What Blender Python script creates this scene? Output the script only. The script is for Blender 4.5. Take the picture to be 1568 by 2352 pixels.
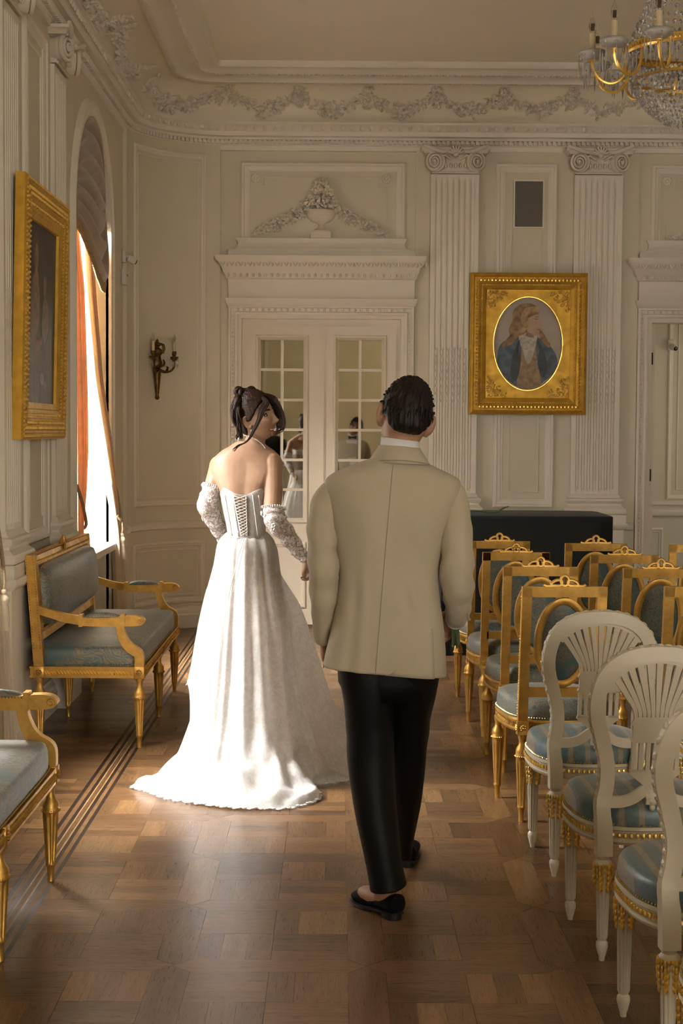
import bpy, bmesh, math, random
from math import sin, cos, pi, radians as R, sqrt, exp, atan2
from mathutils import Vector as V, Matrix, Quaternion, noise as mn

# ------------------------------------------------------------------ clean
for o in list(bpy.data.objects):
    bpy.data.objects.remove(o)
S = bpy.context.scene
C = S.collection
random.seed(7)

# ------------------------------------------------------------------ camera
cam = bpy.data.cameras.new('camera')
cam.sensor_fit = 'HORIZONTAL'
cam.sensor_width = 24.0
cam.lens = 53.571
cam.clip_start = 0.05
cam_o = bpy.data.objects.new('camera', cam)
C.objects.link(cam_o)
cam_o.location = (0, 0, 1.655)
cam_o.rotation_euler = (Matrix.Rotation(-0.002342, 3, 'Z') @ Matrix.Rotation(pi / 2 - 0.053079, 3, 'X')
                        @ Matrix.Rotation(0.0065, 3, 'Z')).to_euler()
S.camera = cam_o

# ------------------------------------------------------------------ world, daylight, exposure
S.view_settings.view_transform = 'Standard'
S.view_settings.look = 'None'
S.view_settings.gamma = 1.0
S.view_settings.use_curve_mapping = False
S.view_settings.exposure = 0.32
w = bpy.data.worlds.new('overcast_sky')
S.world = w
w.use_nodes = True
w.node_tree.nodes['Background'].inputs[0].default_value = (1.0, 0.97, 0.93, 1)
w.node_tree.nodes['Background'].inputs[1].default_value = 5.5


def window_light(y, power, col=(1.0, 0.97, 0.92), name='window_daylight', aim=(0.2, 0.0, 0.0), loc=(-3.3, 0.0, 4.3), size=2.6, wide=None):
    """bright sky seen through one window of the left wall: a large soft source outside, shining down and in"""
    L = bpy.data.lights.new(name, 'AREA')
    L.shape = 'RECTANGLE'
    L.size = wide or size
    L.size_y = size
    L.energy = power
    L.color = col
    o = bpy.data.objects.new(name, L)
    o.location = (loc[0], y + loc[1], loc[2])
    d = V((aim[0] - loc[0], aim[1] - loc[1], aim[2] - loc[2]))
    o.rotation_euler = d.to_track_quat('-Z', 'Y').to_euler()
    C.objects.link(o)
    return o


WIN = [(10.55, 0.75), (6.55, 0.75)]       # window centres along the left wall, half widths
window_light(10.55, 2800)
window_light(6.55, 2700, loc=(-4.3, -0.9, 5.3), aim=(-0.1, 0.1, 0.2), size=2.6, wide=3.4)
END_POW, END_COL = 125, (1.0, 0.91, 0.78)             # fill from two unseen windows added in the end wall behind the camera
S.cycles.max_bounces = 6
S.cycles.diffuse_bounces = 3
S.cycles.glossy_bounces = 3
S.cycles.transmission_bounces = 4
S.cycles.transparent_max_bounces = 16
S.cycles.use_adaptive_sampling = True
S.cycles.use_light_tree = False
S.cycles.adaptive_threshold = 0.2
S.cycles.adaptive_min_samples = 16
S.cycles.sample_clamp_indirect = 4.0
S.cycles.caustics_reflective = False
S.cycles.caustics_refractive = False

# ------------------------------------------------------------------ materials


def new_mat(name):
    m = bpy.data.materials.new(name)
    m.use_nodes = True
    nt = m.node_tree
    b = nt.nodes['Principled BSDF']
    return m, nt, b


def N(nt, t, **kw):
    n = nt.nodes.new(t)
    for k, v in kw.items():
        if k.startswith('_'):
            setattr(n, k[1:], v)
        else:
            n.inputs[k.replace('__', ' ')].default_value = v
    return n


def ramp(nt, fac, stops, interp='LINEAR'):
    n = nt.nodes.new('ShaderNodeValToRGB')
    n.color_ramp.interpolation = interp
    e = n.color_ramp.elements
    while len(e) < len(stops):
        e.new(0.5)
    for k, (p, c) in enumerate(stops):
        e[k].position = p
        e[k].color = (c, c, c, 1) if isinstance(c, (int, float)) else tuple(c) + (1,)
    nt.links.new(fac, n.inputs[0])
    return n


def bump(nt, b, height, strength=0.3, dist=0.002):
    n = nt.nodes.new('ShaderNodeBump')
    n.inputs['Strength'].default_value = strength
    n.inputs['Distance'].default_value = dist
    nt.links.new(height, n.inputs['Height'])
    nt.links.new(n.outputs[0], b.inputs['Normal'])
    return n


def M(name, col, rough=0.5, metal=0.0, var=0.08, vs=4.0, bmp=0.0, bs=120.0, bd=0.002, spec=None, sheen=0.0, coord='Object', stretch=None, sub=0.0):
    m, nt, b = new_mat(name)
    b.inputs['Roughness'].default_value = rough
    b.inputs['Metallic'].default_value = metal
    if spec is not None:
        b.inputs['Specular IOR Level'].default_value = spec
    if sheen:
        b.inputs['Sheen Weight'].default_value = sheen
    if sub:
        b.inputs['Subsurface Weight'].default_value = sub
        b.inputs['Subsurface Radius'].default_value = (0.012, 0.005, 0.003)
        b.inputs['Subsurface Scale'].default_value = 0.6
    tc = nt.nodes.new('ShaderNodeTexCoord')
    src = tc.outputs[coord]
    if stretch:
        mp = N(nt, 'ShaderNodeMapping')
        mp.inputs['Scale'].default_value = stretch
        nt.links.new(src, mp.inputs[0])
        src = mp.outputs[0]
    ns = N(nt, 'ShaderNodeTexNoise', Scale=vs, Detail=4.0)
    nt.links.new(src, ns.inputs['Vector'])
    lo = tuple(max(0, c * (1 - var)) for c in col)
    hi = tuple(min(1, c * (1 + var)) for c in col)
    r = ramp(nt, ns.outputs['Fac'], [(0.3, lo), (0.7, hi)])
    nt.links.new(r.outputs[0], b.inputs['Base Color'])
    if bmp:
        n2 = N(nt, 'ShaderNodeTexNoise', Scale=bs, Detail=3.0)
        nt.links.new(src, n2.inputs['Vector'])
        bump(nt, b, n2.outputs['Fac'], bmp, bd)
    return m


# ------------------------------------------------------------------ mesh helpers
class MB:
    def __init__(s):
        s.v = []
        s.f = []
        s.m = []          # material index per face

    def add(s, vs, fs, mi=0):
        o = len(s.v)
        s.v += [tuple(v) for v in vs]
        s.f += [tuple(o + i for i in f) for f in fs]
        s.m += [mi] * len(fs)
        return s

    def box(s, x0, x1, y0, y1, z0, z1, mi=0, T=None):
        vs = [(x, y, z) for x in (x0, x1) for y in (y0, y1) for z in (z0, z1)]
        if T is not None:
            vs = [T @ V(v) for v in vs]
        return s.add(vs, [(0, 1, 3, 2), (4, 6, 7, 5), (0, 4, 5, 1), (2, 3, 7, 6), (0, 2, 6, 4), (1, 5, 7, 3)], mi)

    def cbox(s, c, sx, sy, sz, ch=0.004, T=None, mi=0):
        """box with chamfered edges, centred at c"""
        hx, hy, hz = sx / 2, sy / 2, sz / 2
        bm = bmesh.new()
        bmesh.ops.create_cube(bm, size=1)
        for v in bm.verts:
            v.co = V((v.co.x * sx, v.co.y * sy, v.co.z * sz))
        bmesh.ops.bevel(bm, geom=bm.edges[:], offset=ch, segments=1, affect='EDGES')
        s.bm(bm, (T or Matrix()) @ Matrix.Translation(c) if T is not None else Matrix.Translation(c), mi)
        return s

    def bm(s, bm, T=None, mi=0):
        bm.verts.index_update()
        vs = [(T @ v.co) if T is not None else v.co.copy() for v in bm.verts]
        fs = [[v.index for v in f.verts] for f in bm.faces]
        bm.free()
        return s.add(vs, fs, mi)

    def lathe(s, prof, c=(0, 0, 0), seg=16, T=None, mod=None, mi=0, cap=True, a0=0.0, a1=2 * pi):
        full = abs(a1 - a0 - 2 * pi) < 1e-6
        n = seg if full else seg + 1
        vs = []
        for k, (r, z) in enumerate(prof):
            for i in range(n):
                a = a0 + (a1 - a0) * i / seg
                rr = r * (mod(a, k, z) if mod else 1)
                vs.append(V((c[0] + rr * cos(a), c[1] + rr * sin(a), c[2] + z)))
        if T is not None:
            vs = [T @ v for v in vs]
        fs = []
        for k in range(len(prof) - 1):
            for i in range(seg):
                j = (i + 1) % n
                fs.append((k * n + i, k * n + j, (k + 1) * n + j, (k + 1) * n + i))
        if cap and full:
            fs.append(tuple(reversed(range(n))))
            fs.append(tuple(range((len(prof) - 1) * n, len(prof) * n)))
        return s.add(vs, fs, mi)

    def tube(s, pts, rad, seg=8, mi=0, cap=True, flat=None, up=None):
        pts = [V(p) for p in pts]
        n = len(pts)
        rads = rad if isinstance(rad, (list, tuple)) else [rad] * n
        tang = []
        for i in range(n):
            t = pts[min(i + 1, n - 1)] - pts[max(i - 1, 0)]
            tang.append(t.normalized() if t.length > 1e-9 else V((0, 0, 1)))
        nrm = V(up) if up else (V((0, 0, 1)) if abs(tang[0].z) < 0.9 else V((1, 0, 0)))
        vs = []
        for i in range(n):
            t = tang[i]
            nrm = (nrm - t * nrm.dot(t))
            nrm = nrm.normalized() if nrm.length > 1e-6 else t.orthogonal().normalized()
            bi = t.cross(nrm)
            for k in range(seg):
                a = 2 * pi * k / seg
                fl = flat if flat else 1.0
                vs.append(pts[i] + (nrm * cos(a) * fl + bi * sin(a)) * rads[i])
        fs = []
        for i in range(n - 1):
            for k in range(seg):
                j = (k + 1) % seg
                fs.append((i * seg + k, i * seg + j, (i + 1) * seg + j, (i + 1) * seg + k))
        if cap:
            fs.append(tuple(reversed(range(seg))))
            fs.append(tuple(range((n - 1) * seg, n * seg)))
        return s.add(vs, fs, mi)

    def loft(s, rings, closed=True, cap0=True, cap1=True, mi=0):
        n = len(rings[0])
        vs = [p for r in rings for p in r]
        fs = []
        m = n if closed else n - 1
        for i in range(len(rings) - 1):
            for k in range(m):
                j = (k + 1) % n
                fs.append((i * n + k, i * n + j, (i + 1) * n + j, (i + 1) * n + k))
        if closed and cap0:
            fs.append(tuple(reversed(range(n))))
        if closed and cap1:
            fs.append(tuple(range((len(rings) - 1) * n, len(rings) * n)))
        return s.add(vs, fs, mi)

    def prism(s, outline, depth, T=None, mi=0, hole=None):
        """outline in local XZ, extruded along local Y by depth (0..depth)"""
        n = len(outline)
        vs = [V((x, 0, z)) for x, z in outline] + [V((x, depth, z)) for x, z in outline]
        fs = [(i, (i + 1) % n, n + (i + 1) % n, n + i) for i in range(n)]
        if hole:
            h = len(hole)
            assert h == n
            vs += [V((x, 0, z)) for x, z in hole] + [V((x, depth, z)) for x, z in hole]
            o = 2 * n
            fs += [(o + (i + 1) % n, o + i, o + n + i, o + n + (i + 1) % n) for i in range(n)]
            fs += [((i + 1) % n, i, o + i, o + (i + 1) % n) for i in range(n)]
            fs += [(n + i, n + (i + 1) % n, o + n + (i + 1) % n, o + n + i) for i in range(n)]
        else:
            fs += [tuple(reversed(range(n))), tuple(range(n, 2 * n))]
        if T is not None:
            vs = [T @ v for v in vs]
        return s.add(vs, fs, mi)

    def blob(s, c, rx, ry, rz, seg=8, rings=5, T=None, mi=0):
        prof = [(sin(pi * k / rings), -cos(pi * k / rings)) for k in range(rings + 1)]
        vs = []
        for r, z in prof:
            for i in range(seg):
                a = 2 * pi * i / seg
                p = V((r * cos(a) * rx, r * sin(a) * ry, z * rz))
                if T is not None:
                    p = T @ p
                vs.append(p + V(c))
        fs = []
        for k in range(rings):
            for i in range(seg):
                j = (i + 1) % seg
                q = (k * seg + i, k * seg + j, (k + 1) * seg + j, (k + 1) * seg + i)
                if k == 0:
                    q = (q[0], q[2], q[3])
                elif k == rings - 1:
                    q = (q[0], q[1], q[2])
                fs.append(q)
        return s.add(vs, fs, mi)

    def octa(s, c, r, h=None, T=None, mi=0):
        h = h or r
        vs = [V((r, 0, 0)), V((0, r, 0)), V((-r, 0, 0)), V((0, -r, 0)), V((0, 0, h)), V((0, 0, -h))]
        vs = [(T @ v if T is not None else v) + V(c) for v in vs]
        return s.add(vs, [(0, 1, 4), (1, 2, 4), (2, 3, 4), (3, 0, 4), (1, 0, 5), (2, 1, 5), (3, 2, 5), (0, 3, 5)], mi)

    def mould(s, path, nrm, prof, closed=True, mi=0):
        """mitred moulding: prof (a,b): a = in-plane offset to the left of travel, b = along nrm"""
        pts = [V(p) for p in path]
        nrm = V(nrm).normalized()
        n = len(pts)
        vs = []
        for i in range(n):
            if closed or 0 < i < n - 1:
                d0 = (pts[i] - pts[i - 1]).normalized()
                d1 = (pts[(i + 1) % n] - pts[i]).normalized()
            elif i == 0:
                d0 = d1 = (pts[1] - pts[0]).normalized()
            else:
                d0 = d1 = (pts[-1] - pts[-2]).normalized()
            l0 = nrm.cross(d0)
            l1 = nrm.cross(d1)
            m = (l0 + l1)
            m = m / max(0.2, (1 + l0.dot(l1)))
            for a, b in prof:
                vs.append(pts[i] + m * a + nrm * b)
        k = len(prof)
        fs = []
        for i in range(n if closed else n - 1):
            j = (i + 1) % n
            for q in range(k - 1):
                fs.append((i * k + q, j * k + q, j * k + q + 1, i * k + q + 1))
        return s.add(vs, fs, mi)

    def build(s, name, mat, parent=None, smooth=35, loc=None):
        me = bpy.data.meshes.new(name)
        me.from_pydata(s.v, [], s.f)
        mats = mat if isinstance(mat, (list, tuple)) else [mat]
        for m in mats:
            me.materials.append(m)
        if len(mats) > 1:
            me.polygons.foreach_set('material_index', s.m)
        bm = bmesh.new()
        bm.from_mesh(me)
        bmesh.ops.recalc_face_normals(bm, faces=bm.faces[:])
        bm.to_mesh(me)
        bm.free()
        if smooth:
            me.polygons.foreach_set('use_smooth', [True] * len(me.polygons))
            if smooth < 180:
                me.set_sharp_from_angle(angle=R(smooth))
        me.update()
        o = bpy.data.objects.new(name, me)
        C.objects.link(o)
        if parent:
            o.parent = parent
        if loc:
            o.location = loc
        return o


def rect(x0, x1, z0, z1, y=0.0):
    return [(x0, y, z0), (x1, y, z0), (x1, y, z1), (x0, y, z1)]


def tag(o, label=None, cat=None, group=None, kind=None):
    if label:
        o['label'] = label
    if cat:
        o['category'] = cat
    if group:
        o['group'] = group
    if kind:
        o['kind'] = kind
    return o


def empty(name, loc=(0, 0, 0), rz=0.0):
    o = bpy.data.objects.new(name, None)
    o.location = loc
    o.rotation_euler = (0, 0, rz)
    o.empty_display_size = 0.1
    C.objects.link(o)
    return o


def copy_tree(o, parent=None):
    c = o.copy()
    C.objects.link(c)
    c.parent = parent
    for ch in list(o.children):
        copy_tree(ch, c)
    return c


def lerp(a, b, t):
    return a + (b - a) * t


def smooth01(t):
    t = max(0.0, min(1.0, t))
    return t * t * (3 - 2 * t)


def interp(tab, x):
    """piecewise interpolation (smooth) of a table of (x, value or tuple)"""
    if x <= tab[0][0]:
        return tab[0][1]
    for (x0, v0), (x1, v1) in zip(tab, tab[1:]):
        if x <= x1:
            t = (x - x0) / (x1 - x0)
            if isinstance(v0, (tuple, list)):
                return tuple(lerp(a, b, t) for a, b in zip(v0, v1))
            return lerp(v0, v1, t)
    return tab[-1][1]


def catmull(pts, n=6):
    """Catmull-Rom through pts (tuples of any length)"""
    P = [tuple(p) for p in pts]
    out = []
    for i in range(len(P) - 1):
        p0 = P[max(i - 1, 0)]
        p1 = P[i]
        p2 = P[i + 1]
        p3 = P[min(i + 2, len(P) - 1)]
        for k in range(n):
            t = k / n
            out.append(tuple(0.5 * (2 * b + (c - a) * t + (2 * a - 5 * b + 4 * c - d) * t * t + (3 * b - a - 3 * c + d) * t ** 3)
                             for a, b, c, d in zip(p0, p1, p2, p3)))
    out.append(P[-1])
    return out

# ------------------------------------------------------------------ room shell
XL, XR, YB, YF, ZC = -1.70, 4.84, 12.85, -4.5, 4.55
RC = 0.78                                     # radius of the rounded corner
m_wall = M('wall_paint', (0.72, 0.655, 0.50), 0.55, var=0.025, vs=1.5, bmp=0.04, bs=60)
m_trim = M('trim_paint', (0.83, 0.76, 0.635), 0.42, var=0.02, vs=3.0)
m_ceil = M('ceiling_paint', (0.88, 0.80, 0.62), 0.7, var=0.03, vs=1.2)
m_plaster = M('plaster_relief', (0.78, 0.70, 0.565), 0.6, var=0.05, vs=20)
m_doorpaint = M('door_paint', (0.76, 0.66, 0.51), 0.38, var=0.025, vs=2)
m_brass = M('aged_brass', (0.50, 0.32, 0.10), 0.38, metal=0.85, var=0.3, vs=30)
m_dark = M('dark_plastic', (0.012, 0.012, 0.013), 0.35, var=0.1)
m_white = M('white_plastic', (0.72, 0.68, 0.6), 0.45, var=0.03)

m_mirror, nt_, b_ = new_mat('mirror_glass')
b_.inputs['Base Color'].default_value = (0.72, 0.72, 0.66, 1)
b_.inputs['Metallic'].default_value = 1.0
b_.inputs['Roughness'].default_value = 0.02

m_glass, nt_, b_ = new_mat('window_glass')
nt_.nodes.remove(b_)
tr_ = nt_.nodes.new('ShaderNodeBsdfTransparent')
gl_ = N(nt_, 'ShaderNodeBsdfGlossy', Roughness=0.03)
mx_ = N(nt_, 'ShaderNodeMixShader', Fac=0.05)
nt_.links.new(tr_.outputs[0], mx_.inputs[1])
nt_.links.new(gl_.outputs[0], mx_.inputs[2])
nt_.links.new(mx_.outputs[0], nt_.nodes['Material Output'].inputs[0])


def xf(mb, fn):
    mb.v = [tuple(fn(*v)) for v in mb.v]
    return mb


WB = lambda a, o, z: (a, YB - o, z)
WL = lambda a, o, z: (XL + o, a, z)
ACX, ACY, AR = XL + RC, YB - RC, RC - 0.03


def WA(a, o, z):                              # on the rounded corner; a = arc length from the left wall
    t = a / AR
    return (ACX - (AR - o) * cos(t), ACY + (AR - o) * sin(t), z)


def rect(x0, x1, z0, z1, n=1):
    p = []
    for (ax, az), (bx, bz) in (((x0, z0), (x0, z1)), ((x0, z1), (x1, z1)), ((x1, z1), (x1, z0)), ((x1, z0), (x0, z0))):
        m = n if az == bz else 1
        for k in range(m):
            p.append((lerp(ax, bx, k / m), 0, lerp(az, bz, k / m)))
    return p


PANEL = [(0, 0), (0.002, 0.016), (0.014, 0.026), (0.03, 0.026), (0.036, 0.017), (0.056, 0.015), (0.07, 0.006), (0.078, 0.006), (0.08, 0)]
SLIM = [(0, 0), (0.002, 0.012), (0.01, 0.017), (0.02, 0.017), (0.028, 0.009), (0.04, 0.008), (0.046, 0)]
FINE = [(0, 0), (0.001, 0.006), (0.005, 0.008), (0.009, 0.006), (0.01, 0)]
RAIL = [(0, 0.0), (0.0, 0.012), (0.012, 0.03), (0.03, 0.034), (0.05, 0.036), (0.056, 0.03), (0.07, 0.0)]
BASE = [(0.0, 0.045), (0.11, 0.045), (0.125, 0.034), (0.15, 0.034), (0.165, 0.018), (0.18, 0.014), (0.182, 0.0)]


def hrail(mb, a0, a1, z, prof, n=1, out=0.0):
    """horizontal moulding on a wall, prof (dz,out)"""
    pts = [lerp(a0, a1, k / n) for k in range(n + 1)]
    vs = [(a, o + out, z + dz) for a in pts for dz, o in prof]
    k = len(prof)
    fs = [(i * k + q, (i + 1) * k + q, (i + 1) * k + q + 1, i * k + q + 1) for i in range(n) for q in range(k - 1)]
    fs += [tuple(range(k)), tuple(range(n * k, n * k + k))]
    mb.add(vs, fs)


def beads(mb, p0, p1, pitch, r, along=1.0, seg=6, rings=4, sq=1.0):
    p0, p1 = V(p0), V(p1)
    n = max(1, int((p1 - p0).length / pitch))
    d = (p1 - p0).normalized()
    for i in range(n):
        c = p0.lerp(p1, (i + 0.5) / n)
        if abs(d.x) > 0.7:
            mb.blob(c, r * along, r, r * sq, seg, rings)
        else:
            mb.blob(c, r * sq, r, r * along, seg, rings)


def stack(mb, rings):
    """stack of (z, a0, a1, out) wall-mounted rectangles"""
    rr = [[(a0, -0.002, z), (a1, -0.002, z), (a1, o, z), (a0, o, z)] for z, a0, a1, o in rings]
    mb.loft(rr)


# ---- floor slab
mb = MB()
mb.box(XL - 0.5, XR + 0.4, YF - 0.3, YB + 3.4, -0.2, -0.006)
m_under = M('floor_underlay', (0.055, 0.032, 0.016), 0.6, var=0.2)
floor = tag(mb.build('floor', m_under, smooth=0), kind='structure', label='dark oak parquet floor of basket-weave panels framed by pointed bands')

# ---- path around the room for cornice and cove


def room_path():
    pts = [(XL, YF, 1, 0), (XL, 3.0, 1, 0), (XL, 9.0, 1, 0), (XL, YB - RC, 1, 0)]
    for k in range(1, 15):
        t = pi / 2 * k / 14
        pts.append((ACX - RC * cos(t), ACY + RC * sin(t), cos(t), -sin(t)))
    for k in range(0, 15):
        t = pi / 2 * k / 14
        pts.append((XR - RC + RC * sin(t), ACY + RC * cos(t), -sin(t), -cos(t)))
    pts.append((XR, YF, -1, 0))
    return pts


RP = room_path()


def sweep(mb, prof):
    vs = [(x + nx * d, y + ny * d, z) for x, y, nx, ny in RP for d, z in prof]
    k = len(prof)
    mb.add(vs, [(i * k + q, (i + 1) * k + q, (i + 1) * k + q + 1, i * k + q + 1) for i in range(len(RP) - 1) for q in range(k - 1)])


def along(s_):
    """point on the room path at arc length from the start of the left arc (negative = left wall)"""
    if s_ < 0:
        return XL, ACY + s_, 1, 0
    L = RC * pi / 2
    if s_ < L:
        t = s_ / RC
        return ACX - RC * cos(t), ACY + RC * sin(t), cos(t), -sin(t)
    return ACX + (s_ - L), YB, 0, -1


mb = MB()
sweep(mb, [(0.0, 3.98), (0.02, 3.985), (0.024, 4.02), (0.034, 4.028), (0.034, 4.06), (0.055, 4.068), (0.06, 4.085), (0.095, 4.092),
           (0.1, 4.125), (0.106, 4.13), (0.112, 4.15), (0.13, 4.168), (0.145, 4.178), (0.145, 4.195), (0.08, 4.2)])
trim1 = tag(mb.build('trim_1', m_trim, smooth=40), kind='structure', label='white cornice running round the room under the cove')
mb = MB()
mb2 = MB()
k = 0
s_ = -8.0
while s_ < 6.6:
    x, y, nx, ny = along(s_)
    Tm = Matrix.Translation((x + nx * 0.047, y + ny * 0.047, 4.047)) @ Matrix.Rotation(atan2(ny, nx), 4, 'Z')
    mb.box(-0.014, 0.014, -0.012, 0.012, -0.013, 0.017, T=Tm)
    if k % 2 == 0:
        Tm = Matrix.Translation((x + nx * 0.122, y + ny * 0.122, 4.15)) @ Matrix.Rotation(atan2(ny, nx), 4, 'Z')
        mb2.blob((0, 0, 0), 0.012, 0.02, 0.022, 6, 4, T=Tm.to_3x3())
        for v in range(len(mb2.v) - 30, len(mb2.v)):
            mb2.v[v] = tuple(V(mb2.v[v]) + Tm.translation)
    s_ += 0.04
    k += 1
tag(mb.build('dentil_row', m_trim, trim1, smooth=0), kind='stuff')
tag(mb2.build('leaf_row', m_plaster, trim1), kind='stuff')

# ---- ceiling with cove and mouldings
mb = MB()
mb.add([(XL - 0.4, YF - 0.3, ZC), (XR + 0.4, YF - 0.3, ZC), (XR + 0.4, YB + 0.3, ZC), (XL - 0.4, YB + 0.3, ZC)], [(0, 1, 2, 3)])
mb.add([(XL - 0.4, YF - 0.3, ZC + 0.2), (XR + 0.4, YF - 0.3, ZC + 0.2), (XR + 0.4, YB + 0.3, ZC + 0.2), (XL - 0.4, YB + 0.3, ZC + 0.2)], [(0, 1, 2, 3)])
ceiling = tag(mb.build('ceiling', m_ceil, smooth=0), kind='structure', label='flat cream ceiling above the plaster cove')
mb = MB()
CV = [(0.38 - 0.30 * cos(pi / 2 * k / 10), 4.195 + 0.28 * sin(pi / 2 * k / 10)) for k in range(11)]
sweep(mb, CV)
cove = mb.build('cove', m_ceil, ceiling, smooth=60)
mb = MB()
sweep(mb, [(0.375, 4.48), (0.375, 4.455), (0.395, 4.448), (0.43, 4.45), (0.445, 4.468), (0.50, 4.478), (0.56, 4.482), (0.575, 4.475), (0.61, 4.478),
           (0.63, 4.495), (0.69, 4.51), (0.72, 4.505), (0.74, 4.52), (0.75, 4.552)])
mb.build('ceiling_moulding', m_trim, ceiling, smooth=40)
mb = MB()
s_ = -7.5
while s_ < 6.3:
    x, y, nx, ny = along(s_)
    for d, z in ((0.41, 4.452), (0.592, 4.476)):
        if 0 <= s_ <= RC * pi / 2 and d > 0.5 and int(s_ * 20) % 2:
            continue
        mb.blob((x + nx * d, y + ny * d, z), 0.016, 0.016, 0.01, 5, 3)
    s_ += 0.05
tag(mb.build('bead_row', m_plaster, ceiling), kind='stuff')


def cove_pt(s_, u, lift=0.0):
    """u 0..1 up the cove"""
    x, y, nx, ny = along(s_)
    t = pi / 2 * u
    d = 0.38 - (0.30 - lift) * cos(t)
    z = 4.195 + (0.28 - lift) * sin(t)
    return V((x + nx * d, y + ny * d, z))


def festoon(s0, s1, rnd, big=1.0):
    mb = MB()
    n = int(44 * (s1 - s0) / 0.8)
    for k in range(n + 1):
        t = k / n
        u = 0.66 - 0.40 * (1 - (2 * t - 1) ** 2) ** 0.9
        for _ in range(3):
            fat = 0.02 + 0.055 * (1 - abs(2 * t - 1))
            uu = u + rnd.uniform(-1, 1) * fat * 2.3
            ss = lerp(s0, s1, t) + rnd.uniform(-0.03, 0.03)
            r = rnd.uniform(0.012, 0.024) * big
            q = Quaternion((rnd.gauss(0, 1), rnd.gauss(0, 1), rnd.gauss(0, 1), rnd.gauss(0, 1))).normalized().to_matrix()
            mb.octa(cove_pt(ss, max(0.05, uu), 0.012), r, r * 1.8, T=q)
    for s_, lo in ((s0, 0.30), (s1, 0.30)):          # hanging bunch at the ends
        for _ in range(26):
            uu = rnd.uniform(lo, 0.78)
            q = Quaternion((rnd.gauss(0, 1), rnd.gauss(0, 1), rnd.gauss(0, 1), rnd.gauss(0, 1))).normalized().to_matrix()
            mb.octa(cove_pt(s_ + rnd.uniform(-0.035, 0.035), uu, 0.012), 0.015, 0.03, T=q)
    return mb


rnd = random.Random(3)
L_ = RC * pi / 2
for s0, s1 in [(-5.6, -4.4), (-4.2, -3.0), (-2.8, -1.6), (-1.4, -0.25), (0.15, L_ - 0.1)]:
    festoon(s0, s1, rnd, 1.15).build('garland', m_plaster, ceiling, smooth=0)
for k in range(6):
    festoon(L_ + 0.02 + k * 0.56, L_ + 0.02 + (k + 1) * 0.56, rnd, 0.9).build('garland', m_plaster, ceiling, smooth=0)

# ---- back wall
mb = MB()
D2L, D2R, D2T = 2.625, 3.93, 2.58
mb.box(XL - 0.4, D2L, YB, YB + 0.16, -0.1, ZC + 0.1)
mb.box(D2L, D2R, YB, YB + 0.16, D2T, ZC + 0.1)
mb.box(D2R, XR + 0.4, YB, YB + 0.16, -0.1, ZC + 0.1)
wall_back = tag(mb.build('wall_back', m_wall, smooth=0), kind='structure', label='cream panelled end wall with fluted pilasters and two doors')
mb = MB()
mb.box(0.632, 2.497, 0.0, 0.016, 0, 4.0)
xf(mb, WB).build('bay_panel', m_wall, wall_back, smooth=0)


def panel(parent, wf, x0, x1, z0, z1, prof=PANEL, n=1, inner=0.05, out=0.0, name='panel_moulding'):
    mb = MB()
    mb.mould(rect(x0, x1, z0, z1, n), (0, 1, 0), prof)
    if inner:
        w_ = prof[-1][0] + inner
        if x1 - x0 > 2 * w_ + 0.02:
            mb.mould(rect(x0 + w_, x1 - w_, z0 + w_, z1 - w_, n), (0, 1, 0), FINE)
    mb.v = [(a, o + out, z) for a, o, z in mb.v]
    return xf(mb, wf).build(name, m_trim, parent, smooth=30)


panel(wall_back, WB, 1.30, 1.815, 1.017, 3.893, out=0.016)
panel(wall_back, WB, 1.30, 1.815, 0.25, 0.76, SLIM, out=0.016)

# pilaster


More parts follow.
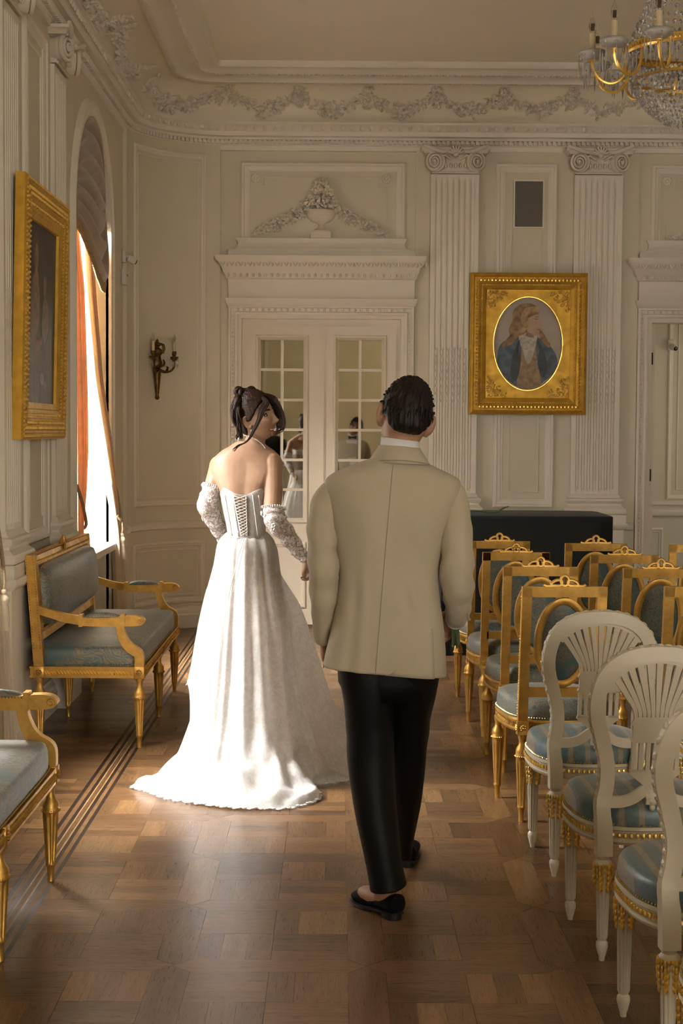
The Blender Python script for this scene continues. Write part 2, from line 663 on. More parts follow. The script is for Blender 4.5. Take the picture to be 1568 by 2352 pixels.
def pilaster(parent, wf, ac, out0=0.016, wd=0.40, z0=1.13, z1=3.79):
    hw = wd / 2
    nfl = 7
    mrg = 0.032
    pitch = (wd - 2 * mrg) / nfl

    def section(depth):
        pts = [(-hw, 0.0), (-hw, 0.05)]
        for k in range(nfl):
            c = -hw + mrg + pitch * (k + 0.5)
            r = pitch * 0.36
            for q in range(7):
                t = pi * q / 6
                pts.append((c - r * cos(t), 0.05 - depth * r * sin(t)))
        pts += [(hw, 0.05), (hw, 0.0)]
        return pts
    mb = MB()
    zs = [(z0 + 0.035, 0.0), (z0 + 0.05, 0.8), (z1 - 0.055, 0.8), (z1 - 0.04, 0.0)]
    rings = [[(ac + x, out0 + y, z0) for x, y in section(0)]]
    for z, dp in zs:
        rings.append([(ac + x, out0 + y, z) for x, y in section(dp)])
    rings.append([(ac + x, out0 + y, z1) for x, y in section(0)])
    mb.loft(rings)
    shaft = xf(mb, wf).build('pilaster', m_trim, parent, smooth=50)
    mb = MB()                                        # reeds in the lower flutes and husk chains above
    for k in range(nfl):
        c = ac - hw + mrg + pitch * (k + 0.5)
        mb.tube([(c, out0 + 0.038, z0 + 0.05), (c, out0 + 0.038, 1.86)], pitch * 0.24, 6)
        z = 1.885
        while z < 2.33:
            mb.blob((c, out0 + 0.043, z), 0.012, 0.010, 0.03, 6, 4)
            mb.blob((c - 0.011, out0 + 0.046, z + 0.026), 0.006, 0.007, 0.016, 5, 3)
            mb.blob((c + 0.011, out0 + 0.046, z + 0.026), 0.006, 0.007, 0.016, 5, 3)
            z += 0.062
    tag(xf(mb, wf).build('husk_chains', m_trim, shaft, smooth=60), kind='stuff')
    # base
    mb = MB()
    for z, a, o in [(0.90, 0.265, 0.10), (0.965, 0.265, 0.10)]:
        pass
    stack(mb, [(0.90, ac - hw - 0.06, ac + hw + 0.06, out0 + 0.105), (0.968, ac - hw - 0.06, ac + hw + 0.06, out0 + 0.105)])
    prof = [(0.968, 0.045), (0.978, 0.058), (1.0, 0.062), (1.02, 0.055), (1.03, 0.04), (1.045, 0.026), (1.06, 0.026), (1.068, 0.038), (1.085, 0.045),
            (1.10, 0.038), (1.108, 0.02), (1.13, 0.008), (1.14, 0.0)]
    stack(mb, [(z, ac - hw - e, ac + hw + e, out0 + 0.05 + e) for z, e in prof])
    xf(mb, wf).build('pilaster_base', m_trim, shaft, smooth=35)
    # capital
    mb = MB()
    ztop = 4.0
    rr = []
    for z, e, bow in [(ztop, 0.085, 0.03), (ztop - 0.02, 0.085, 0.03), (ztop - 0.026, 0.072, 0.03), (ztop - 0.05, 0.06, 0.025)]:
        ring = [(ac - hw - e, -0.002, z)]
        for q in range(13):
            t = q / 12
            ring.append((ac + lerp(-hw - e, hw + e, t), out0 + 0.075 + e * 0.9 - bow * sin(pi * t), z))
        ring.append((ac + hw + e, -0.002, z))
        rr.append(ring)
    mb.loft(rr)
    stack(mb, [(3.80, ac - hw * 0.98, ac + hw * 0.98, out0 + 0.062), (3.84, ac - hw * 0.98, ac + hw * 0.98, out0 + 0.07),
               (3.87, ac - hw * 0.9, ac + hw * 0.9, out0 + 0.09), (3.98, ac - hw * 0.8, ac + hw * 0.8, out0 + 0.06)])
    beads(mb, (ac - hw * 0.5, out0 + 0.09, 3.855), (ac + hw * 0.5, out0 + 0.09, 3.855), 0.036, 0.016, 0.9, 6, 4, 1.5)
    mb.tube([(ac - hw * 0.96, out0 + 0.066, 3.803), (ac + hw * 0.96, out0 + 0.066, 3.803)], 0.009, 6)
    for sg in (-1, 1):                               # volutes
        c = V((ac + sg * (hw - 0.035), out0 + 0.10, 3.885))
        Tm = Matrix.Translation(c) @ Matrix.Rotation(-sg * 0.35, 4, 'Z')
        pts, rad = [], []
        for q in range(44):
            t = q / 43
            a = pi / 2 + sg * -1 * (t * 2.6 * 2 * pi)
            r = 0.082 * (1 - 0.86 * t)
            pts.append(Tm @ V((r * cos(a) * 0.9, 0.016 + 0.02 * t, r * sin(a))))
            rad.append(0.0155 * (1 - 0.55 * t))
        mb.tube(pts, rad, 6)
        mb.lathe([(0.0, -0.075), (0.075, -0.07), (0.082, 0.0), (0.05, 0.012), (0.0, 0.02)], seg=16, T=Tm @ Matrix.Rotation(-pi / 2, 4, 'X'), cap=False)
        mb.blob(Tm @ V((0, 0.04, 0)), 0.017, 0.014, 0.017, 8, 5)
        # horn of the abacus curling out over the volute
        mb.tube([(ac + sg * 0.05, out0 + 0.10, 3.975), (ac + sg * 0.12, out0 + 0.125, 3.965), (ac + sg * (hw - 0.01), out0 + 0.145, 3.985), (ac + sg * (hw + 0.07), out0 + 0.15, 4.012)],
                [0.012, 0.017, 0.02, 0.013], 6)
        mb.tube([(ac + sg * 0.03, out0 + 0.10, 3.90), (ac + sg * 0.09, out0 + 0.115, 3.935), (ac + sg * 0.13, out0 + 0.12, 3.92)], [0.008, 0.014, 0.006], 6)
    for q in range(7):                               # shell flower
        a = lerp(-1.2, 1.2, q / 6)
        Tm = Matrix.Rotation(a, 3, 'Y')
        mb.blob(V((ac, out0 + 0.125, 3.94)) + Tm @ V((0, 0, 0.04)), 0.014, 0.018, 0.04, 6, 4, T=Tm)
    mb.blob((ac, out0 + 0.14, 3.935), 0.025, 0.02, 0.02, 8, 5)
    xf(mb, wf).build('capital', m_plaster, shaft, smooth=60)
    # pedestal below the rail
    mb = MB()
    stack(mb, [(0.0, ac - hw - 0.045, ac + hw + 0.045, out0 + 0.09), (0.84, ac - hw - 0.045, ac + hw + 0.045, out0 + 0.09)])
    stack(mb, [(0.84, ac - hw - 0.05, ac + hw + 0.05, out0 + 0.095), (0.852, ac - hw - 0.065, ac + hw + 0.065, out0 + 0.11), (0.87, ac - hw - 0.075, ac + hw + 0.075, out0 + 0.12),
               (0.90, ac - hw - 0.075, ac + hw + 0.075, out0 + 0.12)])
    stack(mb, [(0.0, ac - hw - 0.075, ac + hw + 0.075, out0 + 0.12), (0.13, ac - hw - 0.075, ac + hw + 0.075, out0 + 0.12), (0.15, ac - hw - 0.06, ac + hw + 0.06, out0 + 0.105),
               (0.18, ac - hw - 0.046, ac + hw + 0.046, out0 + 0.09)])
    xf(mb, wf).build('pedestal', m_trim, shaft, smooth=30)
    return shaft


pilaster(wall_back, WB, 0.955)
pilaster(wall_back, WB, 2.15)

for a0, a1 in ((-1.0, -0.935), (0.64, 0.69), (1.22, 1.885), (2.42, 2.49), (4.05, XR)):
    mb = MB()
    hrail(mb, a0, a1, 0.83, RAIL, out=0.016)
    hrail(mb, a0, a1, 0.0, BASE, out=0.016)
    xf(mb, WB).build('dado_rail', m_trim, wall_back, smooth=30)

# perforated loudspeaker panel
m_mesh, nt_, b_ = new_mat('perforated_mesh')
tc_ = nt_.nodes.new('ShaderNodeTexCoord')
vo_ = N(nt_, 'ShaderNodeTexVoronoi', Scale=150.0, Randomness=0.0)
nt_.links.new(tc_.outputs['Object'], vo_.inputs['Vector'])
r_ = ramp(nt_, vo_.outputs['Distance'], [(0.3, (0.02, 0.016, 0.012)), (0.4, (0.19, 0.165, 0.13))])
nt_.links.new(r_.outputs[0], b_.inputs['Base Color'])
b_.inputs['Roughness'].default_value = 0.6
t = empty('wall_speaker', (1.575, YB - 0.016, 3.36))
tag(t, 'dark perforated speaker grille set in the wall panel above the oval portrait', 'speaker')
mb = MB()
mb.box(-0.123, 0.123, -0.012, 0, 0, 0.39)
mb.build('speaker_grille', m_mesh, t, smooth=0)
mb = MB()
mb.mould([(-0.128, 0, -0.005), (-0.128, 0, 0.395), (0.128, 0, 0.395), (0.128, 0, -0.005)], (0, -1, 0), [(0, 0), (0, 0.015), (-0.012, 0.015), (-0.012, 0.0)])
mb.build('frame', m_trim, t, smooth=0)

# ---- rounded corner wall
mb = MB()
n = 20
tmax = R(84.2)
vs = []
for k in range(n + 1):
    a = lerp(-0.02, tmax * AR, k / n)
    for z in (-0.05, 4.05):
        vs.append(WA(a, 0, z))
fs = [(2 * k, 2 * k + 2, 2 * k + 3, 2 * k + 1) for k in range(n)]
e = WA(tmax * AR, 0, 0)
vs += [(e[0], YB + 0.02, -0.05), (e[0], YB + 0.02, 4.05)]
fs.append((2 * n, 2 * n + 2, 2 * n + 3, 2 * n + 1))
s0 = WA(-0.02, 0, 0)
vs += [(XL - 0.02, s0[1], -0.05), (XL - 0.02, s0[1], 4.05)]
fs.append((0, 2 * n + 4, 2 * n + 5, 1))
mb.add(vs, fs)
wall_corner = tag(mb.build('wall_corner', m_wall, smooth=40), kind='structure', label='concave rounded corner wall with a tall moulded panel')
panel(wall_corner, WA, 0.20, 0.985, 1.03, 3.94, SLIM, n=14, inner=0.02)
panel(wall_corner, WA, 0.17, 0.985, 0.21, 0.73, SLIM, n=14, inner=0.02)
mb = MB()
hrail(mb, 0.0, tmax * AR, 0.83, RAIL, 14)
hrail(mb, 0.0, tmax * AR, 0.0, BASE, 14)
xf(mb, WA).build('dado_rail', m_trim, wall_corner, smooth=30)

# ---- door 1 : double door with mirror panes
door1 = tag(empty('door_1', (0, 0, 0)), kind='structure', label='cream double door with mirror panes under a moulded entablature')
mb = MB()
mb.box(-0.83, 0.54, -0.001, 0.004, 0, 2.62)
xf(mb, WB).build('door_frame', m_doorpaint, door1, smooth=0)
mb = MB()
CAS = [(0, 0), (0, 0.05), (0.018, 0.052), (0.024, 0.04), (0.05, 0.036), (0.058, 0.05), (0.074, 0.05), (0.09, 0.035), (0.108, 0.028), (0.112, 0.0)]
mb.mould([(-0.926, 0, 0), (-0.926, 0, 2.70), (0.626, 0, 2.70), (0.626, 0, 0)], (0, 1, 0), CAS, closed=False)
stack(mb, [(2.695, -0.93, 0.63, 0.055), (2.71, -0.94, 0.64, 0.07), (2.735, -0.948, 0.65, 0.085), (2.757, -0.952, 0.652, 0.09), (2.76, -0.93, 0.63, 0.06),
           (2.765, -0.927, 0.628, 0.058), (2.915, -0.927, 0.628, 0.058)])
stack(mb, [(2.915, -0.93, 0.63, 0.06), (2.925, -0.945, 0.643, 0.08), (2.955, -0.952, 0.65, 0.09), (2.965, -0.965, 0.66, 0.10), (3.0, -0.975, 0.668, 0.115),
           (3.02, -0.985, 0.678, 0.13), (3.05, -1.005, 0.698, 0.15), (3.07, -1.028, 0.714, 0.165), (3.102, -1.031, 0.716, 0.17)])
stack(mb, [(3.102, -0.928, 0.629, 0.075), (3.143, -0.928, 0.629, 0.075), (3.145, -0.922, 0.623, 0.068), (3.157, -0.922, 0.623, 0.068)])
stack(mb, [(3.157, -0.90, 0.60, 0.05), (3.172, -0.872, 0.565, 0.055), (3.19, -0.852, 0.545, 0.045), (3.22, -0.848, 0.542, 0.04), (3.245, -0.862, 0.555, 0.05), (3.258, -0.865, 0.558, 0.052)])
xf(mb, WB).build('casing', m_trim, door1, smooth=30)
mb = MB()
beads(mb, (-0.888, 0.042, 0.2), (-0.888, 0.042, 2.66), 0.034, 0.009, 1.5)
beads(mb, (0.588, 0.042, 0.2), (0.588, 0.042, 2.66), 0.034, 0.009, 1.5)
beads(mb, (-0.87, 0.042, 2.664), (0.57, 0.042, 2.664), 0.05, 0.012, 0.9, sq=1.3)
beads(mb, (-0.95, 0.092, 2.945), (0.65, 0.092, 2.945), 0.05, 0.015, 0.75, sq=1.2)
a = -0.97
while a < 0.68:
    for sg in (-1, 1):
        mb.blob((a + sg * 0.012, 0.142, 3.035), 0.009, 0.012, 0.026, 5, 4, T=Matrix.Rotation(sg * 0.5, 3, 'Y'))
    mb.blob((a + 0.038, 0.14, 3.03), 0.01, 0.012, 0.02, 5, 4)
    a += 0.075
tag(xf(mb, WB).build('carved_ornament', m_plaster, door1), kind='stuff')


def leaf(x0, x1, gx0, gx1, mx):
    mb = MB()
    mo = 0.004
    # stiles and rails around the glass opening
    zb, zt, g0, g1 = 0.02, 2.531, 0.922, 2.412
    mb.box(x0, gx0 - 0.02, mo, mo + 0.03, zb, zt)
    mb.box(gx1 + 0.02, x1, mo, mo + 0.03, zb, zt)
    mb.box(gx0 - 0.02, gx1 + 0.02, mo, mo + 0.03, g1 + 0.02, zt)
    mb.box(gx0 - 0.02, gx1 + 0.02, mo, mo + 0.03, zb, g0 - 0.02)
    lf = xf(mb, WB).build('door_leaf', m_doorpaint, door1, smooth=0)
    mb = MB()
    pr = [(0, 0), (0.0, 0.010), (0.008, 0.016), (0.018, 0.014), (0.03, 0.004), (0.042, -0.006), (0.044, -0.024)]
    mb.mould(rect(gx0 - 0.043, gx1 + 0.043, g0 - 0.043, g1 + 0.043), (0, 1, 0), pr)
    mb.mould(rect(gx0 - 0.03, gx1 + 0.03, 0.16, 0.72), (0, 1, 0), SLIM)
    mb.v = [(a, o + mo + 0.03, z) for a, o, z in mb.v]
    xf(mb, WB).build('glazing_moulding', m_doorpaint, lf, smooth=25)
    zs = [g0, 1.16, 1.41, 1.663, 1.913, 2.165, g1]
    xs = [gx0, mx, gx1]
    mb = MB()
    mb.box(mx - 0.011, mx + 0.011, 0.006, 0.034, g0, g1)
    for z in zs[1:-1]:
        mb.box(gx0, gx1, 0.006, 0.033, z - 0.011, z + 0.011)
    xf(mb, WB).build('glazing_bars', m_doorpaint, lf, smooth=0)
    rn = random.Random(int(x0 * 1000))
    for i in range(6):
        for j in range(2):
            mb = MB()
            cx, cz = (xs[j] + xs[j + 1]) / 2, (zs[i] + zs[i + 1]) / 2
            tx, tz = rn.uniform(-1, 1) * 0.0012, rn.uniform(-1, 1) * 0.0008
            f = lambda x, z: (x, 0.0135 + (x - cx) * tx + (z - cz) * tz, z)
            q = [(xs[j], zs[i]), (xs[j + 1], zs[i]), (xs[j + 1], zs[i + 1]), (xs[j], zs[i + 1])]
            mb.add([f(*p) for p in q] + [(x, 0.006, z) for x, z in q], [(0, 1, 2, 3), (4, 5, 6, 7), (0, 1, 5, 4), (1, 2, 6, 5), (2, 3, 7, 6), (3, 0, 4, 7)])
            xf(mb, WB).build('mirror_pane', m_mirror, lf, smooth=0)
    return lf


lf1 = leaf(-0.765, -0.129, -0.655, -0.297, -0.476)
lf2 = leaf(-0.125, 0.478, -0.003, 0.358, 0.178)
mb = MB()
mb.box(-0.150, -0.112, 0.03, 0.044, 0.02, 2.53)
mb.box(-0.140, -0.122, 0.04, 0.052, 0.02, 2.53)
xf(mb, WB).build('astragal', m_doorpaint, door1, smooth=0)
mb = MB()
mb.lathe([(0.0, -0.01), (0.022, -0.008), (0.022, 0.0), (0.008, 0.006), (0.008, 0.04), (0.0, 0.04)], seg=12, T=Matrix.Translation((0.0 - 0.088, YB - 0.036, 1.06)) @ Matrix.Rotation(pi / 2, 4, 'X'))
mb.tube([(-0.088, YB - 0.076, 1.06), (-0.06, YB - 0.08, 1.06), (0.02, YB - 0.075, 1.055)], [0.009, 0.008, 0.007], 8)
mb.build('door_handle', m_brass, door1)

# overdoor panel with urn relief
mb = MB()
mb.mould([(-0.83, 0, 3.258), (-0.83, 0, 3.893), (0.55, 0, 3.893), (0.55, 0, 3.258)], (0, 1, 0), PANEL, closed=False)
mb.mould([(-0.655, 0, 3.70), (-0.64, 0, 3.70), (-0.64, 0, 3.77), (0.33, 0, 3.77), (0.33, 0, 3.70), (0.40, 0, 3.70), (0.40, 0, 3.30)], (0, 1, 0), FINE, closed=False)
for ax in (-0.705, 0.385):
    for q in range(8):
        an = q * pi / 4
        mb.blob((ax + 0.026 * cos(an), 0.01, 3.757 + 0.026 * sin(an)), 0.016, 0.012, 0.016, 6, 4)
    mb.blob((ax, 0.014, 3.757), 0.016, 0.014, 0.016, 6, 4)
xf(mb, WB).build('overdoor_panel', m_trim, wall_back, smooth=30)
mb = MB()
stack(mb, [(3.258, -0.241, -0.076, 0.07), (3.31, -0.241, -0.076, 0.07), (3.312, -0.235, -0.082, 0.064), (3.322, -0.235, -0.082, 0.064)])
ur = [(0.05, 3.322), (0.062, 3.33), (0.04, 3.342), (0.026, 3.355), (0.022, 3.37), (0.034, 3.385), (0.08, 3.40), (0.11, 3.43), (0.122, 3.465), (0.13, 3.485), (0.138, 3.49), (0.134, 3.497), (0.10, 3.50)]
mb.lathe(ur, (-0.158, 0.0, 0), 20, mod=lambda a, k, z: 1.0, a0=0, a1=pi)
for i in range(len(mb.v)):
    a, o, z = mb.v[i]
    if z > 3.322:
        mb.v[i] = (a, o * 0.55, z)
xf(mb, WB).build('urn_relief', m_plaster, wall_back, smooth=40)
mb = MB()
rnd = random.Random(11)


def flower(c, r):
    q = Quaternion((rnd.gauss(0, 1), rnd.gauss(0, 1), rnd.gauss(0, 1), rnd.gauss(0, 1))).normalized().to_matrix()
    mb.octa(c, r, r * 1.7, T=q)


for _ in range(190):
    a = rnd.uniform(-1, 1)
    h = rnd.random() ** 0.7
    flower((-0.155 + a * 0.165 * (1.0 - 0.5 * h), 0.02 + 0.055 * rnd.random(), 3.50 + 0.255 * h * (1 - 0.5 * a * a)), rnd.uniform(0.012, 0.024))
for sg in (-1, 1):
    for k in range(150):
        t = (k / 149)
        x = 0.10 + 0.47 * t
        z = 3.56 - 0.26 * t ** 0.62
        fat = 0.06 * (1 - t) ** 0.6 + 0.012
        flower((-0.155 + sg * (x + rnd.uniform(-0.015, 0.015)), 0.012 + 0.04 * rnd.random() * (1.1 - t), max(3.27, z + rnd.uniform(-fat, fat))), rnd.uniform(0.010, 0.019))
xf(mb, WB).build('flower_relief', m_plaster, wall_back, smooth=0)

# ---- door 2 : open doorway at the right
door2 = tag(empty('door_2', (0, 0, 0)), kind='structure', label='open doorway with carved white casing at the right edge')
mb = MB()
sh = 3.2775 - (-0.15)
c2 = lambda x: 3.2775 + (x + 0.15)
CASI = [(0, 0), (0, 0.05), (0.018, 0.052), (0.024, 0.04), (0.05, 0.036), (0.058, 0.05), (0.074, 0.05), (0.09, 0.035), (0.12, 0.028), (0.125, 0.0)]
mb.mould([(2.50, 0, 0), (2.50, 0, 2.70), (4.055, 0, 2.70), (4.055, 0, 0)], (0, 1, 0), CASI, closed=False)
stack(mb, [(2.695, c2(-.93), c2(.63), 0.055), (2.71, c2(-.94), c2(.64), 0.07), (2.735, c2(-.948), c2(.65), 0.085), (2.757, c2(-.952), c2(.652), 0.09), (2.76, c2(-.93), c2(.63), 0.06),
           (2.765, c2(-.927), c2(.628), 0.058), (2.915, c2(-.927), c2(.628), 0.058)])
stack(mb, [(2.915, c2(-.93), c2(.63), 0.06), (2.925, c2(-.945), c2(.643), 0.08), (2.955, c2(-.952), c2(.65), 0.09), (2.965, c2(-.965), c2(.66), 0.10), (3.0, c2(-.975), c2(.668), 0.115),
           (3.02, c2(-.985), c2(.678), 0.13), (3.05, c2(-1.005), c2(.698), 0.15), (3.07, c2(-1.028), c2(.714), 0.165), (3.102, c2(-1.031), c2(.716), 0.17)])
stack(mb, [(3.102, c2(-.928), c2(.629), 0.075), (3.143, c2(-.928), c2(.629), 0.075), (3.157, c2(-.922), c2(.623), 0.068)])
stack(mb, [(3.157, c2(-.90), c2(.60), 0.05), (3.172, c2(-.872), c2(.565), 0.055), (3.19, c2(-.852), c2(.545), 0.045), (3.22, c2(-.848), c2(.542), 0.04), (3.258, c2(-.865), c2(.558), 0.052)])
xf(mb, WB).build('casing', m_trim, door2, smooth=30)
mb = MB()
beads(mb, (2.537, 0.042, 0.2), (2.537, 0.042, 2.66), 0.034, 0.009, 1.5)
beads(mb, (2.56, 0.042, 2.664), (4.0, 0.042, 2.664), 0.05, 0.012, 0.9, sq=1.3)
beads(mb, (c2(-.95), 0.092, 2.945), (c2(.65), 0.092, 2.945), 0.05, 0.015, 0.75, sq=1.2)
a = c2(-0.97)
while a < c2(0.68):
    for sg in (-1, 1):
        mb.blob((a + sg * 0.012, 0.142, 3.035), 0.009, 0.012, 0.026, 5, 4, T=Matrix.Rotation(sg * 0.5, 3, 'Y'))
    mb.blob((a + 0.038, 0.14, 3.03), 0.01, 0.012, 0.02, 5, 4)
    a += 0.075
tag(xf(mb, WB).build('carved_ornament', m_plaster, door2), kind='stuff')
mb = MB()
mb.mould([(c2(-.83), 0, 3.258), (c2(-.83), 0, 3.893), (c2(.55), 0, 3.893), (c2(.55), 0, 3.258)], (0, 1, 0), PANEL, closed=False)
mb.mould([(c2(-.71), 0, 3.30), (c2(-.71), 0, 3.70), (c2(-.64), 0, 3.70), (c2(-.64), 0, 3.77), (c2(.33), 0, 3.77)], (0, 1, 0), FINE, closed=False)
for q in range(8):
    an = q * pi / 4
    mb.blob((c2(-.70) + 0.026 * cos(an), 0.01, 3.757 + 0.026 * sin(an)), 0.016, 0.012, 0.016, 6, 4)
mb.blob((c2(-.70), 0.014, 3.757), 0.016, 0.014, 0.016, 6, 4)
for k in range(60):
    t = k / 59
    q = Quaternion((rnd.gauss(0, 1), rnd.gauss(0, 1), rnd.gauss(0, 1), rnd.gauss(0, 1))).normalized().to_matrix()
    mb.octa((c2(-.70) + 0.3 * t, 0.015 + 0.03 * rnd.random() * t, 3.28 + 0.09 * t * rnd.random()), rnd.uniform(0.01, 0.019), 0.026, T=q)
xf(mb, WB).build('overdoor_panel', m_trim, wall_back, smooth=30)
# its leaf, swung open into the next room
mb = MB()
mb.box(2.625, 2.66, YB + 0.02, YB + 0.62, 0.02, 2.56)
lf = mb.build('door_leaf', m_doorpaint, door2, smooth=0)
mb = MB()
for z0, z1 in ((0.2, 0.72), (0.95, 2.42)):
    mb.mould([(2.66, YB + 0.1, z0), (2.66, YB + 0.54, z0), (2.66, YB + 0.54, z1), (2.66, YB + 0.1, z1)], (1, 0, 0), SLIM)
mb.build('panel_moulding', m_doorpaint, lf, smooth=30)
mb = MB()
for z in (0.35, 1.3, 2.28):
    mb.tube([(2.632, YB + 0.012, z - 0.05), (2.632, YB + 0.012, z + 0.05)], 0.009, 8)
mb.build('hinges', m_dark, lf)
# room beyond
mb = MB()
mb.box(1.9, 4.9, YB + 2.2, YB + 2.3, 0, 3.3)
mb.box(4.8, 4.9, YB + 0.16, YB + 2.3, 0, 3.3)
mb.box(1.9, 4.9, YB + 0.16, YB + 2.3, 3.2, 3.3)
mb.box(1.9, 2.0, YB + 0.16, YB + 2.3, 0, 3.3)
wall_next = tag(mb.build('wall_beyond', m_wall, smooth=0), kind='structure', label='tan panelled wall of the next room seen through the doorway')
WN = lambda a, o, z: (a, YB + 2.2 - o, z)
panel(wall_next, WN, 2.86, 3.10, 1.0, 3.0, SLIM)
panel(wall_next, WN, 3.24, 3.9, 1.0, 3.0, SLIM)
panel(wall_next, WN, 3.05, 3.22, 0.25, 0.72, SLIM, inner=0)
mb = MB()
hrail(mb, 2.0, 4.8, 0.83, RAIL)
hrail(mb, 2.0, 4.8, 0.0, BASE)
hrail(mb, 2.0, 4.8, 0.95, [(0, 0), (0, 0.03), (0.02, 0.03), (0.03, 0)])
xf(mb, WN).build('dado_rail', m_trim, wall_next, smooth=30)
L = bpy.data.lights.new('next_room_fill', 'AREA')  # added fill lamp inside the next room, which has no window
L.shape = 'RECTANGLE'
L.size, L.size_y, L.energy, L.color = 1.4, 1.6, 9.0, (1.0, 0.9, 0.75)
o = bpy.data.objects.new('next_room_fill', L)
o.location = (4.75, YB + 1.1, 1.9)
o.rotation_euler = (0, pi / 2, 0)
C.objects.link(o)

# ---- left wall with arched windows
mb = MB()
SILL, SPR = 0.82, 3.03


def arch(yc, hw, n=20):
    return [(yc - hw * cos(pi * k / n), SPR + hw * sin(pi * k / n)) for k in range(n + 1)]


def wall_quad(y0, y1, z0, z1, z2=None, z3=None):
    mb.add([(XL, y0, z0), (XL, y1, z1), (XL, y1, z3 if z3 is not None else z1), (XL, y0, z2 if z2 is not None else z0)], [(0, 1, 2, 3)])


edges = [YF - 0.3]
for yc, hw in sorted(WIN):
    edges += [yc - hw, yc + hw]
edges.append(YB + 0.1)
for a, b in zip(edges[0::2], edges[1::2]):
    mb.add([(XL, a, -0.1), (XL, b, -0.1), (XL, b, ZC + 0.1), (XL, a, ZC + 0.1)], [(0, 1, 2, 3)])
XO = XL - 0.36
for yc, hw in WIN:
    A = arch(yc, hw)
    for (y0, z0), (y1, z1) in zip(A, A[1:]):
        mb.add([(XL, y0, z0), (XL, y1, z1), (XL, y1, ZC + 0.1), (XL, y0, ZC + 0.1)], [(0, 1, 2, 3)])
        mb.add([(XL, y0, z0), (XL, y1, z1), (XO, y1, z1), (XO, y0, z0)], [(0, 1, 2, 3)])
    for y in (yc - hw, yc + hw):
        mb.add([(XL, y, -0.1), (XL, y, SPR), (XO, y, SPR), (XO, y, -0.1)], [(0, 1, 2, 3)])
    mb.add([(XO, yc - hw, -0.1), (XO, yc + hw, -0.1), (XO, yc + hw, SILL), (XO, yc - hw, SILL)], [(0, 1, 2, 3)])
# outer face so that no daylight leaks round the reveals
edges2 = [YF - 0.3]
for yc, hw in sorted(WIN):
    edges2 += [yc - hw, yc + hw]
edges2.append(YB + 0.1)
for a, b in zip(edges2[0::2], edges2[1::2]):
    mb.add([(XO, a, -0.1), (XO, b, -0.1), (XO, b, ZC + 0.1), (XO, a, ZC + 0.1)], [(0, 1, 2, 3)])
for yc, hw in WIN:
    A = arch(yc, hw)
    for (y0, z0), (y1, z1) in zip(A, A[1:]):
        mb.add([(XO, y0, z0), (XO, y1, z1), (XO, y1, ZC + 0.1), (XO, y0, ZC + 0.1)], [(0, 1, 2, 3)])
wall_left = tag(mb.build('wall_left', m_wall, smooth=0), kind='structure', label='cream left wall with arched windows and fluted pilasters')
pilaster(wall_left, WL, 7.865, -0.025)
pilaster(wall_left, WL, 9.245, -0.025)
panel(wall_left, WL, 8.24, 8.87, 1.02, 3.89)
panel(wall_left, WL, 8.24, 8.87, 0.25, 0.76, SLIM)
for a0, a1 in ((8.14, 8.97), (7.42, 7.6), (9.52, 9.70), (11.42, 12.1), (-4.4, 5.7)):
    mb = MB()
    hrail(mb, a0, a1, 0.83, RAIL)
    hrail(mb, a0, a1, 0.0, BASE)
    xf(mb, WL).build('dado_rail', m_trim, wall_left, smooth=30)

m_sill = M('sill_stone', (0.62, 0.58, 0.52), 0.35, var=0.06, vs=12)
for i, (yc, hw) in enumerate(WIN):
    wn = tag(empty('window_%d' % (i + 1), (0, 0, 0)), kind='structure', label='tall arched window with white architrave and sill, %s' % ['beside the rounded corner', 'beside the nearer sofa'][i])
    mb = MB()
    path = [(yc - hw, 0, 0.0)] + [(y, 0, z) for y, z in arch(yc, hw, 24)] + [(yc + hw, 0, 0.0)]
    ARP = [(0.0, -0.02), (0.0, 0.022), (-0.02, 0.026), (-0.03, 0.018), (-0.06, 0.022), (-0.075, 0.036), (-0.095, 0.036), (-0.105, 0.02), (-0.115, 0.0)]
    mb.mould(path, (0, 1, 0), ARP, closed=False)
    xf(mb, WL).build('architrave', m_trim, wn, smooth=30)
    mb = MB()
    z = 0.9
    while z < SPR:
        for sy in (-1, 1):
            mb.blob((yc + sy * (hw + 0.045), 0.022, z), 0.009, 0.008, 0.014, 5, 3)
        z += 0.036
    tag(xf(mb, WL).build('bead_row', m_trim, wn), kind='stuff')
    mb = MB()
    mb.box(XO + 0.02, XL + 0.07, yc - hw, yc + hw, SILL - 0.045, SILL)
    mb.build('window_sill', m_sill, wn, smooth=0)
    # timber frame
    mb = MB()
    xf0, xf1 = XO + 0.03, XO + 0.08
    for y0, y1 in ((yc - hw, yc - hw + 0.07), (yc + hw - 0.07, yc + hw), (yc - 0.035, yc + 0.035)):
        mb.box(xf0, xf1, y0, y1, SILL, SPR + 0.02)
    for z0 in (SILL, 2.28, SPR - 0.04):
        mb.box(xf0 + 0.005, xf1 - 0.005, yc - hw, yc + hw, z0, z0 + 0.07)
    pr = [(0, 0), (0, 0.05), (0.07, 0.05), (0.07, 0)]
    start = len(mb.v)
    mb.mould([(y, 0, z) for y, z in arch(yc, hw, 24)], (0, 1, 0), pr, closed=False)
    for q in range(start, len(mb.v)):
        a_, o_, z_ = mb.v[q]
        mb.v[q] = (xf0 + o_, a_, z_)
    mb.build('sash', m_trim, wn, smooth=0)
    # panes
    for y0, y1 in ((yc - hw + 0.07, yc - 0.035), (yc + 0.035, yc + hw - 0.07)):
        for z0, z1 in ((SILL + 0.07, 2.28), (2.35, SPR - 0.04)):
            mb = MB()
            mb.box(XO + 0.05, XO + 0.054, y0, y1, z0, z1)
            mb.build('window_pane', m_glass, wn, smooth=0)
    mb = MB()
    A = arch(yc, hw - 0.06, 20)
    mb.add([(XO + 0.052, y, z) for y, z in A], [tuple(range(len(A)))])
    mb.build('window_pane', m_glass, wn, smooth=0)

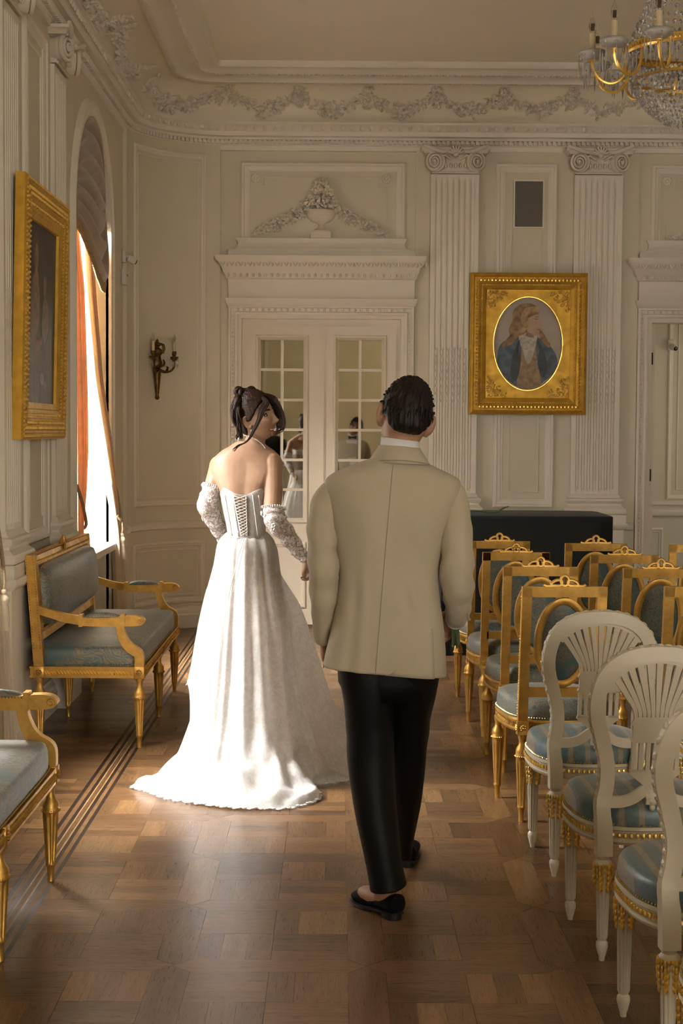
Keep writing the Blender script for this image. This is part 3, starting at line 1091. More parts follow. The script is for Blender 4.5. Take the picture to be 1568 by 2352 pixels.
# ---- right wall and wall behind the camera
mb = MB()
mb.box(XR, XR + 0.2, YF - 0.3, YB + 0.2, -0.1, ZC + 0.1)
wall_right = tag(mb.build('wall_right', m_wall, smooth=0), kind='structure', label='cream wall along the right side of the hall')
mb = MB()
FW = [(1.95, 0.62), (3.75, 0.62)]
FZ0, FZ1 = 0.75, 3.45
xs_ = [XL - 0.5, FW[0][0] - FW[0][1], FW[0][0] + FW[0][1], FW[1][0] - FW[1][1], FW[1][0] + FW[1][1], XR + 0.4]
for x0, x1 in zip(xs_[0::2], xs_[1::2]):
    mb.box(x0, x1, YF - 0.2, YF, -0.1, ZC + 0.1)
for xc, hw in FW:
    mb.box(xc - hw, xc + hw, YF - 0.2, YF, -0.1, FZ0)
    mb.box(xc - hw, xc + hw, YF - 0.2, YF, FZ1, ZC + 0.1)
wall_front = tag(mb.build('wall_front', m_wall, smooth=0), kind='structure', label='cream wall at the near end of the hall')
WF = lambda a, o, z: (a, YF + o, z)
panel(wall_front, WF, -1.5, -0.4, 1.0, 3.6)
for i, (xc, hw) in enumerate(FW):
    wn = tag(empty('window_%d' % (3 + i), (0, 0, 0)), kind='structure', label='tall unseen end-wall window added for fill light, %s of two' % ('left', 'right')[i])
    mb = MB()
    mb.mould(rect(xc - hw, xc + hw, FZ0, FZ1), (0, 1, 0), [(0.0, -0.02), (0.0, 0.03), (-0.02, 0.04), (-0.10, 0.03), (-0.11, 0.0)])
    xf(mb, WF).build('architrave', m_trim, wn, smooth=30)
    mb = MB()
    for x0, x1, z0, z1 in ((xc - hw, xc - hw + 0.06, FZ0, FZ1), (xc + hw - 0.06, xc + hw, FZ0, FZ1), (xc - 0.03, xc + 0.03, FZ0, FZ1), (xc - hw, xc + hw, FZ0, FZ0 + 0.06), (xc - hw, xc + hw, FZ1 - 0.06, FZ1), (xc - hw, xc + hw, 2.2, 2.26)):
        mb.box(x0, x1, YF - 0.16, YF - 0.12, z0, z1)
    mb.build('sash', m_trim, wn, smooth=0)
    mb = MB()
    mb.box(xc - hw, xc + hw, YF - 0.142, YF - 0.138, FZ0, FZ1)
    mb.build('window_pane', m_glass, wn, smooth=0)
    L = bpy.data.lights.new('end_wall_fill', 'AREA')  # frontal fill lamp, added behind each of these unseen windows
    L.shape = 'RECTANGLE'
    L.size, L.size_y, L.energy, L.color = 2 * hw, FZ1 - FZ0, END_POW, END_COL
    o = bpy.data.objects.new('end_wall_fill', L)
    o.location = (xc, YF - 0.25, (FZ0 + FZ1) / 2)
    o.rotation_euler = (pi / 2, 0, 0)
    C.objects.link(o)
WR = lambda a, o, z: (XR - o, a, z)
for y0 in (0.5, 3.0, 5.5, 8.0, 10.2):
    panel(wall_right, WR, y0, y0 + 1.6, 1.0, 3.7)
mb = MB()
mb.box(-0.25, 0.75, 0, 0.02, 0, 2.5)
xf(mb, WF).build('door_leaf', m_doorpaint, wall_front, smooth=0)

# ------------------------------------------------------------------ parquet


def wood_mat(name, island):
    m, nt, b = new_mat(name)
    if island:
        rs = nt.nodes.new('ShaderNodeNewGeometry').outputs['Random Per Island']
    else:
        rs = nt.nodes.new('ShaderNodeObjectInfo').outputs['Random']
    uv = nt.nodes.new('ShaderNodeUVMap')
    mul = N(nt, 'ShaderNodeMath', _operation='MULTIPLY')
    mul.inputs[1].default_value = 61.0
    nt.links.new(rs, mul.inputs[0])
    cb = nt.nodes.new('ShaderNodeCombineXYZ')
    nt.links.new(mul.outputs[0], cb.inputs[0])
    nt.links.new(mul.outputs[0], cb.inputs[1])
    ad = N(nt, 'ShaderNodeVectorMath', _operation='ADD')
    nt.links.new(uv.outputs[0], ad.inputs[0])
    nt.links.new(cb.outputs[0], ad.inputs[1])
    mp = N(nt, 'ShaderNodeMapping')
    mp.inputs['Scale'].default_value = (2.2, 26.0, 1.0)
    nt.links.new(ad.outputs[0], mp.inputs[0])
    ns = N(nt, 'ShaderNodeTexNoise', Scale=1.6, Detail=6.0, Roughness=0.65, Distortion=1.3)
    nt.links.new(mp.outputs[0], ns.inputs['Vector'])
    mp2 = N(nt, 'ShaderNodeMapping')
    mp2.inputs['Scale'].default_value = (6.0, 160.0, 1.0)
    nt.links.new(ad.outputs[0], mp2.inputs[0])
    n2 = N(nt, 'ShaderNodeTexNoise', Scale=2.0, Detail=3.0)
    nt.links.new(mp2.outputs[0], n2.inputs['Vector'])
    tone = ramp(nt, rs, [(0.0, (0.090, 0.046, 0.021)), (0.2, (0.20, 0.105, 0.046)), (0.45, (0.135, 0.070, 0.032)), (0.7, (0.27, 0.146, 0.064)), (0.85, (0.165, 0.088, 0.041)), (1.0, (0.105, 0.057, 0.029))])
    gr = ramp(nt, ns.outputs['Fac'], [(0.30, 0.62), (0.52, 1.0), (0.72, 1.28)])
    g2 = ramp(nt, n2.outputs['Fac'], [(0.35, 0.78), (0.6, 1.05)])
    m1 = N(nt, 'ShaderNodeMix', _data_type='RGBA', _blend_type='MULTIPLY')
    m1.inputs[0].default_value = 1.0
    nt.links.new(tone.outputs[0], m1.inputs[6])
    nt.links.new(gr.outputs[0], m1.inputs[7])
    m2 = N(nt, 'ShaderNodeMix', _data_type='RGBA', _blend_type='MULTIPLY')
    m2.inputs[0].default_value = 1.0
    nt.links.new(m1.outputs[2], m2.inputs[6])
    nt.links.new(g2.outputs[0], m2.inputs[7])
    nt.links.new(m2.outputs[2], b.inputs['Base Color'])
    rr = ramp(nt, n2.outputs['Fac'], [(0.3, 0.35), (0.7, 0.26)])
    nt.links.new(rr.outputs[0], b.inputs['Roughness'])
    bump(nt, b, n2.outputs['Fac'], 0.05, 0.0005)
    return m


m_oak = wood_mat('oak_strip', False)
m_oak_field = wood_mat('oak_field', True)
m_inlay = M('dark_inlay', (0.022, 0.013, 0.008), 0.4, var=0.2, vs=20)
m_inlay2 = M('pale_inlay', (0.33, 0.20, 0.085), 0.4, var=0.2, vs=20)

PX0, PY0, PER, BAND = 0.04, 4.58, 0.60, 0.116
PAN = PER - BAND
pieces = []                 # (polygon in plan, grain along y?)
BL = PAN / 2
ST = BL / 3
g = 0.0006
XFIELD = PX0 - 2 * PER + BAND          # left edge of the field (-1.044)


def addp(poly, gy, key):
    pieces.append((poly, gy, key))


ix = -2
while PX0 + ix * PER < XR - 0.3:
    iy = -7
    while PY0 + iy * PER < YB:
        bx, by = PX0 + ix * PER, PY0 + iy * PER          # lower-left corner of the band crossing
        px, py = bx + BAND, by + BAND
        h = BAND / 2
        if ix > -2:                                       # band piece along y, pointed ends
            poly = [(bx, py), (bx + h, by + h), (bx + BAND, py), (bx + BAND, py + PAN), (bx + h, py + PAN + h), (bx, py + PAN)]
            addp(poly, True, 'by')
        poly = [(px, by), (px + PAN, by), (px + PAN + h, by + h), (px + PAN, by + BAND), (px, by + BAND), (px - h, by + h)]
        if ix == -2:
            poly = [(px, by), (px + PAN, by), (px + PAN + h, by + h), (px + PAN, by + BAND), (px, by + BAND)]
        addp(poly, False, 'bx' if ix > -2 else None)
        for j in range(2):
            for i in range(2):
                x, y = px + i * BL, py + j * BL
                for k in range(3):
                    if (i + j) % 2 == 1:
                        p = [(x, y + k * ST), (x + BL, y + k * ST), (x + BL, y + (k + 1) * ST), (x, y + (k + 1) * ST)]
                        addp(p, False, 'sx')
                    else:
                        p = [(x + k * ST, y), (x + (k + 1) * ST, y), (x + (k + 1) * ST, y + BL), (x + k * ST, y + BL)]
                        addp(p, True, 'sy')
        iy += 1
    ix += 1
rnd = random.Random(5)
y = 0.4
while y < YB:                                             # border planks along the left wall
    x = XL + 0.0
    x1s = [XL + rnd.uniform(0.15, 0.5), -1.165]
    xa = XL
    for xb in x1s:
        addp([(xa, y), (xb, y), (xb, y + 0.075), (xa, y + 0.075)], False, None)
        xa = xb
    y += 0.075


def view_xy(x, y):
    d = cam_o.rotation_euler.to_matrix().transposed() @ (V((x, y, 0)) - V(cam_o.location))
    if d.z >= -0.1:
        return None
    return 784 + 3500 * d.x / -d.z, 1176 - 3500 * d.y / -d.z


def piece_mesh(polys, name, mat):
    vs, fs, uvs = [], [], []
    for poly, gy, zt in polys:
        n = len(poly)
        cx = sum(p[0] for p in poly) / n
        cy = sum(p[1] for p in poly) / n
        o = len(vs)
        sh = []
        for x, yv in poly:
            dx, dy = cx - x, cy - yv
            l = max(1e-6, sqrt(dx * dx + dy * dy))
            sh.append((x + dx / l * g * 1.3, yv + dy / l * g * 1.3))
        vs += [(a, b, zt) for a, b in sh] + [(a, b, -0.006) for a, b in sh]
        top = tuple(range(o, o + n))
        fs.append(top)
        uvs += [((b, a) if gy else (a, b)) for a, b in sh]
        for k in range(n):
            q = (o + k, o + n + k, o + n + (k + 1) % n, o + (k + 1) % n)
            fs.append(q)
            uvs += [(0, 0)] * 4
    me = bpy.data.meshes.new(name)
    me.from_pydata(vs, [], fs)
    ul = me.uv_layers.new(name='UVMap')
    flat = [c for u in uvs for c in u]
    ul.data.foreach_set('uv', flat)
    me.materials.append(mat)
    me.update()
    return me


vis = []
rest = []
for pc in pieces:
    poly = pc[0]
    cx = sum(p[0] for p in poly) / len(poly)
    cy = sum(p[1] for p in poly) / len(poly)
    q = view_xy(cx, cy)
    if q and -30 < q[0] < 1600 and 900 < q[1] < 2400 and cy < 9:
        vis.append((cy, pc))
    else:
        rest.append(pc)
vis.sort(key=lambda t: t[0])
near = [p for _, p in vis[:300]]
rest += [p for _, p in vis[300:]]
cache = {}
for poly, gy, key in near:
    x0, y0 = poly[0]
    loc = (x0, y0, rnd.uniform(-0.0004, 0.0))
    if key is None:
        me = piece_mesh([([(a - x0, b - y0) for a, b in poly], gy, 0.0)], 'parquet_strip', m_oak)
    else:
        if key not in cache:
            cache[key] = piece_mesh([([(a - x0, b - y0) for a, b in poly], gy, 0.0)], 'parquet_strip', m_oak)
        me = cache[key]
    o = bpy.data.objects.new('parquet_strip', me)
    o.location = loc
    C.objects.link(o)
    o.parent = floor
me = piece_mesh([(p, gy, rnd.uniform(-0.0004, 0.0)) for p, gy, k in rest], 'parquet_field', m_oak_field)
o = bpy.data.objects.new('parquet_field', me)
C.objects.link(o)
o.parent = floor
tag(o, kind='stuff')
# inlay strips between border and field
xs = [(-1.165, -1.148, 0), (-1.148, -1.128, 2), (-1.128, -1.112, 0), (-1.112, -1.106, 1), (-1.106, -1.086, 2), (-1.086, -1.080, 1), (-1.080, -1.064, 0), (-1.064, -1.046, 2), (-1.046, -1.030, 0)]
for x0, x1, kind in xs:
    if kind == 2:
        me = piece_mesh([([(x0, 0.4), (x1, 0.4), (x1, YB), (x0, YB)], True, 0.0)], 'inlay_strip', m_oak)
        o = bpy.data.objects.new('inlay_strip', me)
        C.objects.link(o)
        o.parent = floor
    else:
        mb = MB()
        mb.box(x0, x1, 0.4, YB, -0.006, 0.0)
        mb.build('inlay_strip', [m_inlay, m_inlay2][kind], floor, smooth=0)

# ------------------------------------------------------------------ gilding, fabrics


def gold_mat(name, col, rough, metal=0.75, var=0.22):
    m, nt, b = new_mat(name)
    tc = nt.nodes.new('ShaderNodeTexCoord')
    ns = N(nt, 'ShaderNodeTexNoise', Scale=14.0, Detail=5.0, Roughness=0.6)
    nt.links.new(tc.outputs['Object'], ns.inputs['Vector'])
    lo = tuple(c * (1 - var) for c in col)
    hi = tuple(min(1, c * (1 + var)) for c in col)
    r = ramp(nt, ns.outputs['Fac'], [(0.3, lo), (0.7, hi)])
    nt.links.new(r.outputs[0], b.inputs['Base Color'])
    b.inputs['Metallic'].default_value = metal
    r2 = ramp(nt, ns.outputs['Fac'], [(0.3, rough + 0.1), (0.7, rough - 0.06)])
    nt.links.new(r2.outputs[0], b.inputs['Roughness'])
    n2 = N(nt, 'ShaderNodeTexNoise', Scale=160.0, Detail=2.0)
    nt.links.new(tc.outputs['Object'], n2.inputs['Vector'])
    bump(nt, b, n2.outputs['Fac'], 0.08, 0.001)
    return m


m_gold = gold_mat('gilding', (0.62, 0.36, 0.085), 0.42)
m_goldframe = gold_mat('frame_gilding', (0.66, 0.385, 0.05), 0.5, 0.6, 0.15)
m_goldbright = gold_mat('bright_gilding', (0.85, 0.56, 0.14), 0.3, 0.75, 0.15)


def frame_ring(mb, x0, x1, z0, z1, prof, nrm=(0, 1, 0)):
    mb.mould(rect(x0, x1, z0, z1), nrm, prof)


def leafage(mb, cx, cz, r, rnd, n=46, y=0.0):
    for _ in range(n):
        a, q = rnd.uniform(0, 2 * pi), sqrt(rnd.random()) * r
        T = Matrix.Rotation(rnd.uniform(0, pi), 3, 'Y')
        mb.blob((cx + q * cos(a), y, cz + q * sin(a)), rnd.uniform(.006, .012), rnd.uniform(.006, .012), rnd.uniform(.012, .024), 5, 3, T=T)


def flat_shape(mb, pts, y, mi=0):
    """flat painted shape, y = offset off the canvas"""
    n = len(pts)
    cx = sum(p[0] for p in pts) / n
    cz = sum(p[1] for p in pts) / n
    mb.add([(x, y, z) for x, z in pts] + [(cx, y, cz)], [(i, (i + 1) % n, n) for i in range(n)], mi)


def ell(cx, cz, rx, rz, n=20, a0=0.0, rot=0.0, wob=0.0, rnd=random.Random(1)):
    o = []
    for k in range(n):
        a = 2 * pi * k / n
        s = 1 + wob * rnd.uniform(-1, 1)
        x, z = rx * cos(a) * s, rz * sin(a) * s
        o.append((cx + x * cos(rot) - z * sin(rot), cz + x * sin(rot) + z * cos(rot)))
    return o


def paint(name, col, var=0.25, vs=18, rough=0.5):
    return M(name, col, rough, var=var, vs=vs, bmp=0.05, bs=200)


# ---- oval portrait on the back wall (local: x right, y out of the wall, z up)
t = empty('portrait_painting', (1.572, YB - 0.068, 1.803), pi)
t.rotation_euler = (R(-1.2), 0, pi)
tag(t, 'oval portrait of a long-haired sitter in a blue coat, in gilt frame', 'painting')
W2, H2 = 0.487, 1.172
mb = MB()
frame_ring(mb, -W2, W2, 0, H2, [(0, 0), (0, 0.05), (0.012, 0.07), (0.026, 0.078), (0.034, 0.07), (0.036, 0.062), (0.05, 0.064), (0.07, 0.078), (0.088, 0.066), (0.092, 0.055), (0.104, 0.052), (0.106, 0.046),
                                (0.132, 0.034), (0.138, 0.026), (0.138, 0.0)])
mb.build('frame_moulding', m_goldframe, t, smooth=30)
mb = MB()
for z in (0.063, H2 - 0.063):
    beads(mb, (-W2 + 0.07, 0.07, z), (W2 - 0.07, 0.07, z), 0.03, 0.012, 1.0, sq=1.25)
for x in (-W2 + 0.063, W2 - 0.063):
    beads(mb, (x, 0.07, 0.07), (x, 0.07, H2 - 0.07), 0.03, 0.012, 1.0, sq=1.25)
for z in (0.036, H2 - 0.036, 0.098, H2 - 0.098):
    beads(mb, (-W2 + 0.04, 0.062, z), (W2 - 0.04, 0.062, z), 0.016, 0.0055, 1.0, 5, 3)
for x in (-W2 + 0.036, W2 - 0.036, -W2 + 0.098, W2 - 0.098):
    beads(mb, (x, 0.062, 0.04), (x, 0.062, H2 - 0.04), 0.016, 0.0055, 1.0, 5, 3)
tag(mb.build('frame_carving', m_goldbright, t), kind='stuff')
# slip with oval opening
OX, OZ, orx, orz = 0.0, 0.588, 0.288, 0.388
n = 48
outer = []
for k in range(n):
    a = 2 * pi * k / n
    c, s = cos(a), sin(a)
    q = min((W2 - 0.137) / max(abs(c), 1e-6), (H2 / 2 - 0.137) / max(abs(s), 1e-6))
    outer.append((OX + q * c, H2 / 2 + q * s))
inner = [(OX + orx * cos(2 * pi * k / n), OZ + orz * sin(2 * pi * k / n)) for k in range(n)]
mb = MB()
mb.prism(outer, 0.026, hole=inner)
mb.build('oval_slip', m_goldframe, t, smooth=30)
mb = MB()
mb.tube([(x, 0.027, z) for x, z in inner] + [(inner[0][0], 0.027, inner[0][1])], 0.0075, 6)
mb.build('oval_bead', m_goldbright, t)
rnd = random.Random(4)
for sx in (-1, 1):
    for sz in (-1, 1):
        mb = MB()
        for _ in range(64):
            u, v_ = rnd.random(), rnd.random()
            if u + v_ > 1.15:
                u, v_ = 1 - u, 1 - v_
            x = W2 - 0.15 - 0.165 * u
            z = H2 / 2 - 0.15 - 0.165 * v_
            T = Matrix.Rotation(rnd.uniform(0, pi), 3, 'Y')
            mb.blob((sx * x, 0.029, H2 / 2 + sz * z), rnd.uniform(.006, .01), .008, rnd.uniform(.011, .022), 5, 3, T=T)
        mb.build('corner_ornament', m_goldbright, t)
pm = [paint('portrait_ground', (0.40, 0.33, 0.27), 0.15, 3), paint('portrait_coat', (0.075, 0.105, 0.135), 0.5, 14), paint('portrait_hair', (0.27, 0.155, 0.06), 0.5, 22),
      paint('portrait_flesh', (0.46, 0.29, 0.19), 0.15, 10), paint('portrait_linen', (0.45, 0.40, 0.32), 0.3, 40), paint('portrait_waistcoat', (0.30, 0.20, 0.10), 0.35, 30),
      paint('portrait_shadow', (0.035, 0.04, 0.05), 0.3, 20), paint('portrait_hair_light', (0.42, 0.27, 0.11), 0.3, 30), paint('portrait_flesh_shade', (0.27, 0.15, 0.09), 0.2, 12)]
mb = MB()
flat_shape(mb, ell(OX, OZ, orx + .01, orz + .01, 40), 0.008, 0)
E_ = lambda pts, y, mi: flat_shape(mb, [(-x, OZ + z) for x, z in pts], y, mi)      # x is mirrored by the half turn
# picture coordinates: x to the right as seen, z up, origin at the oval's centre
E_(catmull([(-0.255, -0.17), (-0.235, -0.02), (-0.13, 0.06), (-0.03, 0.08), (0.07, 0.06), (0.15, 0.02), (0.235, -0.08), (0.25, -0.19), (0.19, -0.27), (0.08, -0.345), (-0.06, -0.36), (-0.17, -0.29), (-0.255, -0.17)], 3)[:-1], 0.0085, 1)
E_(catmull([(-0.05, 0.06), (0.05, 0.05), (0.075, -0.10), (0.10, -0.22), (0.11, -0.345), (0.0, -0.375), (-0.085, -0.34), (-0.06, -0.2), (-0.05, -0.06), (-0.05, 0.06)], 3)[:-1], 0.009, 5)
E_(catmull([(-0.075, 0.075), (-0.02, 0.10), (0.07, 0.075), (0.075, 0.02), (0.05, -0.08), (0.02, -0.16), (-0.015, -0.14), (-0.04, -0.05), (-0.07, 0.02), (-0.075, 0.075)], 3)[:-1], 0.0095, 4)
E_(catmull([(-0.06, 0.04), (-0.09, 0.0), (-0.055, -0.12), (-0.085, -0.30), (-0.14, -0.26), (-0.12, -0.08), (-0.06, 0.04)], 3)[:-1], 0.0095, 6)
E_(catmull([(0.075, 0.04), (0.10, -0.05), (0.085, -0.16), (0.13, -0.28), (0.17, -0.20), (0.13, -0.04), (0.075, 0.04)], 3)[:-1], 0.0093, 6)
# hair mass behind, face in profile to the right, locks in front
E_(catmull([(0.075, 0.31), (0.02, 0.335), (-0.07, 0.325), (-0.125, 0.27), (-0.13, 0.19), (-0.16, 0.12), (-0.15, 0.05), (-0.21, 0.0), (-0.20, -0.03), (-0.13, 0.0), (-0.08, 0.06), (0.0, 0.10), (0.06, 0.2), (0.10, 0.27), (0.075, 0.31)], 3)[:-1], 0.010, 2)
E_(catmull([(0.09, 0.14), (0.13, 0.09), (0.165, 0.03), (0.19, 0.0), (0.18, -0.03), (0.14, 0.0), (0.10, 0.06), (0.09, 0.14)], 3)[:-1], 0.010, 2)
E_(catmull([(0.03, 0.285), (0.085, 0.26), (0.09, 0.215), (0.117, 0.165), (0.098, 0.15), (0.104, 0.125), (0.095, 0.108), (0.09, 0.08), (0.05, 0.07), (0.0, 0.10), (-0.02, 0.2), (0.03, 0.285)], 3)[:-1], 0.0105, 3)
E_(catmull([(0.0, 0.10), (0.05, 0.07), (0.04, 0.05), (-0.02, 0.07), (0.0, 0.10)], 3)[:-1], 0.0107, 8)
E_([(0.052, 0.212), (0.085, 0.208), (0.083, 0.200), (0.056, 0.203)], 0.011, 8)
E_([(0.058, 0.228), (0.088, 0.226), (0.088, 0.220), (0.060, 0.221)], 0.011, 2)
E_([(0.07, 0.124), (0.103, 0.127), (0.098, 0.114), (0.075, 0.117)], 0.011, 8)
E_(catmull([(0.085, 0.31), (0.04, 0.31), (-0.03, 0.29), (-0.06, 0.22), (-0.05, 0.14), (-0.09, 0.09), (-0.03, 0.10), (0.0, 0.15), (-0.015, 0.22), (0.03, 0.28), (0.095, 0.255), (0.085, 0.31)], 3)[:-1], 0.0112, 7)
mb.build('canvas', pm, t, smooth=0)

# ---- large painting on the left wall (local x along +Y of the room... built in wall frame)
t = empty('gilt_painting', (XL + 0.03, 8.455, 1.60), -pi / 2)
t.rotation_euler = (R(-1.2), 0, -pi / 2)
tag(t, 'dark painting of two figures in gilt frame on the left wall', 'painting')
W2, H2 = 0.615, 1.365
mb = MB()
frame_ring(mb, -W2, W2, 0, H2, [(0, -0.01), (0, 0.04), (0.012, 0.05), (0.03, 0.053), (0.036, 0.046), (0.06, 0.046), (0.085, 0.054), (0.11, 0.046), (0.115, 0.04), (0.16, 0.036), (0.166, 0.03), (0.198, 0.026), (0.2, 0.0)])
mb.build('frame_moulding', m_goldframe, t, smooth=30)
mb = MB()
for z in (0.018, H2 - 0.018):
    beads(mb, (-W2 + 0.02, 0.05, z), (W2 - 0.02, 0.05, z), 0.022, 0.009, 1.0, 5, 3)
for x in (-W2 + 0.018, W2 - 0.018):
    beads(mb, (x, 0.05, 0.02), (x, 0.05, H2 - 0.02), 0.022, 0.009, 1.0, 5, 3)
for e, r_, p in ((0.062, 0.013, 0.032), (0.09, 0.011, 0.026), (0.132, 0.009, 0.02)):
    o_ = interp([(0.06, 0.046), (0.09, 0.051), (0.132, 0.037)], e)
    for z in (e, H2 - e):
        beads(mb, (-W2 + e, o_, z), (W2 - e, o_, z), p, r_, 0.8, 5, 3)
    for x in (-W2 + e, W2 - e):
        beads(mb, (x, o_, e), (x, o_, H2 - e), p, r_, 0.8, 5, 3)
tag(mb.build('frame_carving', m_goldbright, t), kind='stuff')
pm2 = [paint('old_ground', (0.030, 0.020, 0.012), 0.5, 4), paint('old_umber', (0.055, 0.034, 0.018), 0.5, 8), paint('old_flesh', (0.25, 0.13, 0.07), 0.25, 14), paint('old_linen', (0.20, 0.12, 0.075), 0.4, 20),
       paint('old_ochre', (0.10, 0.06, 0.02), 0.5, 12), paint('old_hair', (0.075, 0.04, 0.02), 0.3, 20)]
mb = MB()
F_ = lambda pts, y, mi: flat_shape(mb, [(-x, z) for x, z in pts], y, mi)     # x to the right as seen from the room
F_([(-0.46, 0.16), (0.46, 0.16), (0.46, 1.20), (-0.46, 1.20)], 0.01, 0)
F_(catmull([(-0.40, 0.18), (-0.38, 0.5), (-0.22, 0.78), (-0.05, 0.62), (0.12, 0.45), (0.2, 0.18), (-0.40, 0.18)], 4)[:-1], 0.0105, 4)
F_(catmull([(-0.02, 0.2), (0.02, 0.6), (0.16, 0.82), (0.3, 0.6), (0.36, 0.2), (-0.02, 0.2)], 4)[:-1], 0.0107, 1)
F_(ell(-0.16, 1.02, 0.085, 0.10, 16), 0.0108, 5)
F_(catmull([(-0.30, 0.62), (-0.26, 0.84), (-0.17, 0.90), (-0.06, 0.84), (-0.04, 0.66), (-0.15, 0.56), (-0.30, 0.62)], 4)[:-1], 0.011, 3)
F_(ell(-0.145, 0.985, 0.052, 0.075, 16), 0.0113, 2)
F_(catmull([(-0.18, 0.92), (-0.11, 0.92), (-0.08, 0.84), (-0.2, 0.84), (-0.18, 0.92)], 3)[:-1], 0.0112, 2)
F_(ell(0.10, 0.86, 0.062, 0.07, 16), 0.011, 5)
F_(ell(0.095, 0.845, 0.042, 0.056, 16), 0.0113, 2)
F_(catmull([(0.02, 0.62), (0.05, 0.75), (0.12, 0.79), (0.2, 0.73), (0.2, 0.6), (0.1, 0.54), (0.02, 0.62)], 4)[:-1], 0.0112, 3)
F_(catmull([(-0.24, 0.60), (-0.10, 0.52), (0.04, 0.56), (0.04, 0.53), (-0.10, 0.48), (-0.26, 0.57), (-0.24, 0.60)], 3)[:-1], 0.0115, 2)
F_(ell(0.06, 0.33, 0.05, 0.04, 12, wob=0.3), 0.0112, 3)
F_(ell(0.14, 0.29, 0.04, 0.03, 12, wob=0.3), 0.0112, 4)
mb.build('canvas', pm2, t, smooth=0)

# ------------------------------------------------------------------ wall sconce on the rounded corner
m_bronze = M('dark_bronze', (0.13, 0.075, 0.025), 0.42, metal=0.85, var=0.4, vs=40)
m_candle = M('ivory_candle', (0.62, 0.50, 0.30), 0.5, var=0.05)
m_crystal, nt_, b_ = new_mat('crystal')
b_.inputs['Base Color'].default_value = (0.90, 0.86, 0.82, 1)
b_.inputs['Roughness'].default_value = 0.05
b_.inputs['Specular IOR Level'].default_value = 1.0
tr_ = nt_.nodes.new('ShaderNodeBsdfTransparent')
tr_.inputs[0].default_value = (0.97, 0.94, 0.91, 1)
fr_ = N(nt_, 'ShaderNodeFresnel', IOR=1.7)
mp_ = N(nt_, 'ShaderNodeMath', _operation='MULTIPLY_ADD')
mp_.inputs[1].default_value = 1.2
mp_.inputs[2].default_value = 0.22
nt_.links.new(fr_.outputs[0], mp_.inputs[0])
mx_ = N(nt_, 'ShaderNodeMixShader')
nt_.links.new(mp_.outputs[0], mx_.inputs[0])
nt_.links.new(tr_.outputs[0], mx_.inputs[1])
nt_.links.new(b_.outputs[0], mx_.inputs[2])
nt_.links.new(mx_.outputs[0], nt_.nodes['Material Output'].inputs[0])
m_bulb, nt_, b_ = new_mat('clear_bulb')
b_.inputs['Base Color'].default_value = (0.95, 0.9, 0.8, 1)
b_.inputs['Roughness'].default_value = 0.02
b_.inputs['Transmission Weight'].default_value = 0.95
b_.inputs['IOR'].default_value = 1.15
m_filament = M('amber_filament', (0.75, 0.42, 0.10), 0.4, var=0.1)

sp = V(WA(0.50, 0.0, 0))
sn = (V((ACX, ACY, 0)) - V((sp.x, sp.y, 0))).normalized()
sc = empty('wall_sconce', (sp.x, sp.y, 1.90), atan2(sn.y, sn.x) + pi / 2)
tag(sc, 'bronze three-candle wall sconce with crystal drops on the rounded corner', 'sconce')
# local: -y out of wall... (rotation puts -Y local towards the room)
mb = MB()
mb.lathe([(0.0, 0.0), (0.014, 0.006), (0.02, 0.02), (0.014, 0.035), (0.016, 0.05), (0.027, 0.16), (0.032, 0.22), (0.036, 0.25), (0.026, 0.262), (0.04, 0.28), (0.045, 0.30), (0.034, 0.33), (0.03, 0.36), (0.044, 0.38),
          (0.04, 0.41), (0.02, 0.425), (0.018, 0.435), (0.03, 0.445), (0.026, 0.46), (0.012, 0.475), (0.014, 0.485), (0.0, 0.50)], (0, -0.03, 0), 12, mod=lambda a, k, z: 1.0)
for sx in (-1, 1):
    mb.tube([(sx * 0.012, -0.05, 0.46), (sx * 0.05, -0.05, 0.45), (sx * 0.066, -0.045, 0.42), (sx * 0.058, -0.04, 0.38)], [0.008, 0.012, 0.012, 0.006], 6)
    mb.tube([(sx * 0.02, -0.05, 0.27), (sx * 0.05, -0.06, 0.285), (sx * 0.055, -0.06, 0.31), (sx * 0.04, -0.06, 0.33)], [0.01, 0.011, 0.008, 0.005], 6)
mb.build('back_plate', m_bronze, sc)
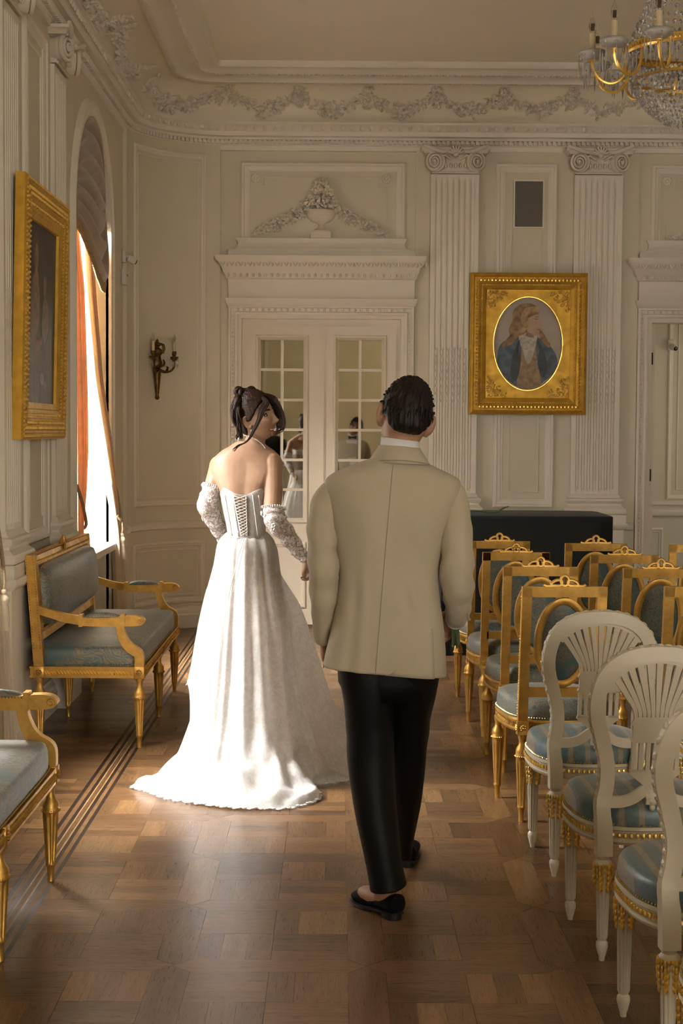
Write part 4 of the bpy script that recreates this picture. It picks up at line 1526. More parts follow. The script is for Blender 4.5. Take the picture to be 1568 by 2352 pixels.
for i, (ax, ay, az) in enumerate([(-0.125, -0.11, 0.345), (0.062, -0.165, 0.345), (0.135, -0.09, 0.34)]):
    mb = MB()
    pts = catmull([(0.0, -0.05, 0.25), (ax * 0.35, ay * 0.6, 0.228), (ax * 0.75, ay * 0.85, 0.235), (ax * 0.97, ay, 0.27), (ax, ay, az - 0.02)], 5)
    mb.tube(pts, [lerp(0.011, 0.006, k / (len(pts) - 1)) for k in range(len(pts))], 7)
    mb.tube([(ax * 0.5, ay * 0.7, 0.235), (ax * 0.62, ay * 0.72, 0.265), (ax * 0.5, ay * 0.66, 0.275)], [0.007, 0.006, 0.003], 5)
    arm = mb.build('sconce_arm', m_bronze, sc)
    mb = MB()
    mb.lathe([(0.005, -0.03), (0.02, -0.012), (0.034, 0.0), (0.036, 0.005), (0.014, 0.008), (0.012, 0.02), (0.018, 0.03), (0.018, 0.05), (0.0, 0.05)], (ax, ay, az), 12)
    mb.build('candle_cup', m_bronze, arm)
    mb = MB()
    mb.lathe([(0.0125, 0.045), (0.012, 0.125), (0.0, 0.126)], (ax, ay, az), 10)
    mb.build('candle', m_candle, arm)
    mb = MB()
    mb.lathe([(0.006, 0.125), (0.012, 0.14), (0.014, 0.152), (0.009, 0.172), (0.002, 0.195), (0.0, 0.197)], (ax, ay, az), 8)
    mb.build('bulb', m_bulb, arm)
    mb = MB()
    for q in range(5):
        a = q * 2 * pi / 5
        x, y = ax + 0.033 * cos(a), ay + 0.033 * sin(a)
        mb.octa((x, y, az - 0.012), 0.004, 0.008)
        mb.octa((x, y, az - 0.05), 0.006, 0.03)
    tag(mb.build('crystal_drops', m_crystal, arm, smooth=0), kind='stuff')

# ------------------------------------------------------------------ security cameras and alarm box


def security_cam(name, loc, rz, label):
    t = empty(name, loc, rz)
    tag(t, label, 'camera')
    mb = MB()
    mb.cbox((0, -0.015, 0.02), 0.075, 0.03, 0.10, 0.006)
    mb.tube([(0, -0.03, 0.02), (0, -0.05, 0.01), (0, -0.06, 0.0)], 0.014, 8)
    mb.build('bracket', m_white, t)
    T = Matrix.Translation((0.01, -0.068, -0.005)) @ Matrix.Rotation(R(115), 4, 'X') @ Matrix.Rotation(R(25), 4, 'Y')
    mb = MB()
    mb.lathe([(0.0, -0.035), (0.024, -0.034), (0.03, -0.02), (0.03, 0.03), (0.027, 0.034), (0.0, 0.034)], seg=16, T=T)
    mb.build('housing', m_white, t)
    mb = MB()
    mb.lathe([(0.0, 0.03), (0.024, 0.034), (0.022, 0.042), (0.012, 0.046), (0.0, 0.047)], seg=16, T=T)
    mb.build('lens', m_dark, t)
    return t


security_cam('security_camera', (XL + 0.002, 12.02, 2.99), pi / 2, 'white security camera with black lens on the strip beside the arched window')
security_cam('security_camera', (3.265, YB + 2.2, 2.50), 0.0, 'white security camera seen through the open doorway at the right')
t = empty('alarm_box', (XL + 0.002, 12.0, 2.80), pi / 2)
tag(t, 'small white alarm sensor box below the security camera by the window', 'sensor')
mb = MB()
mb.cbox((0, -0.02, 0.05), 0.09, 0.04, 0.13, 0.006)
mb.build('housing', m_white, t, smooth=20)
mb = MB()
mb.cbox((0, -0.041, 0.06), 0.018, 0.004, 0.018, 0.001)
mb.build('sensor_window', m_dark, t, smooth=0)

# ------------------------------------------------------------------ upholstery


def damask(name, c_bg, c_fg, scale=9.0, rough=0.5, sheen=0.3):
    m, nt, b = new_mat(name)
    tc = nt.nodes.new('ShaderNodeTexCoord')
    ns = N(nt, 'ShaderNodeTexNoise', Scale=scale * 1.4, Detail=2.0)
    nt.links.new(tc.outputs['Object'], ns.inputs['Vector'])
    mx = N(nt, 'ShaderNodeVectorMath', _operation='SCALE')
    mx.inputs['Scale'].default_value = 0.22
    nt.links.new(ns.outputs['Color'], mx.inputs[0])
    ad = N(nt, 'ShaderNodeVectorMath', _operation='ADD')
    nt.links.new(tc.outputs['Object'], ad.inputs[0])
    nt.links.new(mx.outputs[0], ad.inputs[1])
    vo = N(nt, 'ShaderNodeTexVoronoi', Scale=scale, _feature='SMOOTH_F1')
    nt.links.new(ad.outputs[0], vo.inputs['Vector'])
    wv = N(nt, 'ShaderNodeTexWave', Scale=scale * 2.2, Distortion=9.0, Detail=2.0, _wave_type='RINGS')
    nt.links.new(ad.outputs[0], wv.inputs['Vector'])
    r1 = ramp(nt, vo.outputs['Distance'], [(0.50, 1.0), (0.62, 0.0)])
    r2 = ramp(nt, wv.outputs['Fac'], [(0.34, 0.0), (0.48, 1.0)])
    mul = N(nt, 'ShaderNodeMath', _operation='MULTIPLY')
    nt.links.new(r1.outputs[0], mul.inputs[0])
    nt.links.new(r2.outputs[0], mul.inputs[1])
    mc = N(nt, 'ShaderNodeMix', _data_type='RGBA')
    mc.inputs[6].default_value = c_bg + (1,)
    mc.inputs[7].default_value = c_fg + (1,)
    nt.links.new(mul.outputs[0], mc.inputs[0])
    nt.links.new(mc.outputs[2], b.inputs['Base Color'])
    b.inputs['Roughness'].default_value = rough
    b.inputs['Sheen Weight'].default_value = sheen
    b.inputs['Sheen Roughness'].default_value = 0.4
    n2 = N(nt, 'ShaderNodeTexNoise', Scale=500.0, Detail=1.0)
    nt.links.new(tc.outputs['Object'], n2.inputs['Vector'])
    sm = N(nt, 'ShaderNodeMath', _operation='MULTIPLY_ADD')
    sm.inputs[1].default_value = 0.6
    nt.links.new(mul.outputs[0], sm.inputs[0])
    nt.links.new(n2.outputs['Fac'], sm.inputs[2])
    bump(nt, b, sm.outputs[0], 0.25, 0.0008)
    return m


m_damask = damask('blue_damask', (0.075, 0.135, 0.150), (0.22, 0.175, 0.105), 10.0, 0.42, 0.25)
m_damask_sofa = damask('sofa_damask', (0.075, 0.125, 0.130), (0.21, 0.165, 0.095), 7.0, 0.45, 0.2)
m_wpaint = M('ivory_lacquer', (0.66, 0.585, 0.455), 0.36, var=0.04, vs=6, bmp=0.03, bs=40)
m_nail = gold_mat('brass_nail', (0.55, 0.38, 0.14), 0.3, 0.9, 0.2)

m_stripe, nt_, b_ = new_mat('striped_silk')
tc_ = nt_.nodes.new('ShaderNodeTexCoord')
sx_ = nt_.nodes.new('ShaderNodeSeparateXYZ')
nt_.links.new(tc_.outputs['Object'], sx_.inputs[0])
mm_ = N(nt_, 'ShaderNodeMath', _operation='MULTIPLY_ADD')
mm_.inputs[1].default_value = 1 / 0.062
mm_.inputs[2].default_value = 20.25
nt_.links.new(sx_.outputs[0], mm_.inputs[0])
fr_ = N(nt_, 'ShaderNodeMath', _operation='FRACT')
nt_.links.new(mm_.outputs[0], fr_.inputs[0])
BLU, BEI, EDG = (0.115, 0.185, 0.215), (0.30, 0.265, 0.195), (0.20, 0.185, 0.14)
r_ = ramp(nt_, fr_.outputs[0], [(0.0, BLU), (0.52, BLU), (0.53, EDG), (0.56, BLU), (0.60, BLU), (0.61, BEI), (0.90, BEI), (0.91, BLU), (0.95, BLU), (0.96, EDG)], 'CONSTANT')
ns_ = N(nt_, 'ShaderNodeTexNoise', Scale=60.0, Detail=2.0)
nt_.links.new(tc_.outputs['Object'], ns_.inputs['Vector'])
rr_ = ramp(nt_, ns_.outputs['Fac'], [(0.35, 0.86), (0.65, 1.08)])
mx_ = N(nt_, 'ShaderNodeMix', _data_type='RGBA', _blend_type='MULTIPLY')
mx_.inputs[0].default_value = 1.0
nt_.links.new(r_.outputs[0], mx_.inputs[6])
nt_.links.new(rr_.outputs[0], mx_.inputs[7])
nt_.links.new(mx_.outputs[2], b_.inputs['Base Color'])
b_.inputs['Roughness'].default_value = 0.38
b_.inputs['Sheen Weight'].default_value = 0.3
b_.inputs['Sheen Roughness'].default_value = 0.35


def seat_outline(hw_b, hw_f, y0, y1, bow=0.03, n=40, p=3.2):
    """rounded seat plan: list of (x, y) counter-clockwise"""
    pts = []
    yc, hy = (y0 + y1) / 2, (y1 - y0) / 2
    for k in range(n):
        a = 2 * pi * k / n
        c, s = cos(a), sin(a)
        sx = abs(c) ** (2 / p) * (1 if c >= 0 else -1)
        sy = abs(s) ** (2 / p) * (1 if s >= 0 else -1)
        y = yc + hy * sy
        hw = lerp(hw_b, hw_f, (y - y0) / (y1 - y0))
        fy = bow * max(0, sy) * (1 - sx * sx)
        pts.append((hw * sx, y + fy))
    return pts


def cushion(mb, pts, z0, h, levels=((0, 0.0), (0.35, -0.006), (0.7, 0.01), (0.9, 0.045), (1.0, 0.12)), crown=0.25):
    """levels: (height fraction, inset as fraction of half size)"""
    cx = sum(p[0] for p in pts) / len(pts)
    cy = sum(p[1] for p in pts) / len(pts)
    rings = []
    for f, ins in levels:
        rings.append([(cx + (x - cx) * (1 - ins), cy + (y - cy) * (1 - ins), z0 + h * f) for x, y in pts])
    for q, f in ((0.3, 0.10), (0.55, 0.18), (0.8, 0.23), (0.97, crown)):
        rings.append([(cx + (x - cx) * (0.88 * (1 - q)), cy + (y - cy) * (0.88 * (1 - q)), z0 + h * (1 + f)) for x, y in pts])
    mb.loft(rings)


def nails(mb, pts, z, r=0.0042, pitch=0.0115, closed=True):
    P = [V((x, y, z)) for x, y in pts]
    if closed:
        P.append(P[0])
    acc = 0.0
    for a, b in zip(P, P[1:]):
        L = (b - a).length
        while acc < L:
            mb.octa(a.lerp(b, acc / L), r)
            acc += pitch
        acc -= L


def ring_rail(mb, pts, z0, z1, out=0.004):
    cx = sum(p[0] for p in pts) / len(pts)
    cy = sum(p[1] for p in pts) / len(pts)

    def off(d, z):
        o = []
        for x, y in pts:
            l = sqrt((x - cx) ** 2 + (y - cy) ** 2)
            o.append((x + (x - cx) / l * d, y + (y - cy) / l * d, z))
        return o
    h = z1 - z0
    prof = [(-0.03, z0), (out, z0), (out + 0.004, z0 + 0.15 * h), (out - 0.002, z0 + 0.22 * h), (out - 0.002, z0 + 0.75 * h), (out + 0.004, z0 + 0.82 * h), (out + 0.002, z1), (-0.03, z1)]
    mb.loft([off(d, z) for d, z in prof], cap0=False, cap1=False)


def rail_carving(mb, pts, z, out, pitch, r, tall):
    """row of slanted gadroons around a seat rail"""
    cx = sum(p[0] for p in pts) / len(pts)
    cy = sum(p[1] for p in pts) / len(pts)
    P = [V((x, y, 0)) for x, y in pts]
    P.append(P[0])
    acc = 0.0
    for a, b in zip(P, P[1:]):
        L = (b - a).length
        d = (b - a).normalized()
        nrm = V((d.y, -d.x, 0))
        while acc < L:
            c = a.lerp(b, acc / L) + nrm * out
            T = Matrix.Rotation(atan2(d.y, d.x), 3, 'Z') @ Matrix.Rotation(0.5, 3, 'Y')
            mb.blob((c.x, c.y, z), r, r * 0.8, tall, 4, 3, T=T)
            acc += pitch
        acc -= L


def flute(nf, dp, z0, z1):
    def f(a, k, z):
        if z0 < z < z1:
            return 1 - dp * max(0.0, cos(nf * a)) ** 0.8
        return 1.0
    return f


def turned_leg(mb, x, y, ztop, kind='gold', T=None, seg=40):
    """tapered fluted leg from ztop down to the floor"""
    h = ztop
    if kind == 'gold':
        prof = [(0.0, h), (0.017, h), (0.0165, h - 0.02), (0.013, h - 0.035), (0.0145, h - 0.05), (0.024, h - 0.066), (0.027, h - 0.08), (0.0265, h - 0.09), (0.029, h - 0.094), (0.029, h - 0.103), (0.025, h - 0.107),
                (0.0255, h - 0.118), (0.0257, h - 0.13), (0.016, 0.078), (0.0165, 0.066), (0.0175, 0.062), (0.015, 0.056), (0.0125, 0.052), (0.0105, 0.008), (0.0115, 0.0), (0.0, 0.0)]
        mod = flute(8, 0.24, 0.07, h - 0.125)
    prof = list(reversed(prof))
    mb.lathe(prof, (x, y, 0), seg, mod=mod)
    n = 22
    for k in range(n):
        a = 2 * pi * k / n
        mb.octa((x + 0.029 * cos(a), y + 0.029 * sin(a), h - 0.0985), 0.0035)


def rosette(mb, c, ax, s=0.02):
    """square carved rosette; ax = outward axis 'x','-x','y','-y'"""
    d = {'x': V((1, 0, 0)), '-x': V((-1, 0, 0)), 'y': V((0, 1, 0)), '-y': V((0, -1, 0))}[ax]
    u = V((0, 0, 1)).cross(d)
    for k in range(8):
        a = k * pi / 4
        p = V(c) + (u * cos(a) + V((0, 0, 1)) * sin(a)) * s * 0.55
        q = d.to_track_quat('Z', 'Y').to_matrix() @ Matrix.Rotation(0, 3, 'Z')
        mb.octa(p + d * 0.001, s * 0.25)
    mb.octa(V(c) + d * 0.002, s * 0.28)


# ------------------------------------------------------------------ gilded medallion chair
def lean(z):                                     # the back leans away from the sitter
    return -0.012 - 0.13 * max(0.0, z - 0.42)


def gold_chair():
    t = empty('medallion_chair', (0, 0, 0))
    PW = 0.158
    for sx in (-1, 1):
        mb = MB()
        z0, z1 = 0.375, 0.965
        rr = []
        for z in (z0, 0.433, 0.434, 0.7, 1.011):
            hx = 0.0205 if z > 0.4335 else 0.024
            hy = 0.016 if z > 0.4335 else 0.024
            y = lean(z)
            rr.append([(sx * PW - hx, y - hy, z), (sx * PW + hx, y - hy, z), (sx * PW + hx, y + hy, z), (sx * PW - hx, y + hy, z)])
        mb.loft(rr)
        rosette(mb, (sx * PW, lean(0.4) - 0.0245, 0.404), '-y')
        rosette(mb, (sx * (PW + 0.0245), lean(0.4), 0.404), 'x' if sx > 0 else '-x')
        z = 0.45
        while z < 1.0:                            # pearl edge
            mb.octa((sx * (PW + 0.0205), lean(z) + 0.012, z), 0.0032)
            z += 0.012
        mb.build('back_post', m_gold, t, smooth=30)
    mb = MB()

    def bar(z0, z1, hw, ty=0.016):
        rr = []
        for x in (-hw, hw):
            rr.append([(x, lean(z0) - ty, z0), (x, lean(z0) + ty, z0), (x, lean(z1) + ty, z1), (x, lean(z1) - ty, z1)])
        mb.loft(rr)
    bar(0.968, 1.012, PW + 0.021)
    mb.build('top_rail', m_gold, t, smooth=0)
    mb = MB()
    bar(0.538, 0.577, PW - 0.01)
    mb.build('lower_rail', m_gold, t, smooth=0)
    mb = MB()                                     # ribbon crest

    def loop(cx, cz, rx, rz, rot, r=0.0075):
        pts = []
        for k in range(21):
            a = 2 * pi * k / 20
            x, z = rx * cos(a), rz * sin(a)
            pts.append((cx + x * cos(rot) - z * sin(rot), lean(1.01), cz + x * sin(rot) + z * cos(rot)))
        mb.tube(pts, r, 6)
    loop(0, 1.036, 0.017, 0.021, 0)
    for sx in (-1, 1):
        loop(sx * 0.034, 1.024, 0.024, 0.013, -sx * 0.35)
        mb.tube(catmull([(sx * 0.01, lean(1.01), 1.016), (sx * 0.045, lean(1.01), 1.017), (sx * 0.075, lean(1.01), 1.014), (sx * 0.088, lean(1.01), 1.02)], 4), 0.007, 6)
    mb.build('ribbon_crest', m_gold, t, smooth=60)
    # oval medallion
    cz, rx, rz = 0.772, 0.120, 0.192
    n = 44
    mb = MB()
    for k in range(n):
        pass
    ringpts = []
    rings = []
    for k in range(n):
        a = 2 * pi * k / n
        c, s = cos(a), sin(a)
        ring = []
        for d, o in ((0.0, -0.016), (0.0, 0.012), (0.008, 0.018), (0.024, 0.018), (0.030, 0.01), (0.030, -0.012), (0.022, -0.018), (0.006, -0.018)):
            x = (rx - d) * c
            z = cz + (rz - d) * s
            ring.append((x, lean(z) + o, z))
        rings.append(ring)
    rings.append(rings[0])
    mb.loft(rings, cap0=False, cap1=False)
    mb.build('medallion_frame', m_gold, t, smooth=45)
    mb = MB()
    for sg, nm in ((1, 'f'), (-1, 'b')):
        rg = []
        for q, o in ((1.0, 0.004), (0.9, 0.016), (0.7, 0.023), (0.4, 0.027), (0.05, 0.028)):
            o2 = o if sg > 0 else o * 0.35
            rg.append([((rx - 0.028) * q * cos(2 * pi * k / n), lean(cz + (rz - 0.028) * q * sin(2 * pi * k / n)) + sg * o2, cz + (rz - 0.028) * q * sin(2 * pi * k / n)) for k in range(n)])
        mb.loft(rg, cap0=False)
    mb.build('medallion_upholstery', m_damask, t, smooth=80)
    # seat
    pts = seat_outline(0.185, 0.235, -0.015, 0.455, 0.025, 44)
    mb = MB()
    ring_rail(mb, pts, 0.377, 0.433)
    fr = mb.build('seat_rail', m_gold, t, smooth=40)
    mb = MB()
    rail_carving(mb, pts, 0.404, 0.004, 0.0135, 0.004, 0.016)
    tag(mb.build('rail_carving', m_goldbright, fr), kind='stuff')
    mb = MB()
    cushion(mb, pts, 0.431, 0.088, crown=0.36)
    mb.build('seat_cushion', m_damask, t, smooth=80)
    mb = MB()
    nails(mb, [(x * 1.012, y if y < 0.2 else y + 0.003) for x, y in pts], 0.441)
    tag(mb.build('nail_heads', m_nail, t, smooth=0), kind='stuff')
    for x, y in ((-PW, -0.012), (PW, -0.012), (-0.198, 0.405), (0.198, 0.405)):
        mb = MB()
        turned_leg(mb, x, y, 0.38)
        mb.build('leg', m_gold, t, smooth=50)
    return t


# ------------------------------------------------------------------ ivory balloon-back chair
def white_chair():
    t = empty('balloon_back_chair', (0, 0, 0))
    lw = lambda z: -0.005 - 0.15 * max(0.0, z - 0.42)
    # outer hoop: centre line (x,z) right half, mirrored
    half = [(0.148, 0.335), (0.150, 0.42), (0.158, 0.50), (0.150, 0.56), (0.150, 0.63), (0.168, 0.71), (0.186, 0.78), (0.187, 0.845), (0.165, 0.915), (0.115, 0.962), (0.055, 0.981), (0.0, 0.985)]
    hc = catmull(half, 4)
    line = hc + [(-x, z) for x, z in reversed(hc[:-1])]
    n = len(line)
    rings = []
    for i, (x, z) in enumerate(line):
        x0, z0 = line[max(i - 1, 0)]
        x1, z1 = line[min(i + 1, n - 1)]
        tx, tz = x1 - x0, z1 - z0
        l = sqrt(tx * tx + tz * tz)
        nx, nz = tz / l, -tx / l                 # outward on the right side
        wdt = 0.024 if z > 0.45 else 0.026
        dp = 0.015 if z > 0.5 else 0.02
        w_ = [(-wdt, -dp), (wdt * 0.85, -dp), (wdt, -dp * 0.5), (wdt, dp), (-wdt * 0.6, dp * 1.1), (-wdt, dp * 0.4)]
        rings.append([(x + nx * a, lw(z) + b, z + nz * a) for a, b in w_])
    mb = MB()
    mb.loft(rings)
    # ribbon carving along the outer edge
    hoop = mb.build('back_hoop', m_wpaint, t, smooth=50)
    mb = MB()
    for i in range(10, n - 10, 2):
        x, z = line[i]
        x0, z0 = line[i - 1]
        x1, z1 = line[i + 1]
        a = atan2(z1 - z0, x1 - x0)
        l = sqrt((x1 - x0) ** 2 + (z1 - z0) ** 2)
        nx, nz = (z1 - z0) / l, -(x1 - x0) / l
        T = Matrix.Rotation(-a, 3, 'Y')
        mb.blob((x + nx * 0.024, lw(z), z + nz * 0.024), 0.012, 0.014, 0.0042, 6, 4, T=T)
    mb.build('ribbon_carving', m_wpaint, hoop)
    # pierced fan splat
    th = 0.008

    def ribbon(path, w0):
        rr = []
        m = len(path)
        for i, (x, z) in enumerate(path):
            x0, z0 = path[max(i - 1, 0)]
            x1, z1 = path[min(i + 1, m - 1)]
            l = sqrt((x1 - x0) ** 2 + (z1 - z0) ** 2)
            nx, nz = (z1 - z0) / l, -(x1 - x0) / l
            wv = w0(i / (m - 1)) if callable(w0) else w0
            rr.append([(x - nx * wv, lw(z) - th, z - nz * wv), (x + nx * wv, lw(z) - th, z + nz * wv), (x + nx * wv, lw(z) + th, z + nz * wv), (x - nx * wv, lw(z) + th, z - nz * wv)])
        mb.loft(rr)
    # fan ribs
    for k in range(-5, 6):
        f = k / 5
        xb = f * 0.066
        xm = f * 0.088
        ang = f * 1.02
        xt, zt = 0.155 * sin(ang) * 1.02, 0.842 + 0.127 * cos(ang)
        mb = MB()
        ribbon(catmull([(xb, 0.772), (xb + (xm - xb) * 0.25, 0.81), (lerp(xm, xt, 0.45), lerp(0.84, zt, 0.45)), (xt, zt)], 4), lambda t_: 0.0045 + 0.0062 * t_)
        mb.build('splat_rib', m_wpaint, t, smooth=40)
    # inner arched band that ties the rib tops
    mb = MB()
    arcp = []
    for k in range(25):
        ang = lerp(-1.12, 1.12, k / 24)
        arcp.append((0.165 * sin(ang), 0.842 + 0.122 * cos(ang)))
    ribbon(arcp, 0.011)
    mb.build('splat_arch', m_wpaint, t, smooth=40)
    # vase body
    mb = MB()
    body = [(0.0, 0.50), (0.022, 0.50), (0.02, 0.53), (0.03, 0.56), (0.06, 0.585), (0.078, 0.60), (0.076, 0.612), (0.072, 0.625), (0.073, 0.70), (0.079, 0.708), (0.073, 0.717), (0.073, 0.752), (0.079, 0.76), (0.072, 0.772), (0.07, 0.782)]
    rr = []
    for x, z in body:
        x = max(x, 0.02)
        rr.append([(-x, lw(z) - th, z), (x, lw(z) - th, z), (x, lw(z) + th, z), (-x, lw(z) + th, z)])
    # upper plate
    sel = [r for r in rr if r[0][2] >= 0.70]
    mb.loft(sel)
    mb.build('splat_vase', m_wpaint, t, smooth=30)
    mb = MB()
    sel = [r for r in rr if r[0][2] <= 0.612]
    mb.loft(sel)
    mb.build('splat_foot', m_wpaint, t, smooth=30)
    for k in range(-3, 4):
        x = k * 0.0225
        mb = MB()
        ribbon([(x, 0.605), (x, 0.705)], 0.0065)
        mb.build('splat_rib', m_wpaint, t, smooth=0)
    # cross rail: two arms that rise to the middle
    mb = MB()
    for sx in (-1, 1):
        ribbon([(sx * x, z) for x, z in catmull([(0.14, 0.508), (0.10, 0.508), (0.065, 0.518), (0.035, 0.54), (0.018, 0.552)], 4)], lambda t_: 0.018 - 0.002 * t_)
    mb.box(-0.024, 0.024, lw(0.54) - 0.009, lw(0.54) + 0.009, 0.52, 0.568)
    mb.blob((0, lw(0.5), 0.512), 0.016, 0.016, 0.017, 8, 6)
    mb.blob((0, lw(0.5), 0.49), 0.010, 0.010, 0.012, 8, 6)
    mb.build('cross_rail', m_wpaint, t, smooth=40)
    # seat
    pts = seat_outline(0.195, 0.235, -0.012, 0.45, 0.035, 48, 2.9)
    mb = MB()
    ring_rail(mb, pts, 0.368, 0.425)
    rl = mb.build('seat_rail', m_wpaint, t, smooth=40)
    mb = MB()
    P = [V((x, y, 0.398)) for x, y in pts]
    P.append(P[0])
    acc = 0.0
    for a, b in zip(P, P[1:]):
        L = (b - a).length
        d = (b - a).normalized()
        nr = V((d.y, -d.x, 0))
        while acc < L:
            mb.blob(a.lerp(b, acc / L) + nr * 0.005, 0.0075, 0.0075, 0.0095, 6, 4)
            acc += 0.0185
        acc -= L
    tag(mb.build('gilt_beading', m_goldbright, rl), kind='stuff')
    mb = MB()
    cushion(mb, pts, 0.422, 0.072, crown=0.42)
    mb.build('seat_cushion', m_stripe, t, smooth=80)
    mb = MB()
    nails(mb, [(x * 1.01, y + (0.002 if y > 0.2 else -0.001)) for x, y in pts], 0.43, 0.0045, 0.0125)
    tag(mb.build('nail_heads', m_nail, t, smooth=0), kind='stuff')
    # legs
    for x, y, zt in ((-0.148, -0.002, 0.335), (0.148, -0.002, 0.335), (-0.178, 0.40, 0.368), (0.178, 0.40, 0.368)):
        mb = MB()
        prof = [(0.0, 0.0), (0.009, 0.0), (0.010, 0.012), (0.0125, 0.018), (0.019, 0.045), (0.0185, 0.058), (0.0125, 0.066), (0.0165, 0.072), (0.0178, 0.076), (0.0215, zt - 0.11), (0.0225, zt - 0.095), (0.026, zt - 0.06), (0.0265, zt - 0.02),
                (0.019, zt - 0.012), (0.021, zt - 0.004), (0.021, zt), (0.0, zt)]
        mb.lathe(prof, (x, y, 0), 40, mod=flute(10, 0.2, 0.0755, zt - 0.10))
        lg = mb.build('leg', m_wpaint, t, smooth=50)
        mb = MB()
        for k in range(6):                       # gilt acanthus collar
            a = 2 * pi * k / 6
            for q, (dz, rr_) in enumerate(((-0.105, 0.0235), (-0.088, 0.0255), (-0.07, 0.0275), (-0.052, 0.029), (-0.034, 0.029))):
                mb.blob((x + rr_ * cos(a), y + rr_ * sin(a), zt + dz), 0.006, 0.006, 0.011, 5, 4)
                for s2 in (-1, 1):
                    a2 = a + s2 * (0.16 + 0.05 * q)
                    mb.blob((x + rr_ * cos(a2), y + rr_ * sin(a2), zt + dz + 0.004), 0.0048, 0.0048, 0.009, 4, 3)
        mb.build('gilt_acanthus', m_goldbright, lg)
    return t


# ------------------------------------------------------------------ gilded settee
def settee():
    t = empty('settee', (0, 0, 0))
    L2 = 0.845                                   # half length between outer legs
    yb, yf = 0.025, 0.545                          # rear and front leg lines
    bl = lambda z: 0.025 - 0.045 * max(0, z - 0.42) / 0.58
    # back posts
    for sx in (-1, 1):
        mb = MB()
        rr = []
        for z in (0.365, 0.425, 0.426, 0.52, 0.75, 1.0):
            hx, hy = (0.026, 0.026) if z < 0.4255 else (0.022, 0.026)
            rr.append([(sx * L2 - hx, bl(z) - hy, z), (sx * L2 + hx, bl(z) - hy, z), (sx * L2 + hx, bl(z) + hy, z), (sx * L2 - hx, bl(z) + hy, z)])
        mb.loft(rr)
        rosette(mb, (sx * (L2 + 0.0265), bl(0.4), 0.395), 'x' if sx > 0 else '-x')
        z = 0.52
        while z < 1.0:
            mb.octa((sx * (L2 + 0.022), bl(z) + 0.016, z), 0.0042)
            mb.octa((sx * (L2 + 0.022), bl(z) - 0.02, z), 0.0042)
            z += 0.014
        mb.build('back_post', m_gold, t, smooth=30)

    def brail(z0, z1, hw, ty):
        mb = MB()
        rr = []
        for x in (-hw, hw):
            rr.append([(x, bl(z0) - ty, z0), (x, bl(z0) + ty, z0), (x, bl(z1) + ty * 0.6, lerp(z0, z1, 0.8)), (x, bl(z1) + ty, z1), (x, bl(z1) - ty, z1)])
        mb.loft(rr)
        return mb
    mb = brail(0.955, 1.002, L2 + 0.022, 0.024)
    beads(mb, (-L2, bl(0.97) + 0.026, 0.965), (L2, bl(0.97) + 0.026, 0.965), 0.016, 0.005, 1.0, 5, 3)
    tr = mb.build('top_rail', m_gold, t, smooth=20)
    mb = MB()
    for sx in (-1, 1):
        for q in range(3):
            mb.blob((sx * (0.012 + 0.016 * q), bl(1.0) + 0.012, 1.012 - 0.004 * q), 0.013, 0.014, 0.022 - 0.003 * q, 6, 4, T=Matrix.Rotation(sx * 0.4, 3, 'Y'))
    mb.blob((0, bl(1.0) + 0.018, 1.02), 0.014, 0.016, 0.03, 8, 5)
    mb.blob((0, bl(1.0) + 0.026, 0.985), 0.022, 0.012, 0.026, 8, 5)
    mb.build('crest', m_gold, t)
    brail(0.555, 0.60, L2, 0.02).build('lower_rail', m_gold, t, smooth=20)
    # upholstered back
    n = 44
    pw, z0, z1 = L2 - 0.045, 0.622, 0.945
    rings = []
    for q, o in ((1.0, 0.0), (1.0, 0.028), (0.985, 0.05), (0.94, 0.068), (0.8, 0.082), (0.5, 0.092), (0.1, 0.095)):
        ring = []
        for k in range(n):
            a = 2 * pi * k / n
            c, s = cos(a), sin(a)
            x = pw * q * abs(c) ** 0.25 * (1 if c >= 0 else -1)
            hz = (z1 - z0) / 2
            # keep the border roll constant in width
            x = (pw - (1 - q) * 0.3) * abs(c) ** 0.25 * (1 if c >= 0 else -1) if q > 0.7 else pw * q * abs(c) ** 0.25 * (1 if c >= 0 else -1)
            z = (z0 + z1) / 2 + hz * q * abs(s) ** 0.25 * (1 if s >= 0 else -1)
            ring.append((x, bl(z) + o, z))
        rings.append(ring)
    mb = MB()
    mb.loft(rings, cap0=False)
    mb.build('back_cushion', m_damask_sofa, t, smooth=80)
    mb = MB()
    P = [(pw * abs(cos(a)) ** 0.25 * (1 if cos(a) >= 0 else -1), (z0 + z1) / 2 + (z1 - z0) / 2 * abs(sin(a)) ** 0.25 * (1 if sin(a) >= 0 else -1)) for a in [2 * pi * k / 160 for k in range(160)]]
    acc = 0
    for (xa, za), (xb, zb) in zip(P, P[1:] + P[:1]):
        d = sqrt((xb - xa) ** 2 + (zb - za) ** 2)
        while acc < d:
            f = acc / d
            zz = lerp(za, zb, f)
            mb.octa((lerp(xa, xb, f), bl(zz) + 0.03, zz), 0.006)
            acc += 0.016
        acc -= d
    mb.mould([(-pw - 0.004, 0, z0 - 0.004), (-pw - 0.004, 0, z1 + 0.004), (pw + 0.004, 0, z1 + 0.004), (pw + 0.004, 0, z0 - 0.004)], (0, 1, 0), [(-0.02, 0.0), (-0.02, 0.026), (0.0, 0.03), (0.004, 0.018)])
    for i in range(len(mb.v) - 16, len(mb.v)):
        x, y, z = mb.v[i]
        mb.v[i] = (x, y + bl(z), z)
    tag(mb.build('back_frame', m_gold, t, smooth=30))
    # seat
    pts = []
    for k in range(64):
        a = 2 * pi * k / 64
        c, s = cos(a), sin(a)
        pts.append(((L2 + 0.012) * abs(c) ** 0.16 * (1 if c >= 0 else -1), 0.275 + 0.285 * abs(s) ** 0.22 * (1 if s >= 0 else -1)))
    mb = MB()
    hw = L2 + 0.02
